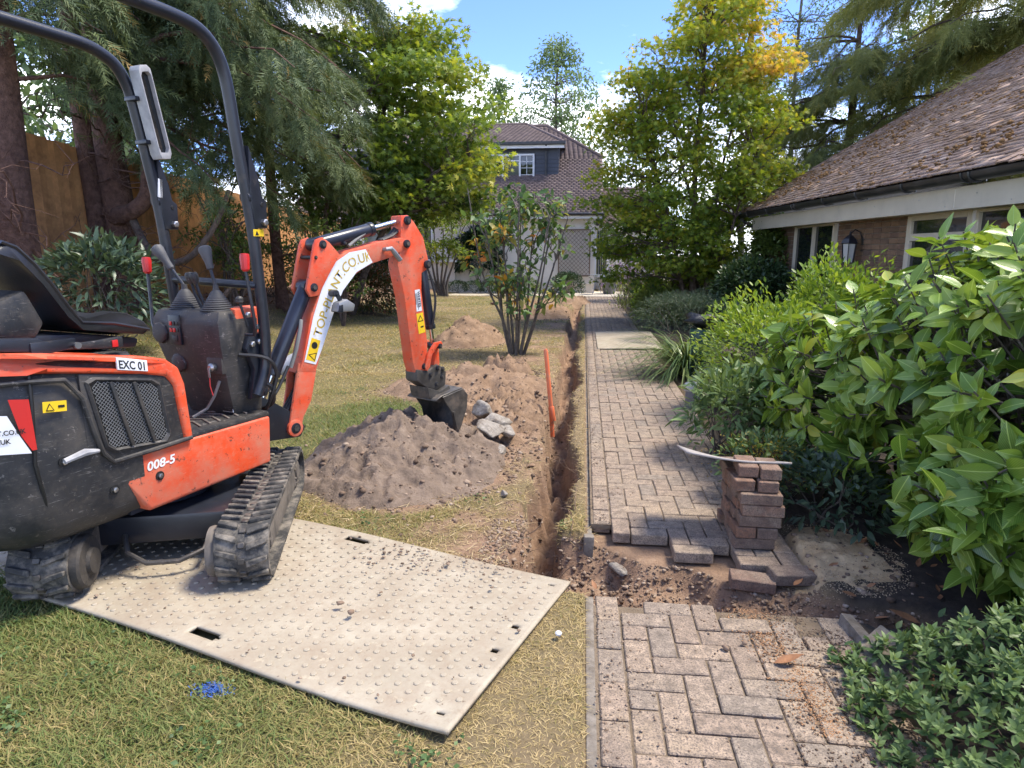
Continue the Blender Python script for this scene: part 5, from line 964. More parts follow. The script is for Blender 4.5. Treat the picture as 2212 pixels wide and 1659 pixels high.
# ------------------------------------------------------------------ fence on the left
FN = thing('fence', 'tall golden timber close boarded fence behind the left trees', 'fence', (-8.5, 8, .5)); 
for k in range(150):
    y = -2.5+k*.118; o = MB() if k == 0 else None
    if k == 0: BD_ = MB().prism([(-.012, -.065), (.0, -.065), (.012, .065), (-.012, .065)], lambda x, y, z: (x, y, z), 0, 2.68).mesh('board', 0, 1, 0); BD_.materials.append(MATS['fence_wood'])
    b = link('board', BD_, None, FN); b.location = (rng.normal(0, .004), y, .12+.0*rng.random()-.06*max(0, y-2)+rng.normal(0, .006)); b.rotation_euler = (rng.normal(0, .003), 0, R(-11)+rng.normal(0, .03))
for k in range(8): MB().box((-.08, -2.4+k*2.35, 1.3-.06*k), (.12, .12, 2.9)).build('post', 'fence_wood', FN, .01)
MB().bar((.02, -2.5, .07), (.02, 15.3, -.2), .03, .16).build('gravel_board', 'fence_wood', FN)

# ------------------------------------------------------------------ stack of lifted bricks with a bowed board on top
SBm = MB().box((0, 0, .0305), (.206, .100, .058)).mesh('brick', .004, 1, 0); SBm.materials.append(MATS['stack_brick'])
ordn = ['lowest', 'second', 'third', 'fourth', 'fifth', 'sixth', 'topmost']; z = .004; SX, SY = .915, 3.53
lay = [(0, [(0, -.16), (0, -.055), (0, .05), (0, .155)]), (1, [(-.053, -.11), (.053, -.11), (-.053, .10), (.053, .10)]), (0, [(.012, -.165), (.01, -.06), (0, .045), (0, .15)]), (0, [(.022, -.170), (.015, -.065), (.006, .04), (0, .145)]), (0, [(.016, -.168), (.0, -.062), (0, .045), (0, .15)]), (1, [(-.062, -.085), (.048, -.095), (-.055, .125), (.055, .12)]), (1, [(-.04, -.04), (.062, -.075)])]
pos4 = ['front', 'second from the front', 'third from the front', 'rear']; posq = ['front left', 'front right', 'rear left', 'rear right']
for c, (tp_, ps) in enumerate(lay):
    for q, (x, y) in enumerate(ps):
        o = link('paving_brick', SBm, None); o.location = (SX+x+rng.normal(0, .008), SY+y+rng.normal(0, .004), z); o.rotation_euler = (0, 0, (0 if tp_ == 0 else math.pi/2)+rng.normal(0, .05))
        tagged(o, f'{(pos4 if tp_ == 0 else posq)[q]} brick in the {ordn[c]} course of the stack beside the path', 'brick', 'paving bricks stacked beside the path')
    z += .0615
for x, y, rz, zz, lab in ((1.03, 3.10, .2, -.05, 'loose dark brick lying on the sand in front of the brick stack'), (.84, 3.07, -.1, -.075, 'loose brick lying at the cut edge of the path by the sand')):
    o = link('paving_brick', SBm, None); o.location = (x, y, zz); o.rotation_euler = (.06, .05, rz); tagged(o, lab, 'brick')
bd = MB(); nn_ = 15; ux = np.linspace(.56, 1.10, nn_); rows = []
for y in np.linspace(0, .34, 5): rows.append([(x, 3.44+y, z+.012-.29*y+(.22+.5*y)*max(0, .90-x)**1.5) for x in ux])
vs_ = [p for r_ in rows for p in r_]; bd.add(vs_, [(r_*nn_+i, r_*nn_+i+1, (r_+1)*nn_+i+1, (r_+1)*nn_+i) for r_ in range(4) for i in range(nn_-1)])
o = bd.build('bowed_board', 'board_grey', None, fix=False, smooth=60); md = o.modifiers.new('thickness', 'SOLIDIFY'); md.thickness = .011
tagged(o, 'thin bowed grey board lying across the top of the brick stack', 'board')
# concrete slab, edging and kerb stones by the cut
o = MB().box((0, 0, 0), (.20, .19, .035)).build('paving_slab', 'grey_concrete', None, .006); o.location = (1.16, 2.36, .035); o.rotation_euler = (R(18), R(-14), R(38)); tagged(o, 'loose grey concrete slab tilted against the path edge', 'slab')
o = MB().box((0, 0, 0), (.05, .46, .15)).build('edging_stone', 'grey_concrete', None, .008); o.location = (1.135, 2.44, -.045); o.rotation_euler = (R(2), R(8), R(6)); tagged(o, 'grey concrete edging strip along the near path end', 'edging')
o = MB().box((0, 0, 0), (.055, .05, .17)).build('edging_stub', 'grey_concrete', None, .006); o.location = (.055, 3.43, -.09); o.rotation_euler = (0, .05, .1); tagged(o, 'broken end of the concrete edging at the trench corner', 'edging')
v, f, a = stones(np.zeros((1, 3)), [.10], [.5], .45, rng, ICO2, .3); o = link('concrete_bedding', npmesh('bed', v, f, a), 'concrete'); o.location = (.22, 3.36, -.13); tagged(o, 'lump of old concrete bedding below the cut path edge', 'rubble')
# small things
o = MB().lathe([(.005, -.009), (.012, -.005), (.014, .003), (.008, .009)], (0, 0, 0), n=12).build('pebble', 'pebble'); o.location = (-.07, 2.40, .03); tagged(o, 'small round white pebble on the dry grass beside the path', 'pebble')
V, F, A = scatter(np.c_[rng.normal(-1.27, .026, 420), rng.normal(1.95, .015, 420), rng.uniform(.002, .02, 420)], np.c_[rng.normal(0, 1, 420), rng.normal(0, .7, 420), rng.uniform(-.1, .6, 420)], .013, t_blade(.14, .2), .5); tagged(link('plastic_scrap', npmesh('scrap', V, F, A), 'blue_rag'), 'crumpled scrap of bright blue plastic on the lawn', 'plastic scrap')
for x, y, lab in ((.66, 2.44, 'small brown stone on the near path'), (.58, 2.40, 'tiny clod beside a stone on the near path'), (-.93, 2.42, 'clod of clay on the beige mat'), (-1.0, 2.48, 'flat crumb of soil on the beige mat behind the clay clod')):
    v, f, a = stones(np.zeros((1, 3)), [.016], [.6], .7); o = link('clod', npmesh('clod', v, f, a), 'clod'); o.location = (x, y, .012 if x > 0 else .06); tagged(o, lab, 'clod')
GBm = t_oval(.40, .2, -.25, 5); 
def dead_leaf(x, y, z, rz, s, lab):
    V, F, A = scatter(np.zeros((1, 3)), [[1, 0, .1]], s, GBm, .5, roll=.1); o = link('dead_leaf', npmesh('leaf', V, F, A), 'dry_leaf'); o.location = (x, y, z); o.rotation_euler = (0, 0, rz); tagged(o, lab, 'leaf', 'fallen brown leaves')
dead_leaf(.74, 2.32, .012, .1, .11, 'long curled brown leaf lying on the near path'); dead_leaf(1.19, 3.08, -.02, 2.6, .09, 'orange brown leaf on the sand beside the trench'); dead_leaf(1.02, 3.02, -.03, .6, .07, 'dark brown leaf at the left edge of the sand')
dead_leaf(.09, 2.92, -.05, 1.9, .06, 'pale brown leaf standing by the path corner at the trench'); dead_leaf(1.45, 2.72, -.02, 2.9, .13, 'large ochre leaf in the dark soil under the laurel')
N = 120; x = rng.uniform(1.2, 2.6, N); y = rng.uniform(2.1, 3.6, N); V, F, A = scatter(np.c_[x, y, hz(x, y)+.012], np.c_[rng.normal(0, 1, N), rng.normal(0, 1, N), rng.normal(0, .25, N)], rng.uniform(.03, .075, N), GBm, .5, roll=.3); tagged(link('leaf_litter', npmesh('litter', V, F, A), 'dry_leaf'), 'fallen brown leaves under the laurel', 'leaf litter', kind='stuff')
# garden fittings
BO_ = thing('bollard_light', 'short grey garden bollard light beside the paved path', 'bollard', (1.12, 6.62, 0)); MB().cyl((0, 0, -.02), (0, 0, .17), .085, 20).build('post', 'pot_grey', BO_, .004); MB().lathe([(.10, .17), (.104, .20), (.098, .235), (.06, .25), (.01, .255)], (0, 0, 0), n=20).build('cap', 'galv', BO_)
GB = thing('green_bin', 'green garden bin with black plastic bag over its top', 'bin', (1.44, 8.3, 0)); MB().lathe([(.13, 0), (.14, .1), (.12, .45), (.135, .55), (.125, .60)], (0, 0, 0), n=18).build('bin_body', 'green_plastic', GB)
v, f, a = stones(np.array([[0, 0, .70]]), [.16], [.5], .75, rng, ICO2); link('bag', npmesh('bag', v, f, a, True), 'black_bag', GB)
o = MB().lathe([(.11, 0), (.10, .2), (.12, .42), (.09, .46)], (0, 0, 0), n=9).build('tree_stump', 'bark'); o.location = (1.62, 7.7, 0); o.rotation_euler = (.06, .15, 0); tagged(o, 'old brown tree stump beside the green bin', 'stump')
def pot(x, y, r, h, lab, m='pot_grey', plant=None):
    t = thing('plant_pot', lab, 'pot', (x, y, .012)); MB().lathe([(r*.7, 0), (r*.9, h*.6), (r, h), (r*.9, h), (r*.85, h*.9)], (0, 0, 0), n=18).build('pot', m, t)
    D = sphere_pts(160); D[:, 2] = np.abs(D[:, 2]); V, F, A = scatter(D*r*.9*rng.random((160, 1))+[0, 0, h], D+[0, 0, .3], r*.5, T_OVAL, rng.random(160)); q = link('foliage', npmesh('f', V, F, A), plant or 'olive_leaf', t); q['kind'] = 'stuff'
pot(.95, 25.0, .30, .42, 'grey stone pot on the terrace by the steps'); pot(1.9, 26.3, .24, .35, 'brown clay pot with plants on the upper step', 'terracotta'); pot(-.55, 25.2, .22, .5, 'small planted pot before the trellis wall', 'terracotta')
CT = thing('bistro_table', 'thin metal bistro table on the terrace beside the white wall', 'table', (.45, 24.6, .012)); MB().lathe([(.28, .70), (.28, .715)], (0, 0, 0), n=18).build('table_top', 'galv', CT)
for k in range(3): a = k*2.09; MB().tube([(.22*math.cos(a), .22*math.sin(a), 0), (-.1*math.cos(a), -.1*math.sin(a), .70)], .010, 6).build('leg', 'galv', CT)
BK = thing('bucket', 'pale grey bucket lying on the lawn behind the digger boom', 'bucket', (-3.6, 7.5, .15)); q = MB().lathe([(.10, 0), (.13, .24), (.14, .25), (.12, .245), (.09, .02)], (0, 0, 0), (1, .2, .35), 18).build('bucket_body', 'lamp_grey', BK)
o = MB().box((0, 0, .033), (.21, .10, .065)).build('brick', 'stack_brick', None, .004); o.location = (-2.6, 19.4, .012); o.rotation_euler = (0, 0, .3); tagged(o, 'single red brick on the far lawn by the shrub', 'brick')
# reused low brick wall beside the maple
bw = thing('garden_wall', 'low red brick garden wall seen past the maple trunks', 'wall', (2.2, 15.6, 0)); GW = MB().box((0, 0, 0), (.215, .10, .065)).mesh('brick', .003, 1, 0); GW.materials.append(MATS['wall_brick'])
MB().box((1.0, .03, .6), (2.4, .10, 1.2)).build('mortar_core', 'mortar', bw, smooth=0)
for k in range(16):
    for j in range(10): o = link('brick', GW, None, bw); o.location = (-.1+j*.225+(.11 if k % 2 else 0), 0, .04+k*.075)
# ------------------------------------------------------------------ vegetation
def polybranch(a, b, sag=.0, wob=.08, n=6, r=rng):
    a = np.array(a, float); b = np.array(b, float); L = np.linalg.norm(b-a); t = np.linspace(0, 1, n)[:, None]
    p = a+(b-a)*t; p[:, 2] += (sag*4*t*(1-t))[:, 0]*L; p[1:-1] += r.normal(0, wob*L/n, (n-2, 3)); return p
def leafy(name, V, F, A, m, parent):
    o = link(name, npmesh(name, V, F, A), m, parent); o['kind'] = 'stuff'; return o
def cluster_leaves(c, rad, n, size, tpl, tone, out=.6, droop=-.25, roll=.6, r=rng, up=None):
    D = sphere_pts(n, r); rr = r.random((n, 1))**.45; P = np.asarray(c)+D*rr*np.asarray(rad)
    d = D*np.array([1, 1, .35])*out+r.normal(0, .55, (n, 3))+[0, 0, droop]
    return scatter(P, d, size*r.uniform(.65, 1.25, n), tpl, np.clip(tone+r.normal(0, .13, n), 0, 1), roll=roll, r=r)
def tree(name, label, base, stems, clusters, m, size, tpl, bark='bark', group=None, br=.035, tonefn=None, droop=-.25, twigs=3, n_min=0, cat='tree'):
    """stems: polylines with radius in world coordinates; clusters: (centre, radii, leaves)"""
    t = thing(name, label, cat, base, 0, group); B = np.array(base, float); tb = MB(); S = []
    for pts, r0, r1 in stems:
        p = np.array(smooth_path(pts, 4))-B; tb.tube(p, np.linspace(r0, r1, len(p)), 9); S.append(p)
    allp = np.concatenate(S); parts = []; bb = MB()
    for c, rad, n in clusters:
        c = np.array(c, float)-B; low = allp[allp[:, 2] < c[2]+.1]; low = low if len(low) else allp
        a = low[np.argmin(np.linalg.norm((low-c)*[1, 1, 1.6]+[0, 0, .5], axis=1))]; p = polybranch(a, c, .04, .25, 6); L = np.linalg.norm(c-a)
        bb.tube(p, np.linspace(max(.010, min(br, L*.02+.006)), .006, len(p)), 5, False)
        for k in range(twigs):
            e = c+sphere_pts(1)[0]*np.array(rad)*.85; bb.tube(polybranch(p[-2], e, 0, .3, 4), np.linspace(.007, .003, 4), 4, False)
        tone = tonefn(c+B) if tonefn else .45
        parts.append(cluster_leaves(c, rad, n, size, tpl, tone, droop=droop))
    tr = tb.build('trunk', bark, t, 0, 1, 60, False); bb.build('branches', bark, tr, 0, 1, 60, False)['kind'] = 'stuff'; leafy('crown', *merge(parts), m, t); return t
def rnd_clusters(n, fn, rad, cnt, r=rng):
    out = []
    while len(out) < n:
        c = fn(r)
        if c is not None: s = r.uniform(.7, 1.3); out.append((c, np.array(rad)*s, int(cnt*s*s)))
    return out
def bush(name, label, cat, c, rad, n, size, tpl, m, tone=.45, droop=0., stems=14, group=None, lump=.35, out=1.0, shell=.35, bark='bark_grey', rise=.0, var=.16, z0=None):
    """rounded shrub: leaves spread through a lumpy shell, stems rising from the base"""
    g0 = float(hz(c[0], c[1])) if z0 is None else z0; t = thing(name, label, cat, (c[0], c[1], g0), 0, group); cz = c[2]-g0; sb = MB(); rad = np.array(rad, float)
    D = sphere_pts(n); D[:, 2] = np.where(D[:, 2] < -.5, -D[:, 2], D[:, 2]); th = np.arctan2(D[:, 1], D[:, 0])
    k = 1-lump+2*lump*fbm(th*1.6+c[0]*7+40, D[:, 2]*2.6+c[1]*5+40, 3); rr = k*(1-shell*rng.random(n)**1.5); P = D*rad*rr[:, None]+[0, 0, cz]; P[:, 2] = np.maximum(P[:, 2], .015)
    d = D*out+rng.normal(0, .55, (n, 3))+[0, 0, rise+droop]
    for j in range(stems):
        e = P[rng.integers(n)]*.92; sb.tube(polybranch((rng.normal(0, rad[0]*.15), rng.normal(0, rad[1]*.15), 0), e, -.05, .2, 5), np.linspace(.006+.006*rad[2], .003, 5), 5, False)
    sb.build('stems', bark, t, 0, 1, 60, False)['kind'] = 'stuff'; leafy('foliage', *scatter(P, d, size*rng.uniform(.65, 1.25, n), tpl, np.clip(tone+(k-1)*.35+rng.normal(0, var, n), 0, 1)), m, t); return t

# ---- left: conifers with reddish trunks before the fence
def conifer(name, label, base, trunk, branches, tone, size=.38, m='conifer', bark='bark_red', dead=0, seed=1, sag=.10, dens=62):
    r = np.random.default_rng(seed); t = thing(name, label, 'tree', base); B = np.array(base, float); tb = MB(); P = []; D = []; Tn = []; bb = MB()
    pts, r0, r1 = trunk; p = np.array(smooth_path(pts, 5))-B; rad = np.linspace(r0, r1, len(p)); rad[:3] *= (1.35, 1.18, 1.06); tb.tube(p, rad, 12)
    for (z, az, L, dz) in branches:
        i = int(np.argmin(np.abs(p[:, 2]+B[2]-z))); a = p[i]; d = np.array([math.sin(az), math.cos(az), 0]); e = a+d*L+[0, 0, dz]; q = polybranch(a, e, sag, .12, 9, r); bb.tube(q, np.linspace(.02+.008*L, .006, len(q)), 6, False)
        n = int(L*dens); s = r.random(n)**.75*.8+.2; f = s*(len(q)-1); i0 = np.minimum(f.astype(int), len(q)-2); pos = q[i0]+(q[i0+1]-q[i0])*(f-i0)[:, None]; sd = np.array([d[1], -d[0], 0]); w = r.normal(0, 1, n)
        pos = pos+sd*w[:, None]*.28*(1.15-s)[:, None]*L/2.4+np.c_[np.zeros((n, 2)), -np.abs(w)*.18*r.random(n)-.40*r.random(n)**2*s]
        P.append(pos); D.append(d*r.uniform(.1, .9, (n, 1))+sd*w[:, None]*.5+np.c_[np.zeros((n, 2)), -r.uniform(.25, 1.1, n)]); Tn.append(np.clip(tone+.12*r.normal(0, 1)+r.normal(0, .13, n)+(r.random(n) > .975)*.6, 0, 1))
    for k in range(dead):   # bare crooked lower branches
        a = p[r.integers(1, len(p)*2//3)]; az = r.uniform(.2, 2.6); L = r.uniform(.8, 2.6); e = a+np.array([math.sin(az)*L, -abs(math.cos(az))*L*.7, r.normal(-.1, .5)]); q = polybranch(a, e, -.10+r.normal(0, .08), .35, 8, r); bb.tube(q, np.linspace(.012+.012*r.random(), .004, 8), 5, False)
        for j in range(3): i = r.integers(3, 8); bb.tube(polybranch(q[i], q[i]+r.normal(0, .28, 3), .05, .3, 4, r), np.linspace(.006, .002, 4), 4, False)
    tr = tb.build('trunk', bark, t, 0, 1, 70, False); bb.build('branches', bark, tr, 0, 1, 60, False)['kind'] = 'stuff'
    if P: P = np.concatenate(P); leafy('crown', *scatter(P, np.concatenate(D), size*r.uniform(.6, 1.25, len(P)), T_SPRAY, np.concatenate(Tn), roll=.7, r=r), m, t)
    return t
r5 = np.random.default_rng(21)
br1 = [(r5.uniform(3.9, 6.5), r5.uniform(.6, 2.9), r5.uniform(.9, 2.0), r5.uniform(-.9, .3)) for k in range(15)]
conifer('cedar_tree', 'thick reddish conifer trunk at the left edge behind the seat', (-8.05, 8.9, .5), ([(-8.05, 8.9, .3), (-8.08, 8.9, 2), (-8.0, 8.9, 4.5), (-8.0, 8.9, 10)], .30, .18), br1, .30, dead=9, seed=3)
br2 = [(r5.uniform(3.9, 7.0), r5.uniform(.9, 2.5), r5.uniform(.9, 2.2), r5.uniform(-1.0, .3)) for k in range(14)]
conifer('cedar_tree', 'slimmer conifer trunk with a curved limb in front of the fence', (-8.35, 10.9, .5), ([(-8.35, 10.9, .3), (-8.32, 10.9, 2), (-8.42, 10.9, 4.5), (-8.4, 10.9, 10)], .19, .13), br2, .36, dead=18, seed=5)
br3 = [(r5.uniform(3.9, 7.6), r5.uniform(.9, 2.1), r5.uniform(2.0, 4.4), r5.uniform(-1.5, -.1)) for k in range(34)]
c3 = conifer('cedar_tree', 'broad fluted conifer trunk right of the fence gap with hanging green sprays', (-7.85, 10.9, .5), ([(-7.85, 10.9, .3), (-7.9, 10.9, 2), (-8.0, 10.9, 4.5), (-7.95, 11, 10)], .29, .16), br3, .40, dead=24, seed=7)
q = np.array(smooth_path([(-.05, -.05, 1.55), (.10, -.25, 1.62), (.45, -.4, 1.68), (.78, -.45, 1.95), (.85, -.45, 2.6), (.9, -.42, 3.4)], 4)); MB().tube(q, np.linspace(.16, .09, len(q)), 10).build('curved_limb', 'bark_red', c3, 0, 1, 70, False)
br4 = [(r5.uniform(3.6, 8.2), r5.uniform(.9, 4.4), r5.uniform(1.4, 3.0), r5.uniform(-1.5, -.2)) for k in range(52)]
conifer('cedar_tree', 'dark dense conifer with drooping sprays above the digger roll bar', (-6.5, 13.9, .3), ([(-6.5, 13.9, .1), (-6.6, 13.9, 3), (-6.5, 13.9, 10)], .13, .08), br4, .42, dead=4, seed=9)
# low limbs creeping over the soil
for k, pts in enumerate(([(-7.7, 10.7, .6), (-7.1, 10.3, .50), (-6.5, 10.2, .46), (-6.0, 10.4, .72), (-5.8, 10.5, .95)], [(-7.5, 10.6, 2.1), (-6.9, 10.2, 1.45), (-6.3, 10.1, 1.40), (-5.9, 10.3, 1.9), (-5.7, 10.5, 2.5)])):
    p = np.array(smooth_path(pts, 4)); tagged(MB().tube(p, np.linspace(.07, .035, len(p)), 8).build('bare_limb', 'bark', None, 0, 1, 70, False), ('bare crooked limb lying along the soil below the trees', 'bare limb curving up before the fence right of the broad trunk')[k], 'branch')

# ---- left maple
def acer_pt(r):
    x = r.uniform(-7.2, -1.6); y = r.uniform(13.3, 17.2); z = r.uniform(2.1, 6.7)
    e = ((x+4.7)/2.7)**2+((y-15.2)/2.1)**2+((z-4.2)/2.45)**2; e2 = ((x+3.2)/1.3)**2+((y-15)/1.3)**2+((z-3.3)/1.15)**2
    return (x, y, z) if (.30 < e < 1.0) or e2 < 1 else None
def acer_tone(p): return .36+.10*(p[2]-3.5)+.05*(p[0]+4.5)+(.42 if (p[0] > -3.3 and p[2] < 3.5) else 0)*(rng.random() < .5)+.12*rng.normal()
st = [([(-5.6, 15, .1), (-5.5, 15, 1.2), (-5.0, 15, 2.6), (-4.5, 15, 4.2), (-4.3, 15.2, 5.8)], .11, .03), ([(-5.4, 15.1, .1), (-4.9, 15, 1.3), (-4.2, 14.8, 2.4), (-3.3, 14.8, 3.2), (-2.6, 14.9, 3.5)], .09, .025), ([(-5.8, 15, .1), (-6.1, 15.1, 1.6), (-6.4, 15.2, 3.2), (-6.2, 15.3, 4.6)], .09, .025), ([(-5.6, 14.9, .1), (-5.7, 14.5, 1.8), (-5.3, 14.0, 3.2), (-4.9, 13.8, 4.3)], .08, .02)]
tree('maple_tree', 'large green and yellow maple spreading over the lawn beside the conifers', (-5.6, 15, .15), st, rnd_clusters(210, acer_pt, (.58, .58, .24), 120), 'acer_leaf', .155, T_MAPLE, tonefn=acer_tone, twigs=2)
# saplings and undergrowth below
for k, (x, y, h, lab) in enumerate([(-6.9, 12.3, 2.6, 'thin leafy sapling right of the broad conifer trunk'), (-6.3, 11.6, 2.0, 'slender sapling behind the left roll bar post'), (-5.4, 12.6, 2.5, 'slender dark stemmed sapling behind the right roll bar post'), (-7.4, 13.6, 2.6, 'thin sapling close to the fence behind the control levers'), (-4.9, 13.3, 2.2, 'leafy sapling left of the digger boom'), (-6.1, 15.9, 2.4, 'shaded sapling behind the boom cylinder'), (-6.6, 17.6, 2.6, 'sapling at the far end of the fence')]):
    z0 = float(hz(x, y)); stems = [([(x+rng.normal(0, .06), y, z0), (x+rng.normal(0, .12), y, z0+h*.4), (x+rng.normal(0, .22), y, z0+h*.75), (x+rng.normal(0, .3), y, z0+h)], .03, .008) for j in range(3)]
    cl = [((x+rng.normal(0, .38), y+rng.normal(0, .3), z0+rng.uniform(.35, 1.0)*h), (.26, .26, .16), 75) for j in range(13)]
    tree('sapling', lab, (x, y, z0), stems, cl, 'olive_leaf', .085, T_OVAL, 'bark', 'saplings under the left trees', .012, lambda p: .28+.12*rng.normal(), twigs=1)
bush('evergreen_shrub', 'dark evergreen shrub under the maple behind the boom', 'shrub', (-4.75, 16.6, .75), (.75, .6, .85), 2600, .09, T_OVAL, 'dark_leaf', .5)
bush('russet_shrub', 'spiky green and russet shrub at the lawn edge behind the boom', 'shrub', (-5.15, 15.6, .45), (.70, .5, .75), 3400, .11, T_LONG, 'red_shrub', .42, -.35, var=.24)
bush('rhododendron', 'grey green rhododendron with long leaves behind the digger seat', 'shrub', (-6.25, 8.1, .95), (.85, .55, .75), 1250, .19, T_LONG, 'grey_leaf', .42, .0, 22, None, .3, 1.0, .4)
bush('ground_shrub', 'low green shrub at the foot of the fence behind the levers', 'shrub', (-7.3, 14.9, 1.0), (1.1, .8, .75), 2200, .09, T_OVAL, 'olive_leaf', .35)
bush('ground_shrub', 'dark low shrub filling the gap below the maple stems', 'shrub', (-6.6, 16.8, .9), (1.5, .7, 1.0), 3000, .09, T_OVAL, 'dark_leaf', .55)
# dead twigs and leaf mould under the left trees
N = 5000; x = rng.uniform(-8.4, -4.6, N); y = rng.uniform(7.5, 17, N); k = soilmask(x, y) > .5; x, y = x[k], y[k]; V, F, A = scatter(np.c_[x, y, hz(x, y)+.015], np.c_[rng.normal(0, 1, len(x)), rng.normal(0, 1, len(x)), rng.normal(.1, .3, len(x))], rng.uniform(.03, .09, len(x)), T_SMALL, rng.random(len(x))*.7); tagged(link('leaf_mould', npmesh('mould', V, F, A), 'dry_leaf'), 'dry leaf mould on the soil under the left trees', 'leaf litter', kind='stuff')

# ---- middle multi stemmed shrub on the lawn
st = []
for k in range(11):
    a = k*.571+.3; s = .12+.10*rng.random(); w = rng.uniform(.25, .75); st.append(([(-1+s*math.cos(a)*.6, 9.9+s*math.sin(a)*.6, -.02), (-1+s*math.cos(a)*1.5, 9.9+s*math.sin(a)*1.5, .5), (-1+w*math.cos(a)*.8, 9.9+w*math.sin(a)*.8, 1.2), (-1+w*math.cos(a)*1.15, 9.9+w*math.sin(a)*1.1, rng.uniform(1.7, 2.5))], .026, .007))
cl = [((-1+.72*math.sin(a)*w, 9.9+.6*math.cos(a)*w, z), (.20, .20, .13), 18) for a, w, z in zip(rng.uniform(0, 6.28, 70), rng.random(70)**.5, rng.uniform(.75, 2.45, 70))]
tree('cherry_shrub', 'multi stemmed young shrub with orange tinted leaves standing on the lawn', (-1, 9.9, 0), st, cl, 'autumn_leaf', .125, t_oval(.5, .1, .2, 3), 'bark_grey', None, .010, lambda p: .36+.10*rng.normal()+(.42 if (rng.random() < .14 and p[2] < 1.9) else 0), twigs=2)
# small tree before the white house wall
st = [([(-5.0+.05*k, 23, -.02), (-5+.10*(k-2.5), 23+.05*(k % 2), .5), (-5+.20*(k-2.5), 23+.1*(k % 2), 1.2), (-5+.32*(k-2.5), 23, 2.2)], .06, .015) for k in range(6)]
cl = [((-4.95+rng.normal(0, .65), 23+rng.normal(0, .4), rng.uniform(1.2, 3.0)), (.34, .3, .18), 60) for k in range(36)]
tree('ornamental_tree', 'small vase shaped tree on the lawn before the white house wall', (-5, 23, 0), st, cl, 'acer_leaf', .13, T_OVAL, 'bark_grey', None, .02, lambda p: .5+.12*rng.normal())
# house planting
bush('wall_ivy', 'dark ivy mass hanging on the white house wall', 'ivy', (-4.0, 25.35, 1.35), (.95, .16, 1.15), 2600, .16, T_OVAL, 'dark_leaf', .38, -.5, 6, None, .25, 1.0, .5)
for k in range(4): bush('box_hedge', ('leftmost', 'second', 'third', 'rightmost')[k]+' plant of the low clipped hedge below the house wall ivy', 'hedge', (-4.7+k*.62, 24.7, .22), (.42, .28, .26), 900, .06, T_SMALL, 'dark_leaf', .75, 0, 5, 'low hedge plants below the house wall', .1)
bush('round_shrub', 'rounded dark shrub on the lawn corner before the trellis', 'shrub', (-.55, 23.2, .38), (.62, .5, .48), 2600, .07, T_SMALL, 'dark_leaf', .8, 0, 8, None, .12)
bush('low_shrub', 'low leafy plants between the shrub and the house terrace', 'shrub', (-2.4, 23.8, .3), (.9, .4, .4), 1500, .09, T_OVAL, 'olive_leaf', .35)
bush('dark_shrub', 'small dark shrub below the house coping behind the digger arm', 'shrub', (-6.6, 24.4, .5), (.9, .4, .65), 1500, .09, T_OVAL, 'dark_leaf', .5)

# ---- right: yellow green maple
def mp_pt(r):
    x = r.uniform(0, 4.3); y = r.uniform(13.1, 16.2); z = r.uniform(.9, 6.6); cx = 2.15+.12*(z-3); w = 1.95*(1-((z-3.3)/3.7)**2)**.6 if abs(z-3.3) < 3.7 else 0
    if z > 5.6: w = min(w, .75)
    if z < 2: w = min(w, 1.45); cx -= .25
    e = ((x-cx)/max(w, .01))**2+((y-14.6)/1.55)**2; return (x, y, z) if .12 < e < 1 else None
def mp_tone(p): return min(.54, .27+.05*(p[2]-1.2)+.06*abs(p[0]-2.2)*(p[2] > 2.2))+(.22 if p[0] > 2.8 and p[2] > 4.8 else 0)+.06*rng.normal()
st = [([(2.35, 14.6, -.02), (2.3, 14.6, 1.6), (2.25, 14.6, 3.2), (2.3, 14.6, 4.8), (2.35, 14.6, 6.3)], .085, .02), ([(2.45, 14.5, -.02), (2.65, 14.5, 1.4), (2.75, 14.6, 3.0), (3.2, 14.6, 5.3)], .06, .015), ([(2.3, 14.5, -.02), (1.95, 14.4, 1.3), (1.65, 14.4, 2.5), (1.2, 14.5, 3.9)], .055, .015), ([(2.35, 14.7, -.02), (2.5, 14.9, 1.7), (2.0, 15.1, 3.5), (1.7, 15.2, 5.0)], .05, .015), ([(2.5, 14.4, 0), (2.75, 14.2, 1.0), (3.0, 14.1, 2.2), (3.3, 14.1, 3.4)], .05, .015)]
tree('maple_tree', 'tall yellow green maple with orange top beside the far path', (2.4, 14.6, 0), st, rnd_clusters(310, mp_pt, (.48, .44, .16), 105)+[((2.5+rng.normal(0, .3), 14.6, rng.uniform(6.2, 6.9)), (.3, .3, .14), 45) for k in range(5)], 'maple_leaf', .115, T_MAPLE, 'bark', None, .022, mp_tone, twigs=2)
# ---- right: conifer over the bungalow, thin tree, hedge behind
rb_ = [(r5.uniform(3.2, 11), r5.uniform(3.2, 6.0), r5.uniform(1.8, 5.0), r5.uniform(-1.6, -.1)) for k in range(125)]
conifer('cypress_tree', 'large yellow green conifer hanging over the bungalow roof', (10.2, 17.2, 0), ([(10.2, 17.2, 0), (10.2, 17.2, 5), (10.1, 17.2, 12.5)], .32, .12), rb_, .55, .46, 'cypress_leaf', dead=6, seed=31, bark='bark', dens=44)
rb2 = [(r5.uniform(2.6, 6.5), r5.uniform(2.8, 5.6), r5.uniform(1.2, 2.8), r5.uniform(-1.0, -.1)) for k in range(44)]
conifer('cypress_tree', 'smaller green conifer between the maple and the bungalow roof', (6.6, 18.4, 0), ([(6.6, 18.4, 0), (6.6, 18.4, 4), (6.6, 18.4, 7)], .16, .05), rb2, .40, .36, 'cypress_leaf', seed=33, bark='bark')
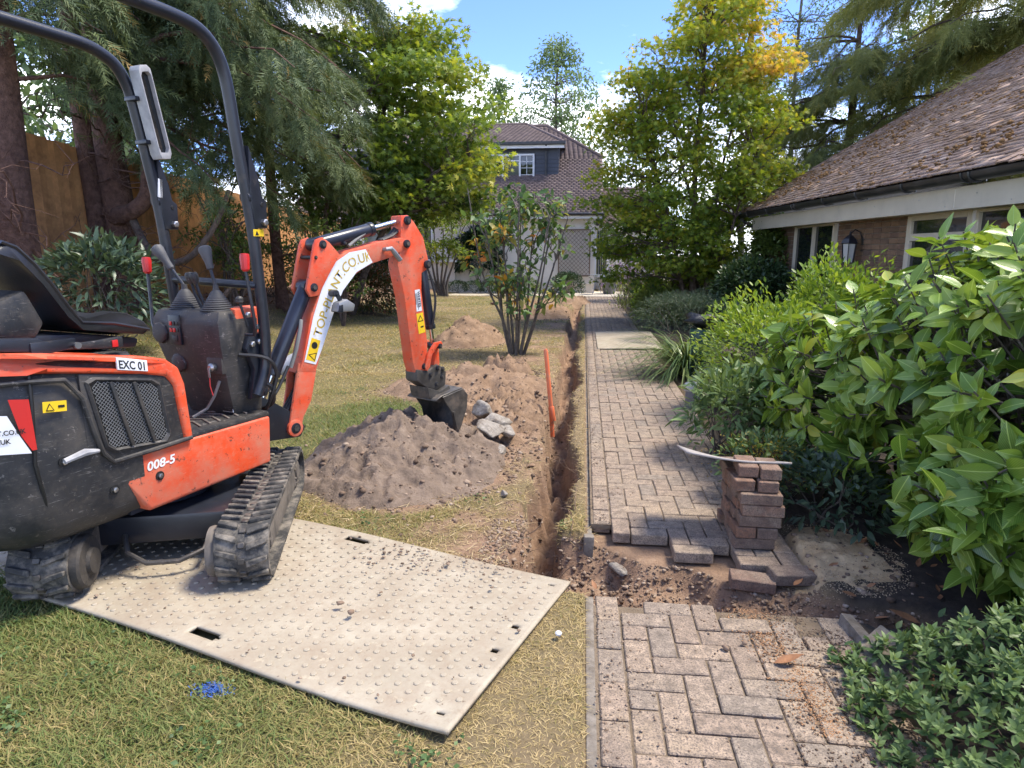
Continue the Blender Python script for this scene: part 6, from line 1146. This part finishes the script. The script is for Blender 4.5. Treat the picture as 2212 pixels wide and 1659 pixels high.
st = [([(7.2, 25, 0), (7.1, 25, 4), (7.0, 25, 8), (7.1, 25, 12)], .12, .02)]; cl = [((7+rng.normal(0, 1.0), 25+rng.normal(0, .8), rng.uniform(4, 11.6)), (.6, .5, .5), 55) for k in range(70)]
tree('birch_tree', 'thin airy tree rising between the maple and the conifer', (7.2, 25, 0), st, cl, 'far_leaf', .12, T_OVAL, 'bark_grey', None, .02, lambda p: .3+.15*rng.normal(), twigs=3)
bush('hedge_shrub', 'pale yellow green shrub behind the bungalow corner', 'shrub', (4.8, 19.5, 2.2), (1.5, 1.0, 1.9), 4200, .13, T_OVAL, 'olive_leaf', .6)
bush('hedge_shrub', 'dark green shrub behind the yellow maple', 'shrub', (2.6, 21.5, 1.4), (2.0, 1.0, 2.0), 4200, .13, T_OVAL, 'olive_leaf', .35)
# ---- far trees
def far_tree(x, y, h, w, lab, tone, n=70, name='poplar_tree', zb=.32, size=.28):
    st = [([(x, y, 0), (x+rng.normal(0, .2), y, h*.4), (x+rng.normal(0, .3), y, h*.75), (x, y, h)], .22, .03)]; cl = []
    for k in range(n):
        z = rng.uniform(zb, 1)*h; t = (z/h-zb)/(1-zb); ww = w*(.55+.45*math.sin(math.pi*min(1, t*.9+.15)))*(1-.75*t**3); a = rng.uniform(0, 6.28); q = rng.random()**.5; cl.append(((x+ww*q*math.cos(a), y+ww*q*math.sin(a), z), (w*.20, w*.20, h*.03+.25), 48))
    tree(name, lab, (x, y, 0), st, cl, 'far_leaf', size, T_OVAL, 'bark_grey', 'tall trees behind the house', .04, lambda p: tone+.12*rng.normal(), twigs=2)
far_tree(-1.9, 47, 15.0, 4.3, 'tall airy poplar rising behind the right end of the house', .65, 170)
far_tree(-6.3, 50, 13.2, 3.2, 'lower green tree just left of the tall poplar', .62, 90)
far_tree(-9.6, 52, 12.6, 3.2, 'rounded tree behind the house ridge left of the poplars', .62, 80)
far_tree(-14, 48, 12, 3.4, 'broad tree behind the left maple', .35, 60, 'broadleaf_tree')
far_tree(3.6, 44, 9.0, 2.6, 'tree behind the house wing right of the tall poplar', .35, 60, 'broadleaf_tree')
far_tree(9.5, 42, 13, 3.6, 'tall tree behind the thin airy tree', .35, 70, 'broadleaf_tree')
far_tree(16, 36, 13, 4.0, 'tall tree at the far right behind the conifer', .35, 70, 'broadleaf_tree')
far_tree(-20, 30, 14, 4.2, 'tall tree beyond the fence at the far left', .3, 80, 'broadleaf_tree')
far_tree(-15.5, 22, 9, 3.2, 'dark tree beyond the fence behind the conifers', .25, 80, 'broadleaf_tree')
far_tree(-13, 14.5, 7.5, 2.6, 'leafy tree over the fence at the left photo edge', .25, 60, 'broadleaf_tree')

# ---- right bed along the path
def strap(x, y, lab, n=150, L=.62, m='strap_leaf'):
    t = thing('strap_plant', lab, 'plant', (x, y, 0)); V = []; F = []; A = []
    for k in range(n):
        a = rng.uniform(0, 6.28); l_ = L*rng.uniform(.6, 1.15); e = rng.uniform(.5, 1.25); w = rng.uniform(.007, .012); p = np.array([.10*math.cos(a)*rng.random(), .10*math.sin(a)*rng.random(), 0]); sd = np.array([-math.sin(a), math.cos(a), 0]); b = len(V)
        for j in range(7):
            ww = w*(1-(j/6)**2*.9); V += [p-sd*ww, p+sd*ww]; p = p+np.array([math.cos(a)*math.cos(e), math.sin(a)*math.cos(e), math.sin(e)])*l_/6; e -= rng.uniform(.2, .42)
            p[2] = max(p[2], .01)
        F += [(b+2*j, b+2*j+1, b+2*j+3, b+2*j+2) for j in range(6)]; A += [rng.random()]*14
    o = link('leaves', npmesh('strap', np.array(V), np.array(F), {'tone': np.array(A)}), m, t); o['kind'] = 'stuff'; return t
strap(1.32, 8.4, 'arching strap leaved plant spilling onto the path before the green bin', 420, 1.2)
strap(1.65, 9.6, 'second clump of strap leaves behind the arching plant', 140, .8)
bush('juniper', 'low dark green juniper cushion beside the path beyond the strap plant', 'shrub', (1.75, 11.6, .42), (.85, .7, .42), 5200, .07, T_SPR4, 'grey_leaf', .35, 0, 6, None, .2)
bush('juniper', 'second low juniper cushion in front of the maple trunks', 'shrub', (2.5, 12.8, .45), (.8, .6, .42), 3600, .07, T_SPR4, 'grey_leaf', .30, 0, 6, None, .2)
bush('feathery_plant', 'pale feathery green plant at the path edge below the maple', 'plant', (1.55, 14.3, .35), (.5, .6, .42), 2600, .10, T_LONG, 'olive_leaf', .62, .3)
bush('feathery_plant', 'yellow green low plant beside the far path', 'plant', (1.7, 16.5, .35), (.5, .9, .42), 2000, .10, T_OVAL, 'lime_leaf', .35, .2)
t = thing('purple_verbena', 'wispy purple flowered verbena beside the far path', 'plant', (1.35, 18.5, 0)); sb = MB(); P = []
for k in range(60):
    a = np.array([rng.normal(0, .22), rng.normal(0, .8), 0]); e = a+np.array([rng.normal(0, .22), rng.normal(0, .2), rng.uniform(.6, 1.4)]); sb.tube(polybranch(a, e, 0, .1, 4), .006, 4, False); P.append(e+rng.normal(0, .03, (22, 3)))
sb.build('stems', 'bark_grey', t, 0, 1, 60, False)['kind'] = 'stuff'; P = np.concatenate(P); leafy('flowers', *scatter(P, sphere_pts(len(P)), .05, T_SMALL, rng.random(len(P))), 'purple_flower', t); V, F, A = scatter(np.c_[rng.normal(0, .25, 900), rng.normal(0, .8, 900), rng.uniform(.02, .7, 900)], np.c_[rng.normal(0, .5, (900, 2)), np.ones(900)], .10, T_LONG, rng.random(900)); leafy('foliage', V, F, A, 'olive_leaf', t)
bush('euonymus', 'bright yellow green small leaved shrub left of the laurel', 'shrub', (1.72, 6.1, .50), (.62, .95, .60), 5200, .055, T_OVAL, 'lime_leaf', .42, .25, 26, None, .42)
bush('euonymus', 'yellow green leafy shrub rising before the bungalow window', 'shrub', (2.35, 6.6, .75), (.55, .7, .72), 3600, .06, T_OVAL, 'lime_leaf', .34, .3, 20, None, .42)
bush('blue_green_plant', 'small blue green ground plant behind the bollard light', 'plant', (1.38, 6.75, .16), (.26, .3, .24), 900, .05, T_SMALL, 'grey_leaf', .6)
bush('peony', 'leafy green peony leaning over the path edge', 'plant', (1.12, 5.0, .32), (.36, .40, .32), 850, .10, T_LONG, 'azalea_leaf', .55, .05, 26, None, .3, 1.0, .6)
bush('peony', 'darker leafy plant between the peony and the laurel', 'plant', (1.55, 4.9, .36), (.36, .4, .36), 900, .10, T_OVAL, 'azalea_leaf', .35, .05, 20)
t = bush('ladys_mantle', 'faded yellow flower heads beside the brick stack', 'plant', (1.17, 4.12, .20), (.30, .24, .20), 700, .05, T_OVAL, 'azalea_leaf', .5, .1, 22); P = np.c_[rng.normal(0, .14, 1500), rng.normal(0, .10, 1500), rng.uniform(.10, .40, 1500)]; leafy('flowers', *scatter(P, sphere_pts(1500), .014, T_SMALL, rng.random(1500)), 'yellow_flower', t)
bush('ground_ivy', 'dark lobed ivy leaves on the ground behind the brick stack', 'ivy', (1.42, 3.75, .16), (.30, .42, .22), 650, .065, T_OVAL, 'grey_leaf', .32, .1, 8)
bush('wall_ivy', 'dark ivy climbing the end of the bungalow wall', 'ivy', (3.55, 13.6, 1.15), (.30, .8, .95), 3400, .11, T_OVAL, 'olive_leaf', .22, -.4, 8, None, .25)
bush('wall_ivy', 'mound of dark ivy below the bungalow downpipe', 'ivy', (2.95, 12.2, .65), (.7, 1.0, .72), 4200, .10, T_OVAL, 'dark_leaf', .65, -.2, 8, None, .3)
bush('wall_shrub', 'leafy shrub under the bungalow window sill', 'shrub', (3.5, 9.8, .45), (.6, 1.3, .62), 3200, .08, T_OVAL, 'olive_leaf', .4)
bush('dark_ground_cover', 'shaded plants on the bed behind the euonymus', 'plant', (2.5, 8.3, .35), (.8, .8, .45), 2200, .08, T_OVAL, 'dark_leaf', .7)

# ---- cherry laurel: whorls of large glossy leaves, the largest 300 in view as single parts
LT = [t_oval(.50, f, b, 7) for f, b in ((.10, .10), (.16, .22), (.08, .32), (.20, .02))]
LA = thing('cherry_laurel', 'large cherry laurel with big glossy green leaves overhanging the path', 'shrub', (2.2, 3.6, 0)); LB = np.array([2.2, 3.6, 0])
EL = [((2.02, 4.45, .66), (.84, .92, .70)), ((2.24, 3.62, .76), (.84, .85, .94)), ((2.36, 2.88, .76), (.88, .82, .94)), ((2.9, 4.2, .8), (1.0, 1.2, .85)), ((1.98, 2.88, .50), (.56, .50, .36))]
shoots = []
while len(shoots) < 640:
    c, rad = EL[rng.integers(5)]; d = sphere_pts(1)[0]; p = np.array(c)+d*np.array(rad)*rng.uniform(.86, 1.04)
    if p[2] < .10 or (d[1] > .55) or any((((p-np.array(c2))/np.array(r2))**2).sum() < .62 for c2, r2 in EL): continue
    shoots.append((p, d/np.array(rad)))
LP, LD, LU, LS, LK, Tn = [], [], [], [], [], []; sb = MB()
for p, nrm in shoots:
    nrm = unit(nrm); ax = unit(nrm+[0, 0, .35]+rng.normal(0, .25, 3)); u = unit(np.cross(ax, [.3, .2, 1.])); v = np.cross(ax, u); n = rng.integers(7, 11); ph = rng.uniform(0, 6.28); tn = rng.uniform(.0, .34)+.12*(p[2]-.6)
    core = p-ax*.30; sb.tube(polybranch((rng.normal(2.7, .2), rng.normal(4.0, .4), .0)-LB, core-LB, .1, .15, 5), np.linspace(.012, .006, 5), 5, False); sb.tube([core-LB, p-LB], [.005, .004], 5, False)
    for k in range(n):
        a = ph+k*2.4; f = k/n; side_ = math.cos(a)*u+math.sin(a)*v; d = unit(side_*(1.0-.5*f)+ax*(.10+.55*f)+[0, 0, -.32*(1-f)]+rng.normal(0, .14, 3)); pos = p-ax*.13*(1-f)+side_*.012
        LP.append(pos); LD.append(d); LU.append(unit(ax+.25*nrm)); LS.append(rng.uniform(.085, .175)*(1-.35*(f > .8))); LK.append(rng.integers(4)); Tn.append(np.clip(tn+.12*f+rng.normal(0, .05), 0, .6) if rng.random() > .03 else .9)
LP, LD, LU, LS, LK, Tn = map(np.array, (LP, LD, LU, LS, LK, Tn)); fwd = np.array([-math.sin(R(6.1)), math.cos(R(6.1)), 0]); dist = np.linalg.norm(LP-[0, 0, 1.52], axis=1); tocam = unit(np.array([0, 0, 1.52])-LP)
rt = np.array([math.cos(R(6.1)), math.sin(R(6.1)), 0]); inside_ = np.abs(LP@rt/(LP@fwd)) < .77
vis = LS/dist*(inside_ & (np.einsum('ij,ij->i', tocam, unit(LP-np.array([2.4, 3.9, .6]))) > .05)); order = np.argsort(-vis); top = set(order[:300].tolist()); lm_ = []
for tpl in LT:
    me = npmesh('leaf', tpl[0], tpl[1], {'tone': np.full(len(tpl[0]), .08), 'leafuv': np.c_[tpl[0][:, 0], tpl[0][:, 1]/.21, tpl[0][:, 0]*0]}, True); me.materials.append(MATS['laurel_leaf']); lm_.append(me)
for i in order[:300]:
    d = Vector(LD[i]); s = Vector(LU[i]+rng.normal(0, .2, 3)).cross(d).normalized(); u = d.cross(s); o = link('leaf', lm_[LK[i]], None, LA)
    o.matrix_local = Matrix.Translation(LP[i]-LB) @ Matrix((d, s, u)).transposed().to_4x4() @ Matrix.Scale(float(LS[i]), 4)
parts = []
for k in range(4):
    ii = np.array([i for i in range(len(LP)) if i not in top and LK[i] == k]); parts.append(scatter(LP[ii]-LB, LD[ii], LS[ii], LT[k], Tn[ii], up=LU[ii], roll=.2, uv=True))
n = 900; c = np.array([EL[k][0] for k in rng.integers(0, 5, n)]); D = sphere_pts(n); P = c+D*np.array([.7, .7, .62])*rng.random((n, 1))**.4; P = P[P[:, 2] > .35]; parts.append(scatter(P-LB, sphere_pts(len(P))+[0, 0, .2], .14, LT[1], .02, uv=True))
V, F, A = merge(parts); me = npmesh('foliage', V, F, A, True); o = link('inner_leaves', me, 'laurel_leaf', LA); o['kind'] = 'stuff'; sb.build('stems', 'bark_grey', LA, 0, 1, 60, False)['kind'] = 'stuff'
# ---- azalea in the near right corner
AZ = thing('azalea', 'small leaved green azalea in the near right corner of the bed', 'shrub', (1.45, 1.95, 0)); P, D, U_, S_, T_ = [], [], [], [], []; sb = MB()
for k in range(900):
    x = rng.uniform(-.56, .75); y = rng.uniform(-.75, .52); h = .44*(1-(min(0, x-.05)/.60)**2)*(1-max(0, (y-.1)/.42)**2)
    if h < .03: continue
    z = h*rng.uniform(.35, 1.02); p = np.array([x, y, z]); ax = unit(np.array([x*.5-.05, y*.4-.1, .9])+rng.normal(0, .28, 3)); u = unit(np.cross(ax, [1, .2, 0])); v = np.cross(ax, u); ph = rng.uniform(0, 6); tn = rng.uniform(.25, .6)
    if k % 7 == 0: sb.tube([(x*.5, y*.5, 0), p-ax*.05, p], [.004, .003, .002], 4, False)
    for j in range(10):
        a = ph+j*2.4; f = j/10; s = math.cos(a)*u+math.sin(a)*v; P.append(p-ax*.035*(1-f)); D.append(s*(1-.5*f)+ax*(.25+.8*f)); U_.append(ax); S_.append(rng.uniform(.030, .052)*(1-.3*f)); T_.append(tn+.35*f*f)
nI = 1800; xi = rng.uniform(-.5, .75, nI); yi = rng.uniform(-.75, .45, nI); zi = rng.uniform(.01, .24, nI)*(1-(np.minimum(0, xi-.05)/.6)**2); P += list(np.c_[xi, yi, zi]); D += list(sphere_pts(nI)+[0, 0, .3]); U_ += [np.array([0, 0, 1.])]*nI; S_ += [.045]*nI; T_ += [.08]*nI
leafy('foliage', *scatter(P, D, S_, t_oval(.44, .12, .12, 4), np.array(T_), up=np.array(U_), roll=.15), 'azalea_leaf', AZ); sb.build('stems', 'bark', AZ, 0, 1, 60, False)['kind'] = 'stuff'

# ------------------------------------------------------------------ grass
def lawn_pts(n, x0, x1, y0, y1, pw=1.0):
    x = rng.uniform(x0, x1, n); y = y0+(y1-y0)*rng.random(n)**pw; s = soilmask(x, y); k = (rng.random(n) > s*1.15) & ~((x > .03) & (x < 1.16)) & (x < .03)
    q = np.c_[x, y]-MATC; k &= ~((np.abs(q@unit(MA)) < 1.17) & (np.abs(q@np.array([-MA[1], MA[0]])) < .555))
    q = np.c_[x, y]-np.array([-3.42, 3.12]); k &= ~((np.abs(q[:, 0]) < .84) & (np.abs(q[:, 1]) < .39)); k &= near_heap(x, y) < .5
    return x[k], y[k]
G_ = []
for n, bx, ln in ((190000, (-3.4, .03, 1.3, 3.7, 1.0), .040), (95000, (-4.6, .03, 3.5, 8.2, 1.0), .048), (75000, (-8.0, .03, 8, 24, 1.4), .075)):
    x, y = lawn_pts(n, *bx); g = greenness(x, y); N = len(x); a = rng.uniform(0, 6.28, N); up_ = rng.uniform(.35, 1.4, N)*(.55+.8*g); lay_ = .8+.5*(1-g)
    tone = np.clip(g*1.05+rng.normal(0, .20, N), 0, 1); G_.append(scatter(np.c_[x, y, hz(x, y)-.004], np.c_[np.cos(a)*lay_, np.sin(a)*lay_, up_], ln*rng.uniform(.5, 1.35, N)*(.75+.5*g), t_blade(.045 if ln < .06 else .06, .3), tone, roll=.3))
V, F, A = merge(G_); tagged(link('grass', npmesh('grass', V, F, A), 'grass_blade'), 'short patchy green and straw coloured lawn grass', 'grass', kind='stuff')
# straw and dead grass over the dug strip and the trench lips
N = 26000; x = rng.uniform(-1.9, .12, N); y = 3.0+11*rng.random(N)**1.4; w = near_heap(x, y); t_ = np.maximum(trench(x, y), cross(x, y)); k = (t_ < .35) & (rng.random(N) < .75-.6*w) & (fbm(x*3+1, y*3) > .36); q = np.c_[x, y]-MATC; k &= ~((np.abs(q@unit(MA)) < 1.17) & (np.abs(q@np.array([-MA[1], MA[0]])) < .555)); x, y = x[k], y[k]; N = len(x); a = rng.uniform(0, 6.28, N)
V, F, A = scatter(np.c_[x, y, hz(x, y)+.006], np.c_[np.cos(a), np.sin(a), rng.uniform(-.05, .45, N)], rng.uniform(.03, .075, N), t_blade(.028, .2), rng.random(N)); tagged(link('straw', npmesh('straw', V, F, A), 'straw'), 'dead grass and straw strewn along the trench', 'straw', kind='stuff')

# clover and small weeds in the lawn
cx = rng.uniform(-3.2, -.1, 60); cy_ = rng.uniform(1.4, 8, 60); k = rng.integers(0, 60, 2600); x = cx[k]+rng.normal(0, .05, 2600); y = cy_[k]+rng.normal(0, .05, 2600); q = np.c_[x, y]-MATC; kk = (soilmask(x, y) < .4) & (near_heap(x, y) < .3) & (x < 0) & ~((np.abs(q@unit(MA)) < 1.2) & (np.abs(q@np.array([-MA[1], MA[0]])) < .6)); x, y = x[kk], y[kk]; N = len(x); a = rng.uniform(0, 6.28, N)
V, F, A = scatter(np.c_[x, y, hz(x, y)+rng.uniform(.008, .028, N)], np.c_[np.cos(a), np.sin(a), rng.uniform(-.1, .4, N)], rng.uniform(.010, .024, N), t_oval(.75, .05, .1, 2), rng.random(N)*.6); tagged(link('lawn_weeds', npmesh('weeds', V, F, A), 'azalea_leaf'), 'clover and small weeds growing through the lawn', 'weeds', kind='stuff')
